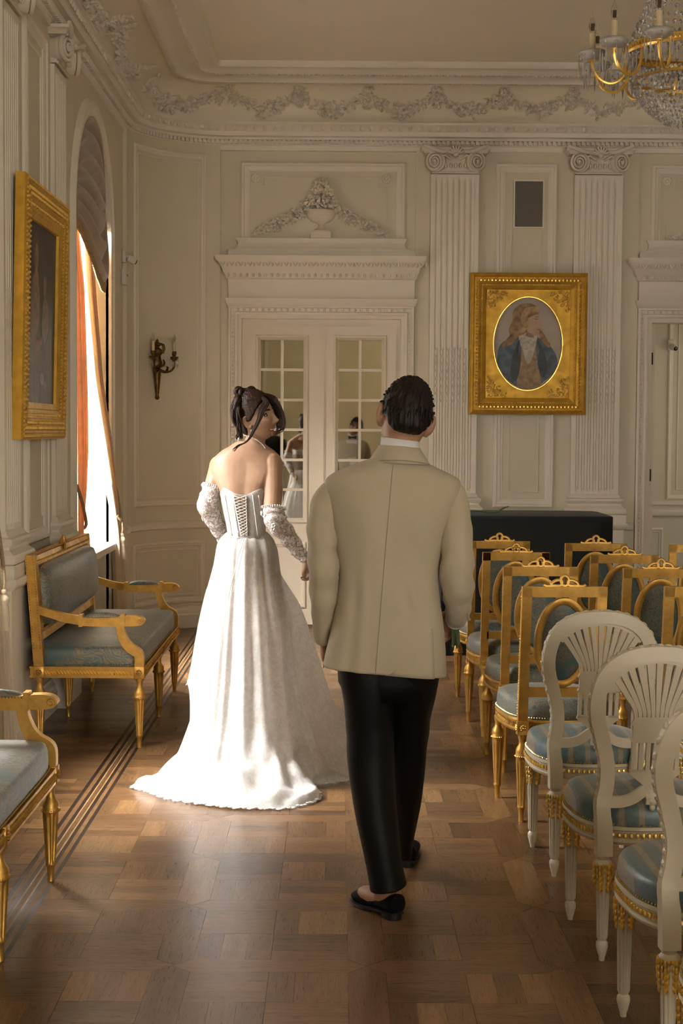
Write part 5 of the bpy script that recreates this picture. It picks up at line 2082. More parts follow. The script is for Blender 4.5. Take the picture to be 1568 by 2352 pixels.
    for x0, x1, y0, y1 in ((-hw, hw, yf - 0.02, yf + 0.022), (-hw, hw, -0.02, 0.02), (-hw - 0.002, -hw + 0.04, 0, yf), (hw - 0.04, hw + 0.002, 0, yf)):
        mb.box(x0, x1, y0, y1, 0.368, 0.424)
        mb.box(x0 - 0.004, x1 + 0.004, y0 - 0.004, y1 + 0.004, 0.366, 0.376)
        mb.box(x0 - 0.004, x1 + 0.004, y0 - 0.004, y1 + 0.004, 0.414, 0.424)
    rl = mb.build('seat_rail', m_gold, t, smooth=0)
    mb = MB()
    x = -hw + 0.05
    while x < hw - 0.04:
        mb.blob((x, yf + 0.024, 0.395), 0.006, 0.006, 0.017, 4, 3, T=Matrix.Rotation(0.6, 3, 'Y'))
        x += 0.017
    y = 0.04
    while y < yf - 0.03:
        for sx in (-1, 1):
            mb.blob((sx * (hw + 0.004), y, 0.395), 0.006, 0.006, 0.017, 4, 3, T=Matrix.Rotation(0.6, 3, 'X'))
        y += 0.017
    tag(mb.build('rail_carving', m_goldbright, rl), kind='stuff')
    mb = MB()
    cushion(mb, pts, 0.422, 0.105, levels=((0, 0.0), (0.4, -0.004), (0.75, 0.004), (0.93, 0.02), (1.0, 0.05)), crown=0.22)
    mb.build('seat_cushion', m_damask_sofa, t, smooth=80)
    mb = MB()
    nails(mb, [(x * 1.004, y + (0.004 if y > 0.27 else -0.004)) for x, y in pts], 0.434, 0.005, 0.0135)
    tag(mb.build('nail_heads', m_nail, t, smooth=0), kind='stuff')
    # arms
    for sx in (-1, 1):
        xa = sx * (L2 + 0.0)
        top = catmull([(0.012, 0.745), (0.08, 0.722), (0.17, 0.698), (0.24, 0.688), (0.26, 0.682), (0.38, 0.682), (0.47, 0.690), (0.525, 0.692), (0.56, 0.684), (0.575, 0.668)], 3)
        bot = catmull([(0.012, 0.700), (0.08, 0.678), (0.17, 0.652), (0.24, 0.642), (0.26, 0.637), (0.38, 0.634), (0.47, 0.636), (0.525, 0.638), (0.555, 0.644), (0.575, 0.660)], 3)
        rr = []
        for (y, z1_), (y2, z0_) in zip(top, bot):
            wv = 0.021 if y < 0.22 else 0.027
            rr.append([(xa - wv, y, z0_), (xa + wv, y, z0_), (xa + wv, y, z1_), (xa - wv, y, z1_)])
        mb = MB()
        mb.loft(rr)
        mb.box(xa - 0.031, xa + 0.031, 0.232, 0.252, 0.633, 0.696)
        mb.box(xa - 0.031, xa + 0.031, 0.452, 0.472, 0.633, 0.70)
        for s2 in (-1, 1):                       # carved spiral on the arm end
            pts_ = []
            for k in range(22):
                f = k / 21
                a = -0.6 + f * 2.9 * pi
                r_ = 0.018 * (1 - 0.8 * f)
                pts_.append((xa + s2 * 0.027, 0.552 + r_ * cos(a), 0.664 + r_ * sin(a)))
            mb.tube(pts_, 0.003, 5)
        arm = mb.build('armrest', m_gold, t, smooth=35)
        mb = MB()
        rg = []
        for q in range(15):
            f = q / 14
            y = lerp(0.256, 0.45, f)
            hgt = 0.026 * sin(pi * f) ** 0.45 + 0.002
            rg.append([(xa + 0.025 * cos(a), y, 0.680 + hgt * max(0, sin(a))) for a in [pi * k / 8 for k in range(9)]])
        mb.loft(rg, closed=False)
        mb.build('arm_pad', m_damask_sofa, arm, smooth=80)
        mb = MB()
        for s2 in (-1, 1):
            y = 0.262
            while y < 0.45:
                mb.octa((xa + s2 * 0.0265, y, 0.681), 0.0042)
                y += 0.0115
        tag(mb.build('arm_nails', m_nail, arm, smooth=0), kind='stuff')
        mb = MB()                                # curved arm support
        cl = catmull([(0.445, 0.640, 0.020), (0.452, 0.60, 0.021), (0.470, 0.555, 0.023), (0.500, 0.520, 0.025), (0.535, 0.498, 0.025), (0.545, 0.475, 0.024), (0.545, 0.424, 0.0235)], 4)
        rr = []
        m_ = len(cl)
        for i, (y, z, hwid) in enumerate(cl):
            y0, z0_, _ = cl[max(i - 1, 0)]
            y1, z1_, _ = cl[min(i + 1, m_ - 1)]
            l = sqrt((y1 - y0) ** 2 + (z1_ - z0_) ** 2)
            ny, nz = (z1_ - z0_) / l, -(y1 - y0) / l
            rr.append([(xa - 0.022, y - ny * hwid, z - nz * hwid), (xa + 0.022, y - ny * hwid, z - nz * hwid), (xa + 0.022, y + ny * hwid, z + nz * hwid), (xa - 0.022, y + ny * hwid, z + nz * hwid)])
        mb.loft(rr)
        mb.build('arm_support', m_gold, t, smooth=40)
    # legs with square blocks
    for x in (-L2, 0.0, L2):
        for y in (yb, yf):
            mb = MB()
            mb.cbox((x, y, 0.395), 0.056, 0.056, 0.064, 0.002)
            rosette(mb, (x, y + (0.029 if y > 0.1 else -0.029), 0.395), 'y' if y > 0.1 else '-y', 0.024)
            if abs(x) > 0.1:
                rosette(mb, (x + (0.029 if x > 0 else -0.029), y, 0.395), 'x' if x > 0 else '-x', 0.024)
            h = 0.363
            prof = [(0.0, h), (0.02, h), (0.02, h - 0.012), (0.0145, h - 0.022), (0.0145, h - 0.04), (0.018, h - 0.055), (0.029, h - 0.072), (0.0305, h - 0.082), (0.030, h - 0.09), (0.0335, h - 0.094), (0.0335, h - 0.104), (0.0285, h - 0.108),
                    (0.0285, h - 0.125), (0.018, 0.078), (0.0185, 0.068), (0.0195, 0.062), (0.0165, 0.056), (0.014, 0.052), (0.0115, 0.008), (0.0125, 0.0), (0.0, 0.0)]
            mb.lathe(list(reversed(prof)), (x, y, 0), 48, mod=flute(8, 0.25, 0.07, h - 0.115))
            for k in range(24):
                a = 2 * pi * k / 24
                mb.octa((x + 0.0335 * cos(a), y + 0.0335 * sin(a), h - 0.099), 0.004)
            mb.build('leg', m_gold, t, smooth=50)
    return t


# ---- place them
sofa = settee()
sofa.location = (-1.572, 8.727, 0)
sofa.rotation_euler = (0, 0, -pi / 2)
tag(sofa, 'gilt settee with teal damask in front of the left painting, fully in view', 'sofa', 'gilt settees along the left wall')
s2 = copy_tree(sofa)
s2.location = (-1.59, 4.672, 0)
tag(s2, 'nearer gilt settee cut off by the left edge, one arm and seat corner showing', 'sofa')

gc = gold_chair()
GRP = 'gilded medallion-back chairs in rows'
spots = [(0.945, 6.43, 0.045, 'gilt medallion chair in the aisle column, nearest, directly before the first ivory chair'),
         (0.972, 7.36, 0.0, 'gilt medallion chair in the aisle column, second from the ivory chairs'),
         (0.955, 8.23, 0.01, 'gilt medallion chair in the aisle column, third from the ivory chairs'),
         (0.955, 9.06, 0.0, 'gilt medallion chair in the aisle column, farthest, beside the hand holding stems'),
         (1.552, 6.46, 0.0, 'gilt medallion chair in second column, nearest, cut by the right edge'),
         (1.535, 7.30, 0.0, 'gilt medallion chair in second column from the aisle, second nearest'),
         (1.512, 8.10, 0.0, 'gilt medallion chair in second column from the aisle, third nearest'),
         (1.50, 8.92, 0.0, 'gilt medallion chair in second column from the aisle, farthest, against black tablecloth'),
         (2.095, 8.87, 0.0, 'gilt medallion chair at the far right edge, only its post and top corner showing')]
for i, (x, y, rz, lb) in enumerate(spots):
    o = gc if i == 0 else copy_tree(gc)
    o.location = (x, y, 0)
    o.rotation_euler = (0, 0, rz)
    tag(o, lb, 'chair', GRP)
wc = white_chair()
GRP = 'ivory balloon-back chairs with striped seats'
spots = [(0.963, 5.61, 0.0, 'ivory fan-back chair, farthest from the camera, right behind the gilt chairs'),
         (0.985, 4.71, 0.02, 'ivory fan-back chair, second of the aisle column, with full arched back'),
         (1.005, 3.85, 0.02, 'ivory fan-back chair at lower right, its back cut by the frame edge'),
         (1.012, 3.08, 0.02, 'nearest ivory fan-back chair, only a seat corner at the bottom right edge'),
         (1.592, 5.70, 0.0, 'ivory fan-back chair in second column, only a sliver of seat at right edge')]
for i, (x, y, rz, lb) in enumerate(spots):
    o = wc if i == 0 else copy_tree(wc)
    o.location = (x, y, 0)
    o.rotation_euler = (0, 0, rz)
    tag(o, lb, 'chair', GRP)

# ------------------------------------------------------------------ curtains


def cloth_mat(name, col, trans, rough=0.6, var=0.1, stripes=None, tmix=0.35):
    m, nt, b = new_mat(name)
    tc = nt.nodes.new('ShaderNodeTexCoord')
    ns = N(nt, 'ShaderNodeTexNoise', Scale=16.0, Detail=4.0)
    nt.links.new(tc.outputs['Object'], ns.inputs['Vector'])
    r = ramp(nt, ns.outputs['Fac'], [(0.35, tuple(c * (1 - var) for c in col)), (0.65, tuple(min(1, c * (1 + var)) for c in col))])
    nt.links.new(r.outputs[0], b.inputs['Base Color'])
    b.inputs['Roughness'].default_value = rough
    b.inputs['Sheen Weight'].default_value = 0.2
    tl = nt.nodes.new('ShaderNodeBsdfTranslucent')
    tl.inputs[0].default_value = trans + (1,)
    mx = N(nt, 'ShaderNodeMixShader', Fac=tmix)
    nt.links.new(b.outputs[0], mx.inputs[1])
    nt.links.new(tl.outputs[0], mx.inputs[2])
    nt.links.new(mx.outputs[0], nt.nodes['Material Output'].inputs[0])
    n2 = N(nt, 'ShaderNodeTexNoise', Scale=260.0, Detail=1.0)
    nt.links.new(tc.outputs['Object'], n2.inputs['Vector'])
    bump(nt, b, n2.outputs['Fac'], 0.1, 0.001)
    return m


m_drape = cloth_mat('apricot_drape', (0.66, 0.50, 0.34), (0.95, 0.46, 0.16), 0.5, 0.12, tmix=0.22)
m_lining = cloth_mat('cream_lining', (0.72, 0.62, 0.46), (0.8, 0.62, 0.4), 0.6, 0.06, tmix=0.35)
m_swag = M('brown_gold_swag', (0.34, 0.24, 0.145), 0.42, var=0.12, vs=6, bmp=0.05, bs=200, sheen=0.3)
m_fringe = M('bullion_fringe', (0.34, 0.23, 0.09), 0.55, var=0.4, vs=60, bmp=0.4, bs=400)
m_cord = M('tieback_cord', (0.30, 0.22, 0.12), 0.6, var=0.3, vs=80, bmp=0.3, bs=300)


def drape(name, rows, nf, amp, mat, parent, thick=0.006, nu=72, ph=0.0, zs=40):
    """rows: (z, y0, y1, xc, fold) from top to bottom; folds run vertically"""
    tab = [(-z, (y0, y1, xc, fo)) for z, y0, y1, xc, fo in rows]
    z_top, z_bot = rows[0][0], rows[-1][0]
    fr, bk = [], []
    for i in range(zs + 1):
        z = lerp(z_top, z_bot, i / zs)
        y0, y1, xc, fo = interp(tab, -z)
        row = []
        for k in range(nu + 1):
            u = k / nu
            f = sin(2 * pi * nf * u + ph + 0.5 * sin(3.1 * u * nf + z * 0.6)) + 0.35 * sin(2 * pi * nf * 2.3 * u + 1.3)
            row.append((xc + amp * fo * f, lerp(y0, y1, u) + 0.012 * fo * cos(2 * pi * nf * u + ph), z))
        fr.append(row)
    mb = MB()
    mb.loft(fr, closed=False)
    o = mb.build(name, mat, parent, smooth=80)
    sol = o.modifiers.new('thickness', 'SOLIDIFY')
    sol.thickness = thick
    return o


def swag(yc, hw, parent):
    """asymmetric festoon filling the arched head of the window"""
    rows = 90
    cols = 40
    P = []
    for i in range(rows + 1):
        v = i / rows
        row = []
        for k in range(cols + 1):
            u = k / cols
            y = yc - hw * 0.998 + 2 * hw * 0.998 * u
            ztop = SPR + sqrt(max(0.0, hw ** 2 - (y - yc) ** 2)) + 0.002
            zlow = interp([(0.0, 3.06), (0.12, 3.0), (0.25, 2.88), (0.40, 2.74), (0.52, 2.675), (0.64, 2.67), (0.75, 2.75), (0.86, 2.92), (0.95, 3.12), (1.0, 3.2)], u)
            ztop = max(ztop, zlow + 0.02)
            # folds sag towards the low point
            z = lerp(ztop, zlow, v)
            fold = (sin(2 * pi * (6.5 * v ** 0.85)) + 0.3 * sin(2 * pi * 11 * v)) * 0.030 * (0.15 + 0.85 * sin(pi * min(1, max(0, u * 0.92 + 0.06))))
            belly = 0.09 * sin(pi * u) ** 0.8 * (0.25 + 0.75 * v)
            row.append((XL - 0.035 + belly + fold, y, z))
        P.append(row)
    mb = MB()
    mb.loft(P, closed=False)
    o = mb.build('swag_fabric', m_swag, parent, smooth=80)
    o.modifiers.new('thickness', 'SOLIDIFY').thickness = 0.006
    mb = MB()
    edge = P[-1]
    for a, b in zip(edge, edge[1:]):
        a, b = V(a), V(b)
        for q in range(3):
            p = a.lerp(b, q / 3)
            mb.tube([p + V((0.004, 0, 0.012)), p + V((0.006, 0.001, -0.02)), p + V((0.004, 0.002, -0.06))], [0.0065, 0.006, 0.0075], 5)
    tag(mb.build('bullion_fringe', m_fringe, parent, smooth=60), kind='stuff')


LBL = {0: 'window beside the rounded corner', 1: 'window beside the nearer settee'}
for i in (0, 1):
    yc, hw = WIN[i]
    nearY, farY = yc - hw, yc + hw
    wide = 0.0 if i == 0 else -0.08
    t = tag(empty('curtain', (0, 0, 0)), 'apricot curtain tied back on the near side of the %s' % LBL[i], 'curtain', 'tied-back window curtains')
    drape('curtain_panel', [(3.12, nearY + 0.01, nearY + 0.46 + wide, XL - 0.075, 1), (2.6, nearY + 0.01, nearY + 0.47 + wide, XL - 0.03, 1), (1.9, nearY + 0.01, nearY + 0.49 + wide, XL - 0.01, 1), (1.5, nearY + 0.01, nearY + 0.47 + wide, XL + 0.0, 0.9),
                           (1.25, nearY + 0.0, nearY + 0.36 + wide, XL + 0.01, 0.7), (1.05, nearY - 0.01, nearY + 0.20, XL + 0.02, 0.5), (0.98, nearY - 0.01, nearY + 0.17, XL + 0.02, 0.5), (0.8, nearY - 0.02, nearY + 0.22, XL + 0.03, 0.8), (0.04, nearY - 0.03, nearY + 0.28, XL + 0.04, 1)],
          4.0, 0.028, m_drape, t)
    mb = MB()
    mb.tube(catmull([(XL + 0.03, nearY - 0.06, 1.30), (XL + 0.055, nearY + 0.0, 1.18), (XL + 0.06, nearY + 0.12, 1.04), (XL + 0.02, nearY + 0.21, 1.0)], 5), 0.011, 7)
    mb.build('tieback_cord', m_cord, t)
    t = tag(empty('curtain', (0, 0, 0)), 'cream-lined curtain tied back on the far side of the %s' % LBL[i], 'curtain', 'tied-back window curtains')
    o_ = 0.0 if i == 0 else 0.14
    drape('curtain_panel', [(3.12, farY - 0.66 + o_, farY - 0.02, XL - 0.115, 1), (2.7, farY - 0.64 + o_, farY - 0.02, XL - 0.10, 1), (2.0, farY - 0.48 + o_, farY + 0.01, XL - 0.06, 1), (1.5, farY - 0.32 + o_ * 0.6, farY + 0.04, XL - 0.0, 0.9),
                           (1.15, farY - 0.12, farY + 0.07, XL + 0.03, 0.7), (0.98, farY - 0.06, farY + 0.06, XL + 0.05, 0.55), (0.85, farY - 0.10, farY + 0.10, XL + 0.06, 0.8), (0.45, farY - 0.13, farY + 0.18, XL + 0.08, 1), (0.03, farY - 0.14, farY + 0.22, XL + 0.09, 1)],
          5.0, 0.030, m_lining, t, ph=0.7)
    drape('curtain_border', [(3.1, farY - 0.50 + o_, farY - 0.28, XL - 0.075, 0.5), (2.7, farY - 0.46 + o_, farY - 0.26, XL - 0.06, 0.5), (2.0, farY - 0.32 + o_, farY - 0.17, XL - 0.02, 0.5), (1.5, farY - 0.18, farY - 0.07, XL + 0.04, 0.4),
                            (1.15, farY - 0.05, farY + 0.0, XL + 0.062, 0.3), (1.0, farY - 0.02, farY + 0.02, XL + 0.075, 0.2)], 1.5, 0.016, m_drape, t, nu=24)
    mb = MB()
    loopc = catmull([(XL + 0.02, farY + 0.10, 1.30), (XL + 0.05, farY + 0.085, 1.18), (XL + 0.085, farY + 0.03, 1.02), (XL + 0.095, farY - 0.03, 0.985), (XL + 0.07, farY - 0.07, 1.02)], 5)
    mb.tube(loopc, 0.010, 7)
    mb.tube([(XL + 0.10, farY - 0.015, 0.985), (XL + 0.105, farY - 0.02, 0.92), (XL + 0.10, farY - 0.025, 0.875)], 0.008, 6)
    mb.build('tieback_cord', m_cord, t)
    mb = MB()
    mb.lathe([(0.0, 0.0), (0.032, 0.0), (0.03, 0.07), (0.026, 0.10), (0.028, 0.11), (0.022, 0.125), (0.028, 0.14), (0.03, 0.152), (0.02, 0.168), (0.012, 0.175), (0.018, 0.185), (0.012, 0.197), (0.0, 0.2)], (XL + 0.10, farY - 0.028, 0.69), 14)
    mb.build('tassel', m_lining, t, smooth=60)
    t = tag(empty('swag_valance', (0, 0, 0)), 'brown-gold draped swag with fringe in the arch of the %s' % LBL[i], 'valance', 'window swags')
    swag(yc, hw, t)

# ------------------------------------------------------------------ black draped table
m_black = M('black_cloth', (0.0035, 0.0042, 0.004), 0.85, var=0.2, vs=30, bmp=0.15, bs=300, sheen=0.05)
t = empty('draped_table', (1.40, 11.62, 0))
tag(t, 'long table under a black floor-length cloth against the end wall', 'table')
mb = MB()
hx, hy, zt = 0.645, 0.40, 1.035
rings = []
N_ = 96
for f, z in ((0.0, 0.004), (0.2, 0.2), (0.5, 0.5), (0.8, 0.86), (0.93, zt - 0.03), (0.98, zt - 0.006)):
    ring = []
    for k in range(N_):
        a = 2 * pi * k / N_
        c, s = cos(a), sin(a)
        x = abs(c) ** 0.14 * (1 if c >= 0 else -1)
        y = abs(s) ** 0.14 * (1 if s >= 0 else -1)
        w_ = (1 - f) * 0.018 * (sin(9 * a + 0.7) + 0.6 * sin(17 * a))
        ring.append(((hx + w_) * x, (hy + w_) * y, z))
    rings.append(ring)
for q, dz in ((0.985, 0.0), (0.95, 0.003), (0.6, 0.012), (0.1, 0.012)):
    rings.append([(x * q, y * q, zt + dz) for x, y, z in rings[5]])
mb.loft(rings)
mb.build('table_cloth', m_black, t, smooth=60)
mb = MB()
for sx in (-1, 1):
    for sy in (-1, 1):
        mb.box(sx * 0.58 - 0.02, sx * 0.58 + 0.02, sy * 0.33 - 0.02, sy * 0.33 + 0.02, 0, 0.95)
m_steel = M('table_steel', (0.3, 0.3, 0.3), 0.4, metal=0.8)
mb.build('table_legs', m_steel, t, smooth=0)
m_stem = M('green_stem', (0.055, 0.085, 0.03), 0.5, var=0.25, vs=20)
t = empty('cut_flower', (1.04, 11.28, 1.05))
tag(t, 'single curved green stem lying along the top of the black table', 'flower')
mb = MB()
mb.tube(catmull([(-0.10, 0.0, 0.022), (0.0, -0.005, 0.02), (0.06, -0.005, 0.014), (0.12, 0.0, 0.012), (0.15, 0.002, 0.022), (0.19, 0.0, 0.043), (0.225, 0.0, 0.056)], 5), [0.007] * 20 + [0.006] * 6 + [0.004] * 5, 7)
mb.build('stalk', m_stem, t)
mb = MB()
mb.blob((0.145, 0.0, 0.018), 0.016, 0.008, 0.01, 8, 5)
mb.build('leaf_node', m_stem, t)

# ------------------------------------------------------------------ chandelier
ch = empty('chandelier', (1.57, 6.95, 0))
tag(ch, 'crystal basket chandelier with gilt arms and candle bulbs at the top right', 'chandelier')
mb = MB()
mb.lathe([(0.270, 3.355), (0.287, 3.352), (0.292, 3.362), (0.287, 3.372), (0.290, 3.388), (0.283, 3.393), (0.270, 3.39)], seg=64, cap=False)
mb.lathe([(0.235, 3.235), (0.243, 3.238), (0.243, 3.25), (0.235, 3.252)], seg=48, cap=False)
for k in range(90):
    a = 2 * pi * k / 90
    mb.blob((0.29 * cos(a), 0.29 * sin(a), 3.375), 0.008, 0.008, 0.009, 4, 3)
mb.build('gilt_hoop', m_goldbright, ch, smooth=40)
mb = MB()
mb.tube([(0, 0, 3.4), (0, 0, ZC - 0.08)], 0.012, 8)
mb.lathe([(0.09, ZC - 0.002), (0.085, ZC - 0.03), (0.04, ZC - 0.06), (0.014, ZC - 0.09), (0.0, ZC - 0.09)], seg=20)
mb.build('hanging_rod', m_goldbright, ch)
rnd = random.Random(9)
mb = MB()
# bead basket
for r_i in range(17):
    u = r_i / 16
    a_ = u * pi / 2 * 0.97
    r = 0.275 * cos(a_)
    z = 3.335 - 0.30 * sin(a_)
    if u < 0.15:
        z = 3.35 - u * 0.2
    n = max(6, int(2 * pi * r / 0.020))
    s_ = lerp(0.0105, 0.007, u)
    for k in range(n):
        a = 2 * pi * (k + 0.5 * (r_i % 2)) / n
        q = Matrix.Rotation(rnd.uniform(0, pi), 3, 'Z') @ Matrix.Rotation(rnd.uniform(-0.6, 0.6), 3, 'X')
        mb.octa((r * cos(a), r * sin(a), z + rnd.uniform(-0.003, 0.003)), s_, s_ * 1.15, T=q)
tag(mb.build('crystal_basket', m_crystal, ch, smooth=0), kind='stuff')
mb = MB()
for k in range(40):                               # strings rising to the crown
    a = 2 * pi * k / 40
    for q in range(26):
        u = q / 25
        r = lerp(0.27, 0.05, 1 - (1 - u) ** 2.0)
        z = lerp(3.40, 4.15, u ** 0.85)
        mb.octa((r * cos(a), r * sin(a), z), 0.0095, 0.012)
tag(mb.build('crystal_tent', m_crystal, ch, smooth=0), kind='stuff')
mb = MB()
for k in range(60):                               # icicle row under the hoop
    a = 2 * pi * k / 60
    mb.octa((0.288 * cos(a), 0.288 * sin(a), 3.342), 0.006, 0.008)
    mb.octa((0.288 * cos(a), 0.288 * sin(a), 3.30), 0.0055, 0.034)
tag(mb.build('crystal_icicles', m_crystal, ch, smooth=0), kind='stuff')
mb = MB()
mb.lathe([(0.0, 2.995), (0.012, 3.01), (0.016, 3.03), (0.008, 3.045), (0.02, 3.055), (0.02, 3.065), (0.0, 3.07)], seg=12)
mb.build('bottom_finial', m_crystal, ch)
for k in range(12):
    a = 2 * pi * k / 12
    T = Matrix.Rotation(a, 4, 'Z')
    mb = MB()
    pts = [T @ V(p) for p in catmull([(0.285, 0, 3.36), (0.286, 0, 3.30), (0.31, 0, 3.245), (0.36, 0, 3.225), (0.41, 0, 3.25), (0.438, 0, 3.30), (0.44, 0, 3.325)], 4)]
    mb.tube(pts, 0.0075, 7)
    mb.lathe([(0.02, 0.0), (0.02, 0.004), (0.0, 0.005)], tuple(T @ V((0.44, 0, 3.322))), 10)
    arm = mb.build('gilt_arm', m_goldbright, ch)
    c = T @ V((0.44, 0, 0))
    mb = MB()
    mb.lathe([(0.012, 3.326), (0.04, 3.334), (0.06, 3.348), (0.064, 3.36), (0.058, 3.368), (0.045, 3.362), (0.02, 3.35), (0.012, 3.345)], (c.x, c.y, 0), 16, cap=False)
    mb.build('drip_pan', m_crystal, arm, smooth=60)
    mb = MB()
    mb.lathe([(0.0145, 3.345), (0.014, 3.445), (0.0, 3.446)], (c.x, c.y, 0), 10)
    mb.build('candle_tube', m_candle, arm)
    mb = MB()
    mb.lathe([(0.007, 3.445), (0.014, 3.458), (0.0175, 3.475), (0.015, 3.497), (0.006, 3.52), (0.0015, 3.545), (0.0, 3.546)], (c.x, c.y, 0), 10)
    mb.build('bulb', m_bulb, arm)
    mb = MB()
    for q in range(4):
        b_ = q * pi / 2
        mb.tube([(c.x + 0.005 * cos(b_), c.y + 0.005 * sin(b_), 3.458), (c.x + 0.005 * cos(b_), c.y + 0.005 * sin(b_), 3.49)], 0.0022, 5)
    mb.build('filament', m_filament, arm)
    mb = MB()
    for q in range(8):
        b_ = 2 * pi * q / 8
        x, y = c.x + 0.06 * cos(b_), c.y + 0.06 * sin(b_)
        mb.octa((x, y, 3.345), 0.005, 0.007)
        mb.octa((x, y, 3.29), 0.0055, 0.046)
    tag(mb.build('crystal_drops', m_crystal, arm, smooth=0), kind='stuff')

# ------------------------------------------------------------------ people


def remesh(mb, voxel, it=3, fac=0.5):
    me = bpy.data.meshes.new('tmp')
    me.from_pydata(mb.v, [], mb.f)
    bm = bmesh.new()
    bm.from_mesh(me)
    bmesh.ops.recalc_face_normals(bm, faces=bm.faces[:])
    bm.to_mesh(me)
    bm.free()
    o = bpy.data.objects.new('tmp', me)
    C.objects.link(o)
    r = o.modifiers.new('r', 'REMESH')
    r.mode = 'VOXEL'
    r.voxel_size = voxel
    s = o.modifiers.new('s', 'SMOOTH')
    s.iterations = it
    s.factor = fac
    dg = bpy.context.evaluated_depsgraph_get()
    ev = o.evaluated_get(dg)
    m2 = ev.to_mesh()
    vs = [v.co.copy() for v in m2.vertices]
    fs = [tuple(p.vertices) for p in m2.polygons]
    ev.to_mesh_clear()
    bpy.data.objects.remove(o)
    bpy.data.meshes.remove(me)
    return vs, fs


def gsn(x, z, cx, cz, sx, sz):
    return exp(-((x - cx) / sx) ** 2 - ((z - cz) / sz) ** 2)


def head_point(d, male=True, smile=0.0):
    """d unit direction (x right, y face, z up) -> point in head space (metres); eye line at z=0"""
    x, y, z = d
    rx, ry, rz = (0.076, 0.098, 0.122) if male else (0.071, 0.093, 0.115)
    px, py, pz = x * rx, y * ry, z * rz
    lo = smooth01((-z - 0.05) / 0.95)
    px *= 1 - (0.26 if male else 0.34) * lo
    if y < 0:
        py *= 1 - 0.55 * smooth01((-z - 0.15) / 0.7)          # nape
    else:
        py *= 1 - 0.10 * lo
    if y > 0:
        f = smooth01(y / 0.35)
        h = 0.0
        h += 0.026 * gsn(px, pz, 0, -0.044, 0.011, 0.014) + 0.014 * gsn(px, pz, 0, -0.022, 0.008, 0.022)     # nose
        h += 0.007 * (gsn(px, pz, 0.012, -0.048, 0.008, 0.008) + gsn(px, pz, -0.012, -0.048, 0.008, 0.008))
        h += 0.004 * (gsn(px, pz, 0.03, 0.02, 0.022, 0.008) + gsn(px, pz, -0.03, 0.02, 0.022, 0.008))         # brow
        h -= 0.010 * (gsn(px, pz, 0.031, 0.0, 0.015, 0.011) + gsn(px, pz, -0.031, 0.0, 0.015, 0.011))         # sockets
        h += (0.005 + 0.004 * smile) * (gsn(px, pz, 0.042, -0.034, 0.02, 0.018) + gsn(px, pz, -0.042, -0.034, 0.02, 0.018))
        h += 0.006 * gsn(px, pz, 0, -0.072, 0.022, 0.007) + 0.005 * gsn(px, pz, 0, -0.083, 0.018, 0.006)      # lips
        h -= 0.004 * gsn(px, pz, 0, -0.092, 0.02, 0.006)
        h += 0.012 * gsn(px, pz, 0, -0.107, 0.022, 0.014)                                                  # chin
        py += h * f
    return V((px, py, pz))


def head_shell(mb, T, male=True, smile=0.0, nu=72, nv=56):
    vs, fs = [], []
    for j in range(nv + 1):
        th = pi * j / nv
        for i in range(nu):
            a = 2 * pi * i / nu
            vs.append(T @ head_point((sin(th) * cos(a), sin(th) * sin(a), cos(th)), male, smile))
    for j in range(nv):
        for i in range(nu):
            k = (i + 1) % nu
            q = (j * nu + i, (j + 1) * nu + i, (j + 1) * nu + k, j * nu + k)
            if j == 0:
                q = (q[0], q[1], q[2])
            elif j == nv - 1:
                q = (q[0], q[1], q[3])
            fs.append(q)
    mb.add(vs, fs)
    s = 0.93 if not male else 1.0
    for sx in (-1, 1):                              # ears
        E_T = T @ Matrix.Translation((sx * 0.076 * s, -0.012, -0.006)) @ Matrix.Rotation(sx * 0.55, 4, 'Z') @ Matrix.Rotation(0.12, 4, 'X')
        pts, rad = [], []
        for k in range(15):
            f = k / 14
            a = lerp(-0.6, 3.9, f)
            pts.append(E_T @ V((sx * 0.010, -0.016 * sin(a) * s, 0.004 + 0.030 * cos(a) * s)))
            rad.append(0.0055)
        mb.blob(E_T @ V((sx * 0.004, -0.004, 0.002)), 0.009, 0.017 * s, 0.031 * s, 10, 8, T=E_T.to_3x3())
        mb.tube(pts, rad, 7)
        mb.blob(E_T @ V((sx * 0.006, 0.004, -0.028 * s)), 0.008, 0.010, 0.011, 8, 6, T=E_T.to_3x3())


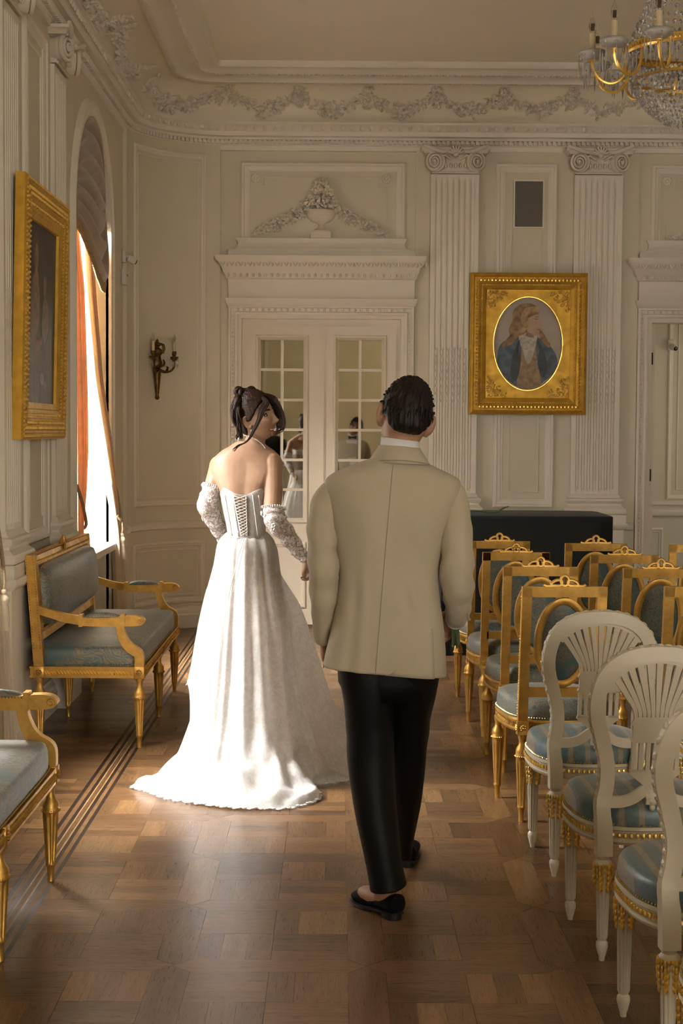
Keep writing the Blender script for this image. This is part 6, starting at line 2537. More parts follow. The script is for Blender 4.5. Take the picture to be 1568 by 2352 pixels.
def face_extras(mb, T, smile=0.0, male=True):
    """eyes (1,2), lips (3), teeth (4), brows (5) appended to the body mesh"""
    rx, rz, kk = (0.076, 0.122, 0.26) if male else (0.071, 0.115, 0.34)

    def sf(x, z, o=0.0):
        dz = z / rz
        lo = smooth01((-dz - 0.05) / 0.95)
        dx = x / (rx * (1 - kk * lo))
        dy = sqrt(max(0.02, 1 - dx * dx - dz * dz))
        p = head_point((dx, dy, dz), male, smile)
        return V((x, p.y + o, z))
    for sx in (-1, 1):
        c = sf(sx * 0.0305, 0.0, -0.0085)
        mb.blob(T @ (c + V((0, 0.001, 0))), 0.0135, 0.0125, 0.0105, 12, 8, T=T.to_3x3(), mi=1)
        mb.blob(T @ (c + V((-sx * 0.001, 0.0095, -0.0005))), 0.0082, 0.0045, 0.0080, 10, 6, T=T.to_3x3(), mi=2)
        lid = [T @ (c + V((0.0155 * cos(a), 0.0115 - 0.006 * abs(cos(a)) ** 1.5, 0.0075 * sin(a) + 0.0005))) for a in [pi * k / 8 for k in range(9)]]
        mb.tube(lid, 0.0030, 6, mi=2)
        lid = [T @ (c + V((0.0145 * cos(a), 0.0105 - 0.005 * abs(cos(a)) ** 1.5, -0.0055 * sin(a)))) for a in [pi * k / 8 for k in range(9)]]
        mb.tube(lid, 0.0011, 6, mi=2)
        br = [T @ sf(sx * x, z, 0.0) for x, z in ((0.013, 0.0165), (0.024, 0.0205), (0.036, 0.0225), (0.047, 0.0175))]
        mb.tube(br, [0.0034, 0.0044, 0.004, 0.0016], 6, mi=5)
    w = 0.024 + 0.006 * smile
    up, lo_ = [], []
    for k in range(13):
        f = lerp(-1, 1, k / 12)
        up.append(T @ sf(w * f, -0.0700 + 0.007 * smile * f * f - 0.001 * abs(f), -0.0004))
        lo_.append(T @ sf(w * f, -0.0765 - 0.007 * smile * (1 - f * f) + 0.0135 * smile * f * f, -0.0004))
    mb.tube(up, [0.001 + 0.0028 * (1 - abs(lerp(-1, 1, k / 12)) ** 2) for k in range(13)], 6, mi=3)
    mb.tube(lo_, [0.001 + 0.0036 * (1 - abs(lerp(-1, 1, k / 12)) ** 2) for k in range(13)], 6, mi=3)
    if smile > 0:
        t_ = [T @ sf(0.022 * f, -0.0735 - 0.003 * (1 - f * f) + 0.005 * f * f, -0.0008) for f in [lerp(-1, 1, k / 8) for k in range(9)]]
        mb.tube(t_, [0.001] + [0.0040] * 7 + [0.001], 6, mi=4)


def limb(mb, pts, rads, seg=18, n=5):
    P = catmull([tuple(p) + (r,) for p, r in zip(pts, rads)], n)
    mb.tube([p[:3] for p in P], [p[3] for p in P], seg)


def hand(mb, T, side, curl=(0.5, 0.55, 0.6, 0.7), thumb=0.5, s=1.0):
    """hand with wrist at origin, fingers along +Y, palm facing -Z, thumb on +X*side"""
    rr = []
    for y, wx, wz in ((-0.02, 0.026, 0.020), (0.0, 0.027, 0.019), (0.03, 0.034, 0.017), (0.06, 0.040, 0.0155), (0.085, 0.040, 0.013), (0.098, 0.034, 0.009)):
        rr.append([T @ V((s * wx * cos(a), s * y, s * wz * sin(a))) for a in [2 * pi * k / 14 for k in range(14)]])
    mb.loft(rr)
    lens = (0.072, 0.082, 0.076, 0.060)
    for k in range(4):
        x = side * (0.030 - 0.0205 * k)
        p = V((x, 0.086 - 0.004 * abs(k - 1.3), 0))
        ang = 0.15
        pts = [p - V((0, 0.02, 0)), p.copy()]
        for q, fr in enumerate((0.42, 0.32, 0.26)):
            ang += curl[k]
            p = p + V((0, cos(ang), -sin(ang))) * lens[k] * fr
            pts.append(p.copy())
        limb(mb, [T @ (q * s) for q in pts], [0.0095 * s, 0.0092 * s, 0.0088 * s, 0.008 * s, 0.0066 * s], 10, 4)
        mb.blob(T @ (pts[-1] * s), 0.0066 * s, 0.0066 * s, 0.0066 * s, 8, 6)
    tp = [V((side * 0.018, 0.015, -0.004)), V((side * 0.036, 0.036, -0.012 - 0.01 * thumb)), V((side * (0.050 - 0.012 * thumb), 0.062, -0.020 - 0.022 * thumb)), V((side * (0.052 - 0.03 * thumb), 0.085, -0.024 - 0.03 * thumb))]
    limb(mb, [T @ (q * s) for q in tp], [0.014 * s, 0.0125 * s, 0.0105 * s, 0.0078 * s], 10, 4)
    mb.blob(T @ (tp[-1] * s), 0.0078 * s, 0.0078 * s, 0.0078 * s, 8, 6)


def frame_to(loc, fwd, up):
    """matrix with local Y along fwd and Z close to up"""
    y = V(fwd).normalized()
    z = V(up)
    z = (z - y * z.dot(y)).normalized()
    x = y.cross(z)
    m = Matrix((x, y, z)).transposed().to_4x4()
    m.translation = V(loc)
    return m


def hair_cap(T, region, male, thick, name, mat, parent, nu=96, nv=72, strand=0.004, nstr=60):
    """region(dir) -> 0..1 hair coverage; where 0 the cap dives under the skin"""
    vs, fs = [], []
    for j in range(nv + 1):
        th = pi * j / nv
        for i in range(nu):
            a = 2 * pi * i / nu
            d = (sin(th) * cos(a), sin(th) * sin(a), cos(th))
            p = head_point(d, male)
            k = region(d, p)
            g_ = strand * (sin(nstr * a + 3 * sin(4 * th)) * 0.5 + mn.noise(V((d[0] * 9, d[1] * 9, d[2] * 3)))) * k
            p = p * (1 + lerp(-0.16, (thick + (0.008 * smooth01((d[2] - 0.35) / 0.4) if not male else 0.0)) / 0.1, k)) + V(d) * g_
            vs.append(T @ p)
    for j in range(nv):
        for i in range(nu):
            q2 = (i + 1) % nu
            fs.append((j * nu + i, (j + 1) * nu + i, (j + 1) * nu + q2, j * nu + q2))
    mb = MB()
    mb.add(vs, fs)
    return mb


m_skin = M('skin_man', (0.42, 0.235, 0.145), 0.5, var=0.06, vs=30, bmp=0.05, bs=300, sub=0.15)
m_skin_w = M('skin_woman', (0.44, 0.265, 0.172), 0.45, var=0.05, vs=25, bmp=0.03, bs=300, sub=0.15)
m_eye = M('eye_white', (0.45, 0.39, 0.34), 0.2, var=0.02)
m_iris = M('dark_iris', (0.018, 0.01, 0.006), 0.15, var=0.1)
m_lip = M('lip', (0.36, 0.11, 0.085), 0.35, var=0.08, vs=60)
m_teeth = M('teeth', (0.72, 0.66, 0.56), 0.25, var=0.03)
m_brow = M('brow_hair', (0.022, 0.012, 0.008), 0.6, var=0.2)


def hair_mat(name, col, rough, stretch):
    m = M(name, col, rough, var=0.55, vs=7.0, bmp=0.6, bs=30.0, bd=0.004, stretch=stretch, spec=0.3)
    return m


m_hair_m = hair_mat('dark_hair', (0.010, 0.006, 0.004), 0.5, (7, 7, 1.2))
m_hair_w = hair_mat('brown_hair', (0.026, 0.011, 0.006), 0.42, (2, 2, 9))
m_jacket, nt_, b_ = new_mat('ivory_wool')
tc_ = nt_.nodes.new('ShaderNodeTexCoord')
n1_ = N(nt_, 'ShaderNodeTexNoise', Scale=900.0, Detail=2.0)
nt_.links.new(tc_.outputs['Object'], n1_.inputs['Vector'])
r_ = ramp(nt_, n1_.outputs['Fac'], [(0.3, (0.455, 0.388, 0.272)), (0.7, (0.54, 0.467, 0.338))])
nt_.links.new(r_.outputs[0], b_.inputs['Base Color'])
b_.inputs['Roughness'].default_value = 0.8
b_.inputs['Sheen Weight'].default_value = 0.15
bump(nt_, b_, n1_.outputs['Fac'], 0.2, 0.0006)
m_trouser = M('black_wool', (0.0028, 0.003, 0.0032), 0.55, var=0.2, vs=40, bmp=0.1, bs=700, spec=0.25)
m_velvet = M('black_velvet', (0.002, 0.002, 0.002), 0.8, var=0.2, spec=0.2)
m_shirt = M('white_shirt', (0.78, 0.77, 0.77), 0.6, var=0.02)
m_thread = M('seam_thread', (0.34, 0.28, 0.19), 0.8, var=0.1)

# ================================================================== groom
GY = 5.17
groom = empty('person', (0.20, GY, 0))
tag(groom, 'person in an ivory dinner jacket and black trousers walking away, holding stems', 'person')
TG = Matrix.Translation((-0.20, -GY, 0))           # everything below is given in room coordinates


def glocal(mb, base=(0.20, GY, 0)):
    mb.v = [tuple(V(v) - V(base)) for v in mb.v]
    return mb


gh = Matrix.Translation((0.225, 5.170, 1.698)) @ Matrix.Rotation(R(13), 4, 'Y') @ Matrix.Rotation(R(6), 4, 'Z') @ Matrix.Rotation(R(-4), 4, 'X') @ Matrix.Scale(1.06, 4)
hd = V((0.225, 5.170, 1.698))
# arms (joint positions)
lsh, lel, lwr = V((-0.021, 5.170, 1.460)), V((-0.052, 5.130, 1.207)), V((-0.045, 5.240, 0.956))
rsh, rel, rwr = V((0.390, 5.170, 1.463)), V((0.406, 5.110, 1.178)), V((0.409, 5.300, 1.022))
body = MB()
head_shell(body, gh, True)
limb(body, [(0.205, 5.16, 1.42), (0.207, 5.16, 1.54), (0.212, 5.155, 1.62), (hd.x, hd.y - 0.012, hd.z - 0.04)], [0.055, 0.056, 0.058, 0.062], 24)
rr = []
for z, cx, a, b in ((1.50, 0.19, 0.06, 0.045), (1.46, 0.185, 0.12, 0.065), (1.38, 0.18, 0.165, 0.09), (1.25, 0.175, 0.165, 0.10), (1.10, 0.165, 0.140, 0.095), (0.98, 0.155, 0.150, 0.10), (0.86, 0.152, 0.155, 0.105), (0.80, 0.152, 0.12, 0.09)):
    rr.append([(cx + a * cos(t_), GY + b * sin(t_), z) for t_ in [2 * pi * k / 28 for k in range(28)]])
body.loft(rr)
limb(body, [lsh + V((0.02, 0, -0.03)), lel, lwr], [0.034, 0.034, 0.026])
limb(body, [rsh + V((-0.02, 0, -0.03)), rel, rwr], [0.034, 0.034, 0.026])
hipL, kneeL, ankL = V((0.075, GY, 0.86)), V((0.135, GY + 0.03, 0.47)), V((0.175, 5.135, 0.10))
hipR, kneeR, ankR = V((0.235, GY, 0.86)), V((0.243, 5.38, 0.50)), V((0.252, 5.69, 0.12))
limb(body, [hipL, kneeL, (0.165, 5.14, 0.25), ankL, (0.168, 5.16, 0.06)], [0.075, 0.05, 0.042, 0.036, 0.036])
limb(body, [hipR, kneeR, (0.242, 5.56, 0.28), ankR, (0.262, 5.74, 0.07)], [0.07, 0.045, 0.038, 0.030, 0.032])
body.blob((0.135, 5.20, 0.05), 0.04, 0.08, 0.03, 12, 8, T=Matrix.Rotation(R(42), 3, 'Z'))
lh = frame_to(lwr, V((0.03, 0.10, -1)), V((-1, 0, 0)))
hand(body, lh, 1, (0.35, 0.4, 0.45, 0.5), 0.3)
rh = frame_to(rwr + V((0.0, 0.012, -0.005)), V((-0.32, 0.55, -0.62)), V((0.6, 0.6, 0.5)))
hand(body, rh, -1, (0.75, 0.85, 0.85, 0.85), 0.8)
vs, fs = remesh(body, 0.004, 4)
out = MB()
out.add(vs, fs)
face_extras(out, gh, 0.0, True)
glocal(out)
out.build('body', [m_skin, m_eye, m_iris, m_lip, m_teeth, m_brow], groom, smooth=180)


# hair: full on top, tapered at the nape
def reg_m(d, p):
    x, y, z = d
    line = interp([(-1.0, -0.50), (-0.75, -0.46), (-0.5, -0.20), (-0.25, 0.05), (0.15, 0.14), (0.5, 0.55), (1.0, 0.62)], y)
    return smooth01((z - line) / 0.22 + 0.30)


def thick_region(d, p):
    return reg_m(d, p)


mb = hair_cap(gh, reg_m, True, 0.010, 'hair', m_hair_m, groom, strand=0.0035, nstr=70)
# volume on top
ghi = gh.inverted()
for i in range(len(mb.v)):
    p = ghi @ V(mb.v[i])
    if p.z > 0.03:
        k = smooth01((p.z - 0.03) / 0.08)
        q = p.normalized()
        p = p + V((q.x * 0.003, q.y * 0.004, 0.004)) * k + V((0, 0, 0.0035)) * k * mn.noise(V((p.x * 60, p.y * 25, p.z * 10)))
        if abs(p.x + 0.012) < 0.006 and p.y > -0.1:
            p.z -= 0.005 * k
        mb.v[i] = tuple(gh @ p)
glocal(mb).build('hair', m_hair_m, groom, smooth=180)
# loose tufts on the crown
mb = MB()
rnd = random.Random(21)
for k in range(420):
    a = rnd.uniform(0, 2 * pi)
    th = rnd.uniform(0.0, 1.45)
    d = V((sin(th) * cos(a), sin(th) * sin(a), cos(th)))
    p0 = head_point(d, True) * 1.06
    lean_ = V((0.25 if d.x > -0.1 else -0.25, 0.55, 0.2)) * 0.028 if d.y > -0.3 else V((d.x * 0.2, -0.1, -0.9)) * 0.03
    p1 = p0 + d * 0.007 + lean_ * 0.5
    p2 = p0 + d * 0.004 + lean_
    mb.tube([gh @ (p0 * 0.97), gh @ p1, gh @ p2], [0.0035, 0.0032, 0.0006], 5)
glocal(mb).build('hair_tufts', m_hair_m, groom, smooth=180)

# ---- jacket
rowsJ = [  # (v, xl, xr, half depth, y offset, exponent)
    (1044, 866, 957, 0.062, -0.005, 2.0), (1052, 852, 964, 0.072, -0.004, 2.0), (1062, 826, 980, 0.082, 0.0, 2.1), (1075, 792, 1006, 0.090, 0.0, 2.2), (1088, 763, 1034, 0.096, 0.0, 2.3),
    (1102, 747, 1055, 0.100, 0.0, 2.4), (1125, 745, 1057, 0.110, 0.0, 2.5), (1160, 752, 1046, 0.122, 0.0, 2.6), (1205, 759, 1030, 0.126, 0.0, 2.7), (1260, 770, 1015, 0.122, 0.0, 2.7),
    (1310, 777, 1008, 0.118, 0.0, 2.7), (1370, 774, 1009, 0.122, 0.0, 2.7), (1430, 763, 1017, 0.130, 0.0, 2.8), (1490, 750, 1023, 0.134, 0.0, 2.9), (1537, 741, 1024, 0.136, 0.0, 3.0)]
tabJ = []
_J = [(0.132, 0.266, 1.577), (0.111, 0.277, 1.565), (0.073, 0.300, 1.550), (0.023, 0.339, 1.531), (-0.020, 0.381, 1.511), (-0.043, 0.412, 1.490), (-0.046, 0.415, 1.457), (-0.035, 0.399, 1.405), (-0.025, 0.376, 1.339),
      (-0.008, 0.355, 1.257), (0.003, 0.345, 1.183), (-0.001, 0.348, 1.093), (-0.017, 0.361, 1.003), (-0.035, 0.370, 0.914), (-0.048, 0.373, 0.843)]
for (x0, x1, z), rw in zip(_J, rowsJ):
    tabJ.append((x0, x1, z, rw[3], rw[4], rw[5]))
tabJ = catmull(tabJ, 6)


def jring(x0, x1, z, b, yo, ex, n=96, grow=0.0):
    cx, a = (x0 + x1) / 2, (x1 - x0) / 2 + grow
    b += grow
    o = []
    for k in range(n):
        t_ = 2 * pi * k / n
        c, s = cos(t_), sin(t_)
        x = cx + a * abs(c) ** (2 / ex) * (1 if c >= 0 else -1)
        y = GY + yo + b * abs(s) ** (2 / ex) * (1 if s >= 0 else -1)
        if s < 0:                                   # the back, towards the camera
            u = (x - cx) / a
            # shoulder blades, spine hollow, soft diagonal folds
            sh_ = smooth01((z - 1.2) / 0.1) * smooth01((1.46 - z) / 0.08)
            y -= 0.010 * sh_ * (exp(-((abs(u) - 0.45) / 0.25) ** 2)) * -s
            y += 0.006 * exp(-(u / 0.12) ** 2) * smooth01((z - 0.95) / 0.2) * -s
            f = 0.0
            f += 0.0045 * sin(18 * (z * 0.9 + u * 0.22)) * smooth01((1.30 - z) / 0.2) * smooth01((u - 0.05) / 0.5)
            f += 0.0075 * exp(-((u + 0.52 - 0.25 * (1.2 - z)) / 0.09) ** 2) * smooth01((1.28 - z) / 0.2)
            f -= 0.008 * exp(-((u + 0.68 - 0.25 * (1.2 - z)) / 0.10) ** 2) * smooth01((1.28 - z) / 0.2)
            f += 0.012 * mn.noise(V((x * 5, 3.1, z * 3.2))) + 0.005 * mn.noise(V((x * 14 + z * 6, 7.7, z * 9)))
            f += 0.0050 * sin((z * 1.0 + u * 0.5) * 34) * smooth01((1.18 - z) / 0.05) * smooth01((z - 1.02) / 0.05) * smooth01(u / 0.4)
            y -= f * -s
        o.append((x, y, z))
    return o


mb = MB()
rings = []
zh = tabJ[-1][2]
for x0, x1, z, b, yo, ex in tabJ:
    r = jring(x0, x1, z, b, yo, ex)
    if z < 1.0:                                    # hem dips towards the right-hand vent
        r = [(x, y, z2 - 0.016 * smooth01((1.0 - z) / 0.16) * ((x - (x0 + x1) / 2) / ((x1 - x0) / 2)) * (1 if y < GY else 0.2)) for x, y, z2 in r]
    rings.append(r)
mb.loft(rings, cap0=False, cap1=False)
jk = glocal(mb).build('jacket', m_jacket, groom, smooth=180)
jk.modifiers.new('thickness', 'SOLIDIFY').thickness = 0.004
# side vent flap on the right
mb = MB()
fl = []
for i in range(14):
    f = i / 13
    v_ = f
    z = lerp(1.035, zh, f)
    row = interp([(-r_[2], r_) for r_ in tabJ], -z)
    x0, x1 = row[0], row[1]
    cx, a = (x0 + x1) / 2, (x1 - x0) / 2
    rr = []
    for u in (0.0, 0.2, 0.4, 0.55, 0.65, 0.72, 0.775):
        x = cx + a * u
        s = (1 - abs(u) ** row[5]) ** (1 / row[5])
        y = GY - (row[3]) * s + 0.006 * (1 - u / 0.775) - (0.004 + 0.008 * f) * smooth01(u / 0.775)
        rr.append((x, y, z - 0.016 * smooth01((1.0 - z) / 0.16) * u - 0.001))
    fl.append(rr)
mb.loft(fl, closed=False)
vf = glocal(mb).build('vent_flap', m_jacket, jk, smooth=180)
vf.modifiers.new('thickness', 'SOLIDIFY').thickness = 0.004
# centre seam
mb = MB()
pts = []
for i in range(40):
    f = i / 39
    z = lerp(1.545, zh + 0.002, f)
    row = interp([(-r_[2], r_) for r_ in tabJ], -z)
    x = lerp(0.183, 0.128, f ** 0.9)
    cx, a = (row[0] + row[1]) / 2, (row[1] - row[0]) / 2
    ring = jring(row[0], row[1], z, row[3], row[4], row[5], 96)
    bk_ = sorted(p for p in ring if p[1] < GY - 0.03)
    for pa, pb in zip(bk_, bk_[1:]):
        if pa[0] <= x <= pb[0]:
            yb_ = lerp(pa[1], pb[1], (x - pa[0]) / max(1e-6, pb[0] - pa[0]))
    pts.append((x, yb_ - 0.0012, z))
mb.tube(pts, 0.0014, 5)
glocal(mb).build('back_seam', m_thread, jk)


def sleeve(pts, rads, seed, name='sleeve', flat=1.0):
    P = catmull([tuple(p) + (r,) for p, r in zip(pts, rads)], 9)
    mb = MB()
    n = len(P)
    q = [V(p[:3]) for p in P]
    rings = []
    for i in range(n):
        t_ = (q[min(i + 1, n - 1)] - q[max(i - 1, 0)]).normalized()
        nx = V((1, 0, 0))
        nx = (nx - t_ * nx.dot(t_)).normalized()
        ny = t_.cross(nx)
        r = P[i][3]
        ring = []
        for k in range(40):
            a = 2 * pi * k / 40
            w_ = 0.0055 * mn.noise(V((cos(a) * 1.5 + seed, sin(a) * 1.5, i * 0.22))) + 0.0036 * sin(i * 0.62 + 2.2 * cos(a + seed)) * smooth01(1 - abs(i / n - 0.5) * 2.2)
            ring.append(q[i] + (nx * cos(a) * flat + ny * sin(a)) * (r + w_))
        rings.append(ring)
    mb.loft(rings, cap0=True, cap1=False)
    o = glocal(mb).build(name, m_jacket, jk, smooth=180)
    o.modifiers.new('thickness', 'SOLIDIFY').thickness = 0.004
    return o


sleeve([(0.020, 5.170, 1.475), (-0.028, 5.165, 1.439), (-0.047, 5.150, 1.360), (-0.051, 5.135, 1.273), (-0.048, 5.130, 1.185), (-0.048, 5.150, 1.094), (-0.048, 5.190, 1.000), (-0.045, 5.225, 0.932)],
       [0.026, 0.046, 0.053, 0.053, 0.052, 0.046, 0.038, 0.030], 1.7)
sleeve([(0.346, 5.170, 1.477), (0.391, 5.165, 1.439), (0.399, 5.140, 1.349), (0.400, 5.115, 1.255), (0.403, 5.110, 1.167), (0.410, 5.150, 1.097), (0.412, 5.200, 1.039), (0.409, 5.245, 1.005)],
       [0.026, 0.044, 0.051, 0.054, 0.057, 0.051, 0.042, 0.035], 5.2)
# cuff buttons
mb = MB()
for k in range(3):
    c = V((0.443, 5.165, 1.036)) + V((0.004 * k, 0.012 * k, -0.011 * k))
    mb.blob(c, 0.0055, 0.003, 0.0055, 8, 5)
glocal(mb).build('cuff_buttons', m_thread, jk)
# collar of the jacket
mb = MB()
rings = []
for (z, a, b, yo) in ((1.548, 0.104, 0.087, -0.004), (1.560, 0.098, 0.083, -0.004), (1.572, 0.090, 0.080, -0.004), (1.590, 0.078, 0.076, -0.006), (1.603, 0.071, 0.072, -0.008), (1.606, 0.066, 0.068, -0.008), (1.596, 0.064, 0.066, -0.006)):
    ring = []
    for k in range(48):
        t_ = 2 * pi * k / 48
        s = sin(t_)
        dz = -0.035 * max(0, s) - 0.004 * cos(t_)
        ring.append((0.206 + a * cos(t_), GY - 0.004 + yo + b * s, z + dz))
    rings.append(ring)
mb.loft(rings, cap0=False, cap1=False)
cl = glocal(mb).build('collar', m_jacket, jk, smooth=180)
cl.modifiers.new('thickness', 'SOLIDIFY').thickness = 0.003
mb = MB()
pts = []
for k in range(25):
    t_ = pi + pi * k / 24
    pts.append((0.206 + 0.1015 * cos(t_), GY - 0.008 + 0.0865 * sin(t_), 1.5585 - 0.004 * cos(t_) - 0.010 * abs(cos(t_)) ** 2))
mb.tube(pts, 0.0018, 5)
glocal(mb).build('collar_edge', m_thread, jk)
# shirt collar, cuffs, front
mb = MB()
rings = []
for z, a, b in ((1.560, 0.074, 0.072), (1.60, 0.068, 0.068), (1.628, 0.0655, 0.066), (1.630, 0.0615, 0.062), (1.60, 0.062, 0.063)):
    rings.append([(0.209 + a * cos(t_), GY - 0.012 + b * sin(t_), z - 0.026 * max(0, sin(t_)) - 0.008 * cos(t_)) for t_ in [2 * pi * k / 40 for k in range(40)]])
mb.loft(rings, cap0=False, cap1=False)
sh = glocal(mb).build('shirt_collar', m_shirt, groom, smooth=180)
mb = MB()
rr = frame_to(V((0.409, 5.245, 1.005)), V((0.404, 5.290, 0.975)) - V((0.409, 5.200, 1.039)), V((0, 0, 1)))
mb.lathe([(0.031, -0.02), (0.031, 0.014), (0.027, 0.014), (0.027, -0.02)], seg=28, T=rr @ Matrix.Rotation(-pi / 2, 4, 'X'), cap=False)
glocal(mb).build('shirt_cuff', m_shirt, groom, smooth=60)
mb = MB()
mb.prism([(-0.05, 0.0), (0.05, 0.0), (0.075, 0.33), (-0.075, 0.33)], 0.02, T=Matrix.Translation((0.20, GY + 0.115, 1.20)) @ Matrix.Rotation(0.12, 4, 'X'))
glocal(mb).build('shirt_front', m_shirt, groom, smooth=0)
mb = MB()
for sx in (-1, 1):
    mb.prism([(0, -0.008), (sx * 0.055, -0.026), (sx * 0.055, 0.026), (0, 0.008)], 0.018, T=Matrix.Translation((0.205, GY + 0.075, 1.565)))
mb.blob((0.205, GY + 0.088, 1.565), 0.012, 0.012, 0.013, 8, 6)
glocal(mb).build('bow_tie', m_velvet, groom, smooth=0)

# ---- trousers
mb = MB()
_T1 = [(-0.006, 0.351, 5.170, 0.899), (0.004, 0.349, 5.170, 0.832)]
legL = [(-0.003, 0.203, 5.170, 0.899), (0.008, 0.206, 5.170, 0.808), (0.024, 0.201, 5.180, 0.716), (0.032, 0.198, 5.190, 0.625), (0.040, 0.199, 5.185, 0.504), (0.057, 0.205, 5.170, 0.388), (0.082, 0.216, 5.150, 0.272), (0.102, 0.228, 5.140, 0.176), (0.117, 0.242, 5.135, 0.101)]
legR = [(0.143, 0.360, 5.170, 0.899), (0.147, 0.353, 5.180, 0.831), (0.161, 0.341, 5.220, 0.740), (0.169, 0.325, 5.280, 0.639), (0.183, 0.318, 5.380, 0.463), (0.192, 0.310, 5.470, 0.331), (0.204, 0.299, 5.570, 0.208), (0.219, 0.291, 5.640, 0.116), (0.226, 0.288, 5.680, 0.053)]


def leg_tube(rows, depth, seed, hem):
    mb = MB()
    P = catmull([(r[0], r[1], r[2], r[3], d) for r, d in zip(rows, depth)], 7)
    rings = []
    n = len(P)
    for i, (x0, x1, y, z, d) in enumerate(P):
        cx, a = (x0 + x1) / 2, (x1 - x0) / 2
        ring = []
        for k in range(44):
            t_ = 2 * pi * k / 44
            c, s = cos(t_), sin(t_)
            w_ = 0.004 * mn.noise(V((c * 1.3 + seed, s * 1.3, z * 5))) + 0.004 * exp(-((z - 0.60) / 0.035) ** 2) * cos(t_ * 2 + seed)
            crease = 0.010 * max(0, abs(s) - 0.9) * 10 * (0.6 if s < 0 else 1)
            ring.append((cx + (a + w_) * c * (abs(c) ** -0.12 if abs(c) > 0.02 else 1), y + (d + w_ + crease * 0.5) * s, z + hem * c * smooth01((i - n * 0.8) / (n * 0.2))))
        rings.append(ring)
    mb.loft(rings, cap0=True, cap1=False)
    o = glocal(mb).build('trouser_leg', m_trouser, None, smooth=180)
    return o


tl = leg_tube(legL, (0.11, 0.11, 0.105, 0.098, 0.09, 0.085, 0.082, 0.08, 0.08), 2.0, 0.013)
tr = leg_tube(legR, (0.115, 0.11, 0.10, 0.095, 0.088, 0.083, 0.08, 0.075, 0.072), 6.0, 0.0)
mb = MB()
rr = []
for z, x0, x1, b in ((1.04, 0.03, 0.31, 0.10), (0.95, 0.005, 0.335, 0.112), (0.87, -0.0, 0.338, 0.118), (0.80, 0.004, 0.333, 0.115), (0.745, 0.03, 0.31, 0.10)):
    rr.append([((x0 + x1) / 2 + (x1 - x0) / 2 * cos(t_), GY + 0.005 + b * sin(t_), z) for t_ in [2 * pi * k / 40 for k in range(40)]])
mb.loft(rr)
ts = glocal(mb).build('trousers', m_trouser, groom, smooth=180)
for o in (tl, tr):
    o.parent = ts
    o.modifiers.new('thickness', 'SOLIDIFY').thickness = 0.003


# ---- shoes
def shoe(name, loc, rz, parent, pitch=0.0):
    """slipper pointing along local +Y, heel at origin"""
    T = Matrix.Translation(loc) @ Matrix.Rotation(rz, 4, 'Z') @ Matrix.Rotation(pitch, 4, 'X')
    rows = [(-0.035, 0.020, 0.03, 0.086), (-0.03, 0.030, 0.027, 0.092), (-0.005, 0.034, 0.026, 0.084), (0.03, 0.034, 0.026, 0.066), (0.07, 0.034, 0.024, 0.056), (0.11, 0.040, 0.016, 0.062), (0.15, 0.046, 0.010, 0.062), (0.19, 0.045, 0.010, 0.052), (0.225, 0.034, 0.012, 0.040), (0.245, 0.014, 0.014, 0.026)]
    rr = []
    for y, hw_, z0, z1 in catmull(rows, 3):
        ring = []
        for k in range(24):
            t_ = 2 * pi * k / 24
            c, s = cos(t_), sin(t_)
            zc, h = (z0 + z1) / 2, (z1 - z0) / 2
            ring.append(T @ V((hw_ * abs(c) ** 0.8 * (1 if c >= 0 else -1) * (1 - 0.25 * max(0, s)), y, zc + h * abs(s) ** 0.7 * (1 if s >= 0 else -1))))
        rr.append(ring)
    mb = MB()
    mb.loft(rr)
    o = glocal(mb).build(name, m_velvet, parent, smooth=60)
    mb = MB()
    pts = [(hw_ + 0.003, y) for y, hw_ in ((-0.03, 0.022), (0.0, 0.034), (0.06, 0.034), (0.11, 0.041), (0.15, 0.047), (0.19, 0.046), (0.225, 0.035), (0.248, 0.012))]
    outl = [(x, y) for x, y in pts] + [(-x, y) for x, y in reversed(pts)]
    lo = [T @ V((x, y, interp([(-0.03, 0.020), (0.06, 0.016), (0.13, 0.002), (0.25, 0.006)], y))) for x, y in outl]
    hi = [p + T.to_3x3() @ V((0, 0, 0.007)) for p in lo]
    mb.loft([lo, hi])
    m_sole = m_dark
    glocal(mb).build('sole', m_sole, o, smooth=40)
    mb = MB()
    hl = [(0.028 * cos(t_), 0.002 + 0.033 * sin(t_)) if sin(t_) < 0 else (0.028 * (1 if cos(t_) > 0 else -1) * min(1, abs(cos(t_)) * 3), 0.028) for t_ in [2 * pi * k / 20 for k in range(20)]]
    mb.loft([[T @ V((x, y, 0.0)) for x, y in hl], [T @ V((x * 1.08, y * 1.06, 0.024)) for x, y in hl]])
    glocal(mb).build('heel', m_dark, o, smooth=40)
    return o


shoe('shoe', (0.196, 5.105, 0.0), R(30), groom)
shoe('shoe', (0.274, 5.735, 0.0), R(-4), groom)

# ---- flower stems held in the right hand
fs_ = empty('bouquet', (0.421, 5.310, 0.972))
tag(fs_, 'small bunch of cut green stems held in the right hand', 'bouquet')
base = V((0.421, 5.310, 0.972))
rnd = random.Random(2)
for k in range(7):
    top = base + V((-0.015 + rnd.uniform(-0.012, 0.012), 0.03 + rnd.uniform(-0.01, 0.01), 0.06))
    bot = V((0.419, 5.290, 0.898)) + V((rnd.uniform(-0.017, 0.017), rnd.uniform(-0.012, 0.012), rnd.uniform(-0.004, 0.02)))
    mid = top.lerp(bot, 0.5) + V((rnd.uniform(-0.004, 0.004), 0, 0))
    mb = MB()
    mb.tube([top - base, mid - base, bot - base], [0.004, 0.0046, 0.0042], 7)
    mb.build('stem', m_stem, fs_)

# ================================================================== bride
BYD = 7.15
BB = (-0.425, BYD, 0)
bride = empty('person', BB)
tag(bride, 'person in a white lace wedding gown looking back over one shoulder', 'person')


def blocal(mb):
    return glocal(mb, BB)


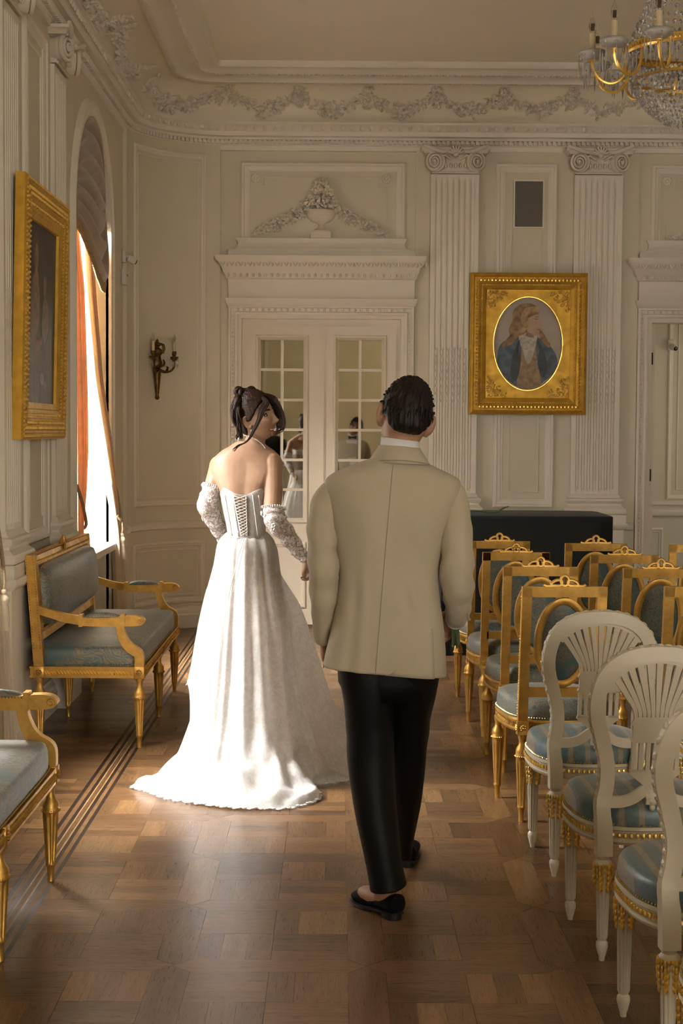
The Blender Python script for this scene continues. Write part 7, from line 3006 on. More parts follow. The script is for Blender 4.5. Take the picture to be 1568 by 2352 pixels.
def lace_mat(name, base, dark, scale=26.0, alpha=1.0, bumps=0.5):
    m, nt, b = new_mat(name)
    tc = nt.nodes.new('ShaderNodeTexCoord')
    ns = N(nt, 'ShaderNodeTexNoise', Scale=scale * 0.8, Detail=2.0)
    nt.links.new(tc.outputs['Object'], ns.inputs['Vector'])
    sc = N(nt, 'ShaderNodeVectorMath', _operation='SCALE')
    sc.inputs['Scale'].default_value = 0.06
    nt.links.new(ns.outputs['Color'], sc.inputs[0])
    ad = N(nt, 'ShaderNodeVectorMath', _operation='ADD')
    nt.links.new(tc.outputs['Object'], ad.inputs[0])
    nt.links.new(sc.outputs[0], ad.inputs[1])
    def blossoms(sc_, lobes, size):
        v1 = N(nt, 'ShaderNodeTexVoronoi', Scale=sc_, Randomness=0.8)
        nt.links.new(ad.outputs[0], v1.inputs['Vector'])
        sub = N(nt, 'ShaderNodeVectorMath', _operation='SUBTRACT')
        nt.links.new(ad.outputs[0], sub.inputs[0])
        nt.links.new(v1.outputs['Position'], sub.inputs[1])
        sp = nt.nodes.new('ShaderNodeSeparateXYZ')
        nt.links.new(sub.outputs[0], sp.inputs[0])
        at = N(nt, 'ShaderNodeMath', _operation='ARCTAN2')
        nt.links.new(sp.outputs[2], at.inputs[0])
        sxy = N(nt, 'ShaderNodeMath', _operation='ADD')
        nt.links.new(sp.outputs[0], sxy.inputs[0])
        nt.links.new(sp.outputs[1], sxy.inputs[1])
        nt.links.new(sxy.outputs[0], at.inputs[1])
        ml = N(nt, 'ShaderNodeMath', _operation='MULTIPLY')
        ml.inputs[1].default_value = lobes
        nt.links.new(at.outputs[0], ml.inputs[0])
        cs = N(nt, 'ShaderNodeMath', _operation='COSINE')
        nt.links.new(ml.outputs[0], cs.inputs[0])
        sc2 = N(nt, 'ShaderNodeMath', _operation='MULTIPLY_ADD')
        sc2.inputs[1].default_value = 0.11
        nt.links.new(cs.outputs[0], sc2.inputs[0])
        nt.links.new(v1.outputs['Distance'], sc2.inputs[2])
        return ramp(nt, sc2.outputs[0], [(size * 0.18, 0.35), (size * 0.30, 1.0), (size * 0.86, 1.0), (size, 0.0)])
    r1 = blossoms(scale, 5.0, 0.42)
    r1b = blossoms(scale * 2.3, 3.0, 0.36)
    v2 = N(nt, 'ShaderNodeTexNoise', Scale=scale * 0.9, Detail=1.0)
    nt.links.new(ad.outputs[0], v2.inputs['Vector'])
    r2 = ramp(nt, v2.outputs['Fac'], [(0.475, 0.0), (0.49, 0.9), (0.505, 0.9), (0.52, 0.0)])
    m0 = N(nt, 'ShaderNodeMath', _operation='MAXIMUM')
    nt.links.new(r1.outputs[0], m0.inputs[0])
    nt.links.new(r1b.outputs[0], m0.inputs[1])
    mx = N(nt, 'ShaderNodeMath', _operation='MAXIMUM')
    nt.links.new(m0.outputs[0], mx.inputs[0])
    nt.links.new(r2.outputs[0], mx.inputs[1])
    mc = N(nt, 'ShaderNodeMix', _data_type='RGBA')
    mc.inputs[6].default_value = dark + (1,)
    mc.inputs[7].default_value = base + (1,)
    nt.links.new(mx.outputs[0], mc.inputs[0])
    nt.links.new(mc.outputs[2], b.inputs['Base Color'])
    b.inputs['Roughness'].default_value = 0.6
    b.inputs['Sheen Weight'].default_value = 0.15
    n2 = N(nt, 'ShaderNodeTexNoise', Scale=420.0, Detail=1.0)
    nt.links.new(tc.outputs['Object'], n2.inputs['Vector'])
    sm = N(nt, 'ShaderNodeMath', _operation='MULTIPLY_ADD')
    sm.inputs[1].default_value = 0.3
    nt.links.new(n2.outputs['Fac'], sm.inputs[0])
    nt.links.new(mx.outputs[0], sm.inputs[2])
    bump(nt, b, sm.outputs[0], bumps, 0.002)
    tl = nt.nodes.new('ShaderNodeBsdfTranslucent')
    tl.inputs[0].default_value = (0.97, 0.965, 0.95, 1)
    ms = N(nt, 'ShaderNodeMixShader', Fac=0.42)
    nt.links.new(b.outputs[0], ms.inputs[1])
    nt.links.new(tl.outputs[0], ms.inputs[2])
    if alpha >= 1:
        nt.links.new(ms.outputs[0], nt.nodes['Material Output'].inputs[0])
    if alpha < 1:
        al = ramp(nt, mx.outputs[0], [(0.0, alpha), (1.0, 1.0)])
        nt.links.new(al.outputs[0], b.inputs['Alpha'])
    return m


m_lace = lace_mat('white_lace', (0.95, 0.945, 0.93), (0.80, 0.795, 0.78), 17.0, 1.0, 0.35)
m_lace_b = lace_mat('bodice_lace', (0.90, 0.885, 0.87), (0.74, 0.70, 0.68), 34.0, 1.0, 0.6)
m_sheer = lace_mat('sheer_lace', (0.90, 0.875, 0.86), (0.80, 0.72, 0.68), 36.0, 0.42, 0.6)
m_pearl = M('pearl', (0.85, 0.82, 0.78), 0.2, var=0.05)
m_ribbon = M('satin_ribbon', (0.88, 0.87, 0.84), 0.3, var=0.03)

Fv = V((0.88, -0.40, 0.25)).normalized()
hc_ = V((-0.390, 7.130, 1.716))
bh = frame_to(hc_, Fv, V((-0.32, -0.14, 0.93)))
Uv = bh.to_3x3() @ V((0, 0, 1))
Rv = bh.to_3x3() @ V((1, 0, 0))

bsl, bel, bwl = V((-0.564, 7.170, 1.471)), V((-0.614, 7.130, 1.305)), V((-0.540, 7.240, 1.130))
bsr, ber, bwr = V((-0.308, 7.130, 1.480)), V((-0.299, 7.070, 1.253)), V((-0.154, 7.140, 1.053))
bd = MB()
head_shell(bd, bh, False, 1.0)
limb(bd, [(-0.419, 7.170, 1.519), (-0.402, 7.165, 1.575), (-0.386, 7.155, 1.622), hc_ + V((0.0, 0.012, -0.05))], [0.075, 0.052, 0.046, 0.050], 24)
rr = []
for (x0, x1, z, b, yo) in ((-0.475, -0.362, 1.605, 0.044, 0.010), (-0.505, -0.335, 1.585, 0.050, 0.008), (-0.545, -0.300, 1.562, 0.054, 0.004), (-0.575, -0.272, 1.535, 0.058, 0.0), (-0.592, -0.258, 1.505, 0.064, 0.0), (-0.598, -0.256, 1.46, 0.074, 0.0), (-0.578, -0.288, 1.41, 0.088, 0.0), (-0.558, -0.315, 1.36, 0.095, 0.004),
                          (-0.535, -0.335, 1.28, 0.088, 0.004), (-0.512, -0.345, 1.21, 0.082, 0.0), (-0.508, -0.342, 1.17, 0.082, 0.0), (-0.55, -0.31, 1.06, 0.105, 0.0), (-0.56, -0.30, 0.97, 0.11, 0.0), (-0.52, -0.34, 0.90, 0.08, 0.0)):
    cx, a = (x0 + x1) / 2, (x1 - x0) / 2
    ring = []
    for k in range(40):
        t_ = 2 * pi * k / 40
        c, s = cos(t_), sin(t_)
        x = cx + a * abs(c) ** 0.85 * (1 if c >= 0 else -1)
        y = BYD + yo + b * abs(s) ** 0.85 * (1 if s >= 0 else -1)
        u = (x - cx) / a
        if s < 0:
            k1 = smooth01((z - 1.28) / 0.08) * smooth01((1.53 - z) / 0.05)
            y -= 0.006 * k1 * exp(-((abs(u) - 0.48) / 0.24) ** 2)
            y += 0.0035 * exp(-(u / 0.10) ** 2) * smooth01((z - 1.1) / 0.1) * smooth01((1.54 - z) / 0.06)
        else:
            y += 0.035 * exp(-((z - 1.36) / 0.05) ** 2) * exp(-((abs(u) - 0.45) / 0.3) ** 2)
        ring.append((x, y, z))
    rr.append(ring)
bd.loft(rr)
bd.blob(bsl + V((0, 0, 0.01)), 0.044, 0.045, 0.055, 14, 10)
bd.blob(bsr + V((0, 0, 0.012)), 0.047, 0.047, 0.06, 14, 10)
limb(bd, [bsl, bsl.lerp(bel, 0.45), bel, bel.lerp(bwl, 0.5), bwl], [0.045, 0.041, 0.034, 0.033, 0.023])
limb(bd, [bsr, bsr.lerp(ber, 0.45), ber, ber.lerp(bwr, 0.5), bwr], [0.048, 0.047, 0.039, 0.034, 0.023])
hand(bd, frame_to(bwl, V((0.75, 0.55, -0.3)), V((-0.2, -0.5, 0.8))), -1, (0.5, 0.55, 0.6, 0.65), 0.5, 0.88)
hand(bd, frame_to(bwr, V((0.45, 0.3, -0.8)), V((0.8, -0.3, 0.4))), 1, (0.7, 0.75, 0.8, 0.8), 0.7, 0.88)
for sx in (-1, 1):
    limb(bd, [(-0.43 + sx * 0.07, BYD, 0.95), (-0.43 + sx * 0.06, BYD + 0.02, 0.55), (-0.43 + sx * 0.06, BYD + 0.03, 0.14), (-0.43 + sx * 0.06, BYD + 0.08, 0.05)], [0.085, 0.055, 0.035, 0.03])
    bd.blob((-0.43 + sx * 0.06, BYD + 0.13, 0.035), 0.035, 0.08, 0.03, 12, 8)
vs, fs = remesh(bd, 0.0036, 4)
out = MB()
out.add(vs, fs)
face_extras(out, bh, 1.0, False)
rnd = random.Random(8)
for u_, v_ in ((566, 1059), (544, 1080), (538, 1045)):       # moles
    pass
blocal(out)
out.build('body', [m_skin_w, m_eye, m_iris, m_lip, m_teeth, m_brow], bride, smooth=180)


# ---- hair: swept up with a looped bun, loose front strands
def reg_w(d, p):
    x, y, z = d
    line = interp([(-1.0, -0.74), (-0.7, -0.66), (-0.35, -0.34), (-0.1, -0.06), (0.1, -0.02), (0.35, 0.16), (0.55, 0.36), (0.8, 0.54), (1.0, 0.60)], y)
    return smooth01((z - line) / 0.12 + 0.45)


mb = hair_cap(bh, reg_w, False, 0.013, 'hair', m_hair_w, bride, strand=0.0026, nstr=58)
hair = blocal(mb).build('hair', m_hair_w, bride, smooth=180)
HS = bh.to_3x3()


def hp(x, y, z, k=1.14):
    """point just over the scalp in head space direction"""
    d = V((x, y, z)).normalized()
    return bh @ (head_point(d, False) * k)


mb = MB()
rnd = random.Random(31)


def lock(pts, r0, r1, seg=7, flat=0.5, lead=0.15):
    P = catmull(pts, 6)
    n = len(P)
    mb.tube(P, [lerp(r0, r1, (i / (n - 1)) ** 1.6) * (0.35 + 0.65 * smooth01(i / max(1, n * lead))) for i in range(n)], seg, flat=flat)


bun = V((-0.441, 7.120, 1.822))
for q in range(16):                                   # loops of the bun
    a0 = rnd.uniform(0, 2 * pi)
    T = Matrix.Rotation(rnd.uniform(-0.9, 0.9), 3, 'X') @ Matrix.Rotation(rnd.uniform(-1.2, 1.2), 3, 'Z')
    off = V((rnd.uniform(-0.028, 0.030), rnd.uniform(-0.026, 0.02), rnd.uniform(-0.014, 0.016)))
    rr_ = rnd.uniform(0.014, 0.022)
    pts = [bun + off + T @ V((rr_ * cos(a + a0), 0.005 * sin(2 * a), rr_ * sin(a + a0))) for a in [2 * pi * k / 9 for k in range(10)]]
    mb.tube(catmull(pts, 4), rnd.uniform(0.007, 0.010), 7, flat=0.7)
for cx_, cz_, r_ in ((577, 899, 0.017), (557, 903, 0.016)):
    top = V((-0.427, 7.110, 1.832)) + V(((cx_ - 567) / 493, 0, (901 - cz_) / 493))
    mb.tube(catmull([top + V((r_ * cos(a), -0.004 + 0.006 * sin(2 * a), r_ * sin(a))) for a in [2 * pi * k / 8 for k in range(9)]], 4), 0.0095, 7)
blocal(mb).build('bun', m_hair_w, hair, smooth=180)
mb = MB()
for k in range(22):                                  # swept strands towards the bun
    a = rnd.uniform(-1.0, 1.0)
    st = hp(a, rnd.uniform(-0.5, 0.7), rnd.uniform(0.1, 0.6), 1.15)
    md = hp(a * 0.5, -0.3, 0.8, 1.18)
    lock([st, st.lerp(md, 0.5) + (st.lerp(md, 0.5) - hc_).normalized() * 0.010, md, bun + V((rnd.uniform(-.01, .01), 0, -0.008))], 0.0045, 0.004, 6, 0.4)
blocal(mb).build('swept_strands', m_hair_w, hair, smooth=180)
mb = MB()
for k in range(22):                                  # tail falling from the bun down the nape
    j = lambda s: rnd.uniform(-s, s)
    x_ = rnd.uniform(0, 1)
    end = rnd.uniform(0.75, 1.0)
    pts = [V((-0.448, 7.100, 1.826)) + V((j(.014), j(.012), j(.008))), V((-0.476, 7.070, 1.799)) + V((j(.008) + .016 * x_, j(.014), j(.006))), V((-0.494, 7.060, 1.748)) + V((.036 * x_ + j(.005), j(.014), j(.008))),
           V((-0.485, 7.055, 1.696)) + V((.034 * x_ + j(.005), j(.014), j(.01))), V((-0.469, 7.055, 1.656)) + V((.020 * x_ + j(.005), j(.012), j(.01))), V((-0.475, 7.055, 1.636)) + V((.034 * x_ + j(.006), j(.012), 0.02 - 0.04 * end + j(.006)))]
    lock(pts, 0.0085, 0.0022)
blocal(mb).build('ponytail', m_hair_w, hair, smooth=180)
mb = MB()
for k in range(14):                                   # curtain on the near side of the face
    j = lambda s: rnd.uniform(-s, s)
    w_ = k / 13
    sp_ = V((0.016 * (w_ - 0.5), 0.004 * j(1), 0.002 * j(1)))
    s3 = sp_ * 0.45
    pts = [hp(0.12, 0.52, 0.85, 1.13) + s3 * 0.3, V((-0.335, 7.055, 1.789)) + sp_ * 1.5, V((-0.354, 7.035, 1.747)) + sp_ * 1.5, V((-0.367, 7.022, 1.703)) + sp_ * 1.0, V((-0.389, 7.020, 1.656)) + sp_ * 0.7, V((-0.409, 7.035, 1.620)) + s3,
           V((-0.432, 7.050, 1.598)) + s3, V((-0.462, 7.052, 1.584)) + sp_ * 0.6 + V((0, 0, j(.004))), V((-0.485, 7.055, 1.563)) + sp_ * 0.8 + V((0, 0, j(.006)))]
    lock(pts, 0.0050, 0.0005, lead=0.05)
for k in range(26):                                   # curtain round the far side, curling under the chin
    j = lambda s: rnd.uniform(-s, s)
    w_ = k / 25
    inner = [hp(0.0, 0.62, 0.78, 1.12), hp(-0.25, 0.74, 0.62, 1.11), hp(-0.45, 0.78, 0.42, 1.10), hp(-0.58, 0.76, 0.10, 1.08), hp(-0.58, 0.78, -0.22, 1.08), hp(-0.5, 0.82, -0.45, 1.10), hp(-0.25, 0.9, -0.62, 1.13), hp(-0.05, 0.9, -0.75, 1.14)]
    outer = [hp(0.0, 0.52, 0.86, 1.15), V((-0.304, 7.090, 1.814)), V((-0.277, 7.080, 1.786)), V((-0.257, 7.070, 1.742)), V((-0.248, 7.055, 1.698)), V((-0.253, 7.040, 1.663)), V((-0.273, 7.035, 1.647)), V((-0.293, 7.035, 1.637))]
    pts = [i_.lerp(o_, w_ ** 0.8) + V((j(.003), j(.004), j(.003) if q < 6 else j(.011))) for q, (i_, o_) in enumerate(zip(inner, outer))]
    lock(pts, 0.0068, 0.0006, lead=0.03)
blocal(mb).build('front_strands', m_hair_w, hair, smooth=180)

# ---- pearl necklace and earring
mb = MB()
P = catmull([(-0.457, 7.115, 1.630), (-0.428, 7.105, 1.630), (-0.399, 7.100, 1.620), (-0.375, 7.100, 1.608), (-0.354, 7.105, 1.590), (-0.341, 7.120, 1.572), (-0.336, 7.150, 1.555), (-0.363, 7.200, 1.538), (-0.416, 7.220, 1.539), (-0.454, 7.210, 1.570), (-0.470, 7.170, 1.607), (-0.457, 7.115, 1.630)], 8)
acc = 0.0
for a, b in zip(P, P[1:]):
    a, b = V(a), V(b)
    L_b = (b - a).length
    while acc < L_b:
        mb.blob(a.lerp(b, acc / L_b), 0.0034, 0.0034, 0.0034, 8, 6)
        acc += 0.0070
    acc -= L_b
tag(blocal(mb).build('pearl_necklace', m_pearl, bride, smooth=180), kind='stuff')
mb = MB()
mb.blob(hc_ + Rv * 0.078 - Fv * 0.002 - Uv * 0.045, 0.0045, 0.0045, 0.0055, 8, 6)
blocal(mb).build('earring', m_pearl, bride, smooth=180)

# ---- bodice
mb = MB()
rings = []
BOD = [(-0.557, -0.318, 1.385, 0.103, 0.004), (-0.553, -0.320, 1.36, 0.105, 0.004), (-0.545, -0.328, 1.32, 0.102, 0.004), (-0.535, -0.335, 1.27, 0.097, 0.002), (-0.522, -0.342, 1.22, 0.091, 0.0), (-0.516, -0.343, 1.18, 0.090, 0.0), (-0.518, -0.342, 1.152, 0.090, 0.0)]


def bod_ring(x0, x1, z, b, yo, n=72, top=0.0):
    cx, a = (x0 + x1) / 2, (x1 - x0) / 2
    o = []
    for k in range(n):
        t_ = 2 * pi * k / n
        c, s = cos(t_), sin(t_)
        x = cx + (a + 0.004) * abs(c) ** 0.85 * (1 if c >= 0 else -1)
        y = BYD + yo + b * abs(s) ** 0.85 * (1 if s >= 0 else -1)
        u = (x - cx) / a
        if s < 0:
            y -= 0.004 * exp(-((abs(u) - 0.48) / 0.25) ** 2) * smooth01((z - 1.28) / 0.08)
            y += 0.003 * exp(-(u / 0.12) ** 2)
        dz = 0.0
        if top:
            dz = -0.030 * exp(-((u + 0.05) / 0.5) ** 2) * (1 if s < 0 else 0) + 0.012 * abs(u) ** 2
            if s > 0:
                y += 0.03 * exp(-((abs(u) - 0.45) / 0.3) ** 2)
                dz += 0.03
        o.append((x, y, z + dz * top))
    return o


BODs = catmull(BOD, 4)
for i, (x0, x1, z, b, yo) in enumerate(BODs):
    rings.append(bod_ring(x0, x1, z, b, yo, top=max(0.0, 1 - i / 5)))
mb.loft(rings, cap0=False, cap1=False)
dress = blocal(mb).build('gown', m_lace_b, bride, smooth=180)
dress.modifiers.new('thickness', 'SOLIDIFY').thickness = 0.003


def back_y(x, z):
    row = interp([(-r_[2], r_) for r_ in BODs], -z)
    ring = bod_ring(*row)
    return min((p for p in ring if p[1] < BYD), key=lambda p: abs(p[0] - x))[1]


# boning lines
for us in ((512, 533), (530, 548), (577, 592), (590, 608)):
    mb = MB()
    pts = []
    for i in range(12):
        f = i / 11
        u_ = lerp(us[0] + 4, us[1] if us[0] < 550 else us[1] - 4, f)
        x = lerp(-0.425 + (us[0] - 562) / 493, -0.425 + (us[1] - 566) / 493, f)
        z = lerp(1.355, 1.165, f)
        pts.append((x, back_y(x, z) - 0.002, z))
    mb.tube(pts, 0.0028, 6)
    blocal(mb).build('boning', m_ribbon, dress, smooth=180)
# lacing: bare V with criss-cross cords
mb = MB()
Lx = lambda f: lerp(-0.485, -0.447, f)
Rx = lambda f: lerp(-0.426, -0.420, f)
quad = []
for i in range(12):
    f = i / 11
    z = lerp(1.352, 1.168, f)
    quad.append([(Lx(f), back_y(Lx(f), z) - 0.0022, z), ((Lx(f) + Rx(f)) / 2, back_y((Lx(f) + Rx(f)) / 2, z) - 0.0022, z), (Rx(f), back_y(Rx(f), z) - 0.0022, z)])
mb.loft(quad, closed=False)
blocal(mb).build('lacing_gap', m_skin_w, dress, smooth=180)
mb = MB()
nl = 13
for i in range(nl):
    f0, f1 = i / nl, min(1.0, (i + 1.25) / nl)
    for sg in (0, 1):
        pts = []
        for q in range(5):
            t_ = q / 4
            f = lerp(f0, f1, t_)
            z = lerp(1.352, 1.168, f)
            xa, xb = (Lx(f), Rx(f)) if sg == 0 else (Rx(f), Lx(f))
            x = lerp(xa, xb, t_)
            pts.append((x, back_y(x, z) - 0.0052 - 0.002 * sg, z))
        mb.tube(pts, 0.0021, 5)
for fx in (Lx, Rx):
    pts = []
    for i in range(12):
        f = i / 11
        z = lerp(1.354, 1.166, f)
        pts.append((fx(f), back_y(fx(f), z) - 0.004, z))
    mb.tube(pts, 0.0034, 6)
blocal(mb).build('lacing', m_ribbon, dress, smooth=180)
# ribbon bow and tails
mb = MB()
b0 = V((-0.434, 7.035, 1.178))
for pts, r in (([b0, b0 + V((-0.022, -0.012, 0.012)), b0 + V((-0.034, -0.014, -0.02)), b0 + V((-0.026, -0.014, -0.045)), b0 + V((-0.006, -0.012, -0.02)), b0], 0.0035),
               ([b0, b0 + V((-0.006, -0.02, -0.05)), (-0.456, 7.000, 1.081), (-0.473, 6.970, 1.003), (-0.488, 6.955, 0.945), (-0.499, 6.940, 0.880)], 0.0048),
               ([b0, b0 + V((-0.0, -0.022, -0.05)), (-0.442, 7.000, 1.081), (-0.459, 6.970, 0.993), (-0.478, 6.950, 0.915)], 0.0042)):
    P = catmull([tuple(p) for p in pts], 7)
    mb.tube(P, r, 6, flat=0.35)
blocal(mb).build('ribbon_bow', m_ribbon, dress, smooth=180)

# ---- skirt with train
AX, AY = -0.43, 7.17
HEM = [(0.068, 7.13, 0.0), (-0.024, 7.056, 0.0), (-0.097, 7.03, 0.0), (-0.078, 6.86, 0.0), (-0.085, 6.74, 0.0), (-0.137, 6.647, 0.0), (-0.25, 6.568, 0.0), (-0.402, 6.579, 0.0), (-0.52, 6.61, 0.0), (-0.618, 6.652, 0.0), (-0.763, 6.743, 0.0), (-0.833, 6.84, 0.0),
       (-0.944, 6.955, 0.0), (-0.86, 7.04, 0.004), (-0.74, 7.12, 0.05), (-0.70, 7.19, 0.28), (-0.715, 7.30, 0.40), (-0.738, 7.44, 0.42), (-0.71, 7.57, 0.40), (-0.58, 7.66, 0.34), (-0.43, 7.70, 0.30), (-0.25, 7.68, 0.28), (-0.08, 7.60, 0.27), (0.03, 7.47, 0.26), (0.072, 7.32, 0.14), (0.085, 7.21, 0.03)]
HM = catmull(HEM + [HEM[0]], 12)[:-1]
nH = len(HM)
ROW = [(0.0, 1.0, None, 0.091), (0.012, 0.99, None, 0.104), (0.03, 0.972, None, 0.122), (0.08, 0.93, None, 0.142), (0.18, 0.81, None, 0.160), (0.35, 0.62, 0.10, 0), (0.5, 0.44, 0.17, 0), (0.65, 0.26, 0.28, 0), (0.77, 0.115, 0.44, 0), (0.87, 0.032, 0.69, 0), (0.95, 0.012, 0.90, 0), (1.0, 0.0, 1.0, 0)]
tabz = [(r[0], (r[1], r[2] if r[2] is not None else 0.0, r[3])) for r in ROW]
nS = 84
grid = []
for i in range(nS + 1):
    s = i / nS
    zf, g_, rr_ = interp(tabz, s)
    ring = []
    for k in range(nH):
        hx, hy, hz = HM[k]
        dx, dy = hx - AX, hy - AY
        Rh = sqrt(dx * dx + dy * dy)
        ph = atan2(dy, dx)
        if s < 0.18:
            rad = rr_
        elif s < 0.35:
            t_ = (s - 0.18) / 0.17
            rad = lerp(0.160, 0.165 + (Rh - 0.165) * lerp(0.10, 0.322, smooth01(hz / 0.3)), t_)
        else:
            rad = 0.165 + (Rh - 0.165) * lerp(g_, ((s - 0.18) / 0.82) ** 0.72, smooth01(hz / 0.3))
        ex = 0.86 if s < 0.3 else 1.0
        z = hz + (1.178 - hz) * zf
        # folds
        A = smooth01((s - 0.05) / 0.5)
        kk = k / nH * 2 * pi
        f = 0.55 * sin(15 * ph + 0.6) + 0.45 * sin(9 * ph + 2.1 + 1.2 * s) + 0.35 * sin(26 * ph + 4 * sin(3 * ph)) + 0.5 * mn.noise(V((cos(ph) * 3, sin(ph) * 3, s * 1.2)))
        amp = (0.004 + 0.0125 * A) * (1 - 0.6 * smooth01((s - 0.82) / 0.15))
        rad += amp * f
        x = AX + cos(ph) * rad
        y = AY + sin(ph) * rad * lerp(0.97, 1.0, smooth01(s / 0.15))
        # puddled ripples along the floor
        p_ = smooth01((s - 0.68) / 0.14) * smooth01((1.0 - s) / 0.03)
        if hz < 0.05:
            z += p_ * (0.016 + 0.055 * abs(sin(5.5 * ph + 13 * s + 2.6 * mn.noise(V((x * 4, y * 4, 0))))) ** 1.5 * (0.6 + mn.noise(V((x * 6, y * 6, 1.0))))) * (1.0 if -2.9 < ph < -0.3 else 0.4)
            z += 0.006 * mn.noise(V((x * 28, y * 28, 2.0))) * p_
            z = max(z, 0.0035 + 0.003 * (1 + sin(60 * ph)) * smooth01((s - 0.9) / 0.1))
        else:
            z += 0.012 * sin(22 * ph) * smooth01((s - 0.7) / 0.3)
        ring.append((x, y, z))
    grid.append(ring)
mb = MB()
mb.loft(grid, cap0=False, cap1=False)
sk = blocal(mb).build('skirt', m_lace, dress, smooth=180)
# scalloped hem edging
mb = MB()
E2 = grid[-1]
for k in range(0, nH, 2):
    a = V(E2[k])
    if HM[k][2] > 0.012:
        continue
    mb.blob(a + V((0, 0, 0.003)), 0.011, 0.011, 0.004, 6, 4)
tag(blocal(mb).build('hem_scallops', m_lace, dress, smooth=180), kind='stuff')


# ---- detached lace sleeves
def lace_sleeve(pts, rads, seed):
    P = catmull([tuple(p) + (r,) for p, r in zip(pts, rads)], 8)
    q = [V(p[:3]) for p in P]
    n = len(P)
    rings = []
    for i in range(n):
        t_ = (q[min(i + 1, n - 1)] - q[max(i - 1, 0)]).normalized()
        nx = V((1, 0.2, 0))
        nx = (nx - t_ * nx.dot(t_)).normalized()
        ny = t_.cross(nx)
        ring = []
        for k in range(32):
            a = 2 * pi * k / 32
            w_ = 0.0030 * sin(i * 0.9 + 2.5 * cos(a + seed)) + 0.002 * mn.noise(V((cos(a) * 2 + seed, sin(a) * 2, i * 0.3)))
            ring.append(q[i] + (nx * cos(a) + ny * sin(a)) * (P[i][3] + w_))
        rings.append(ring)
    mb = MB()
    mb.loft(rings, cap0=False, cap1=False)
    o = blocal(mb).build('lace_sleeve', m_sheer, bride, smooth=180)
    rnd = random.Random(int(seed * 10))
    mb = MB()
    for row in range(3):
        for k in range(30):
            p = V(rings[row][k % 32]).lerp(V(rings[row + 1][k % 32]), rnd.random())
            d = (p - q[row]).normalized()
            mb.blob(p + d * 0.002, 0.0036, 0.0036, 0.0036, 6, 4)
    tag(blocal(mb).build('pearl_trim', m_pearl, o, smooth=180), kind='stuff')
    mb = MB()
    for _ in range(9):                               # appliqued petals
        i = rnd.randrange(3, n - 2)
        k = rnd.randrange(32)
        p = V(rings[i][k])
        d = (p - q[i]).normalized()
        T = d.to_track_quat('Z', 'Y').to_matrix()
        for m_ in range(5):
            a = m_ * 2 * pi / 5
            mb.blob(p + d * 0.003 + T @ V((0.0075 * cos(a), 0.0075 * sin(a), 0)), 0.006, 0.006, 0.003, 6, 4, T=T)
    tag(blocal(mb).build('petal_applique', m_pearl, o, smooth=180), kind='stuff')
    return o


lace_sleeve([bsl.lerp(bel, 0.46), bsl.lerp(bel, 0.75), bel, bel.lerp(bwl, 0.4), bel.lerp(bwl, 0.75), bwl], [0.047, 0.046, 0.045, 0.042, 0.034, 0.027], 1.3)
lace_sleeve([bsr.lerp(ber, 0.80), bsr.lerp(ber, 0.93), ber + V((0.01, 0, -0.02)), ber.lerp(bwr, 0.35), ber.lerp(bwr, 0.7), bwr], [0.052, 0.052, 0.050, 0.046, 0.036, 0.027], 4.1)

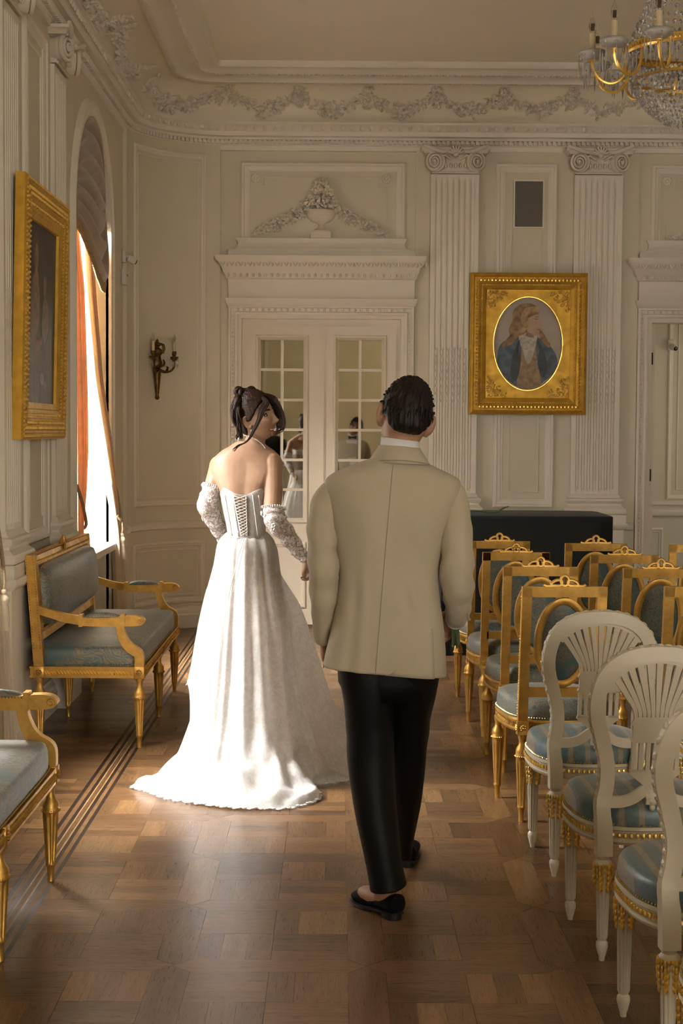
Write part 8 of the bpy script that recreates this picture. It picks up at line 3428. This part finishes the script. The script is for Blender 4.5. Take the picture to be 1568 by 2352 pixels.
# ================================================================== guest seen only in the door mirrors
guest = empty('person', (-1.12, -1.0, 0))
tag(guest, 'person in black seen only as a reflection in the left mirror panes', 'person')
gT = Matrix.Translation((-1.12, -1.0, 1.70)) @ Matrix.Rotation(R(-8), 4, 'Z')
gb = MB()
head_shell(gb, gT, True)
limb(gb, [(-1.12, -1.01, 1.42), (-1.12, -1.01, 1.52), (-1.12, -1.0, 1.64)], [0.08, 0.06, 0.058], 20)
rr = []
for z, a, b in ((1.53, 0.08, 0.06), (1.48, 0.17, 0.09), (1.38, 0.18, 0.10), (1.2, 0.16, 0.10), (1.05, 0.145, 0.10), (0.9, 0.165, 0.11), (0.8, 0.12, 0.09)):
    rr.append([(-1.12 + a * cos(t_), -1.0 + b * sin(t_), z) for t_ in [2 * pi * k / 24 for k in range(24)]])
gb.loft(rr)
for sx in (-1, 1):
    limb(gb, [(-1.12 + sx * 0.18, -1.0, 1.44), (-1.12 + sx * 0.24, -0.98, 1.18), (-1.12 + sx * 0.20, -0.80, 1.05)], [0.045, 0.038, 0.026])
    hand(gb, frame_to((-1.12 + sx * 0.20, -0.80, 1.05), V((-sx * 0.5, 0.8, 0.1)), V((0, 0, 1))), -sx)
    limb(gb, [(-1.12 + sx * 0.09, -1.0, 0.86), (-1.12 + sx * 0.10, -0.98, 0.48), (-1.12 + sx * 0.10, -1.01, 0.08)], [0.085, 0.055, 0.04])
    gb.blob((-1.12 + sx * 0.10, -0.94, 0.045), 0.045, 0.12, 0.04, 12, 8)
vs, fs = remesh(gb, 0.006, 3)
out = MB()
out.add(vs, fs)
face_extras(out, gT, 0.0, True)
glocal(out, (-1.12, -1.0, 0)).build('body', [m_skin, m_eye, m_iris, m_lip, m_teeth, m_brow], guest, smooth=180)
glocal(hair_cap(gT, reg_m, True, 0.012, 'hair', m_hair_m, guest), (-1.12, -1.0, 0)).build('hair', m_hair_m, guest, smooth=180)
mb = MB()
rr = []
for z, a, b in ((1.55, 0.075, 0.07), (1.52, 0.13, 0.09), (1.48, 0.19, 0.105), (1.40, 0.205, 0.115), (1.25, 0.185, 0.118), (1.05, 0.17, 0.115), (0.85, 0.185, 0.125)):
    rr.append([(-1.12 + a * cos(t_), -1.0 + b * sin(t_), z) for t_ in [2 * pi * k / 32 for k in range(32)]])
mb.loft(rr, cap0=False, cap1=False)
jk2 = glocal(mb, (-1.12, -1.0, 0)).build('jacket', m_trouser, guest, smooth=180)
for sx in (-1, 1):
    mb = MB()
    limb(mb, [(-1.12 + sx * 0.165, -1.0, 1.46), (-1.12 + sx * 0.205, -1.0, 1.40), (-1.12 + sx * 0.24, -0.985, 1.18), (-1.12 + sx * 0.205, -0.83, 1.06)], [0.055, 0.062, 0.055, 0.042], 24)
    glocal(mb, (-1.12, -1.0, 0)).build('sleeve', m_trouser, jk2, smooth=180)
    mb = MB()
    limb(mb, [(-1.12 + sx * 0.085, -1.0, 0.95), (-1.12 + sx * 0.09, -1.0, 0.80), (-1.12 + sx * 0.10, -0.98, 0.45), (-1.12 + sx * 0.10, -1.01, 0.07)], [0.10, 0.10, 0.078, 0.066], 24)
    glocal(mb, (-1.12, -1.0, 0)).build('trouser_leg', m_trouser, guest, smooth=180)
    mb = MB()
    mb.blob((-1.12 + sx * 0.10, -0.94, 0.05), 0.052, 0.14, 0.05, 16, 10)
    glocal(mb, (-1.12, -1.0, 0)).build('shoe', m_velvet, guest, smooth=180)
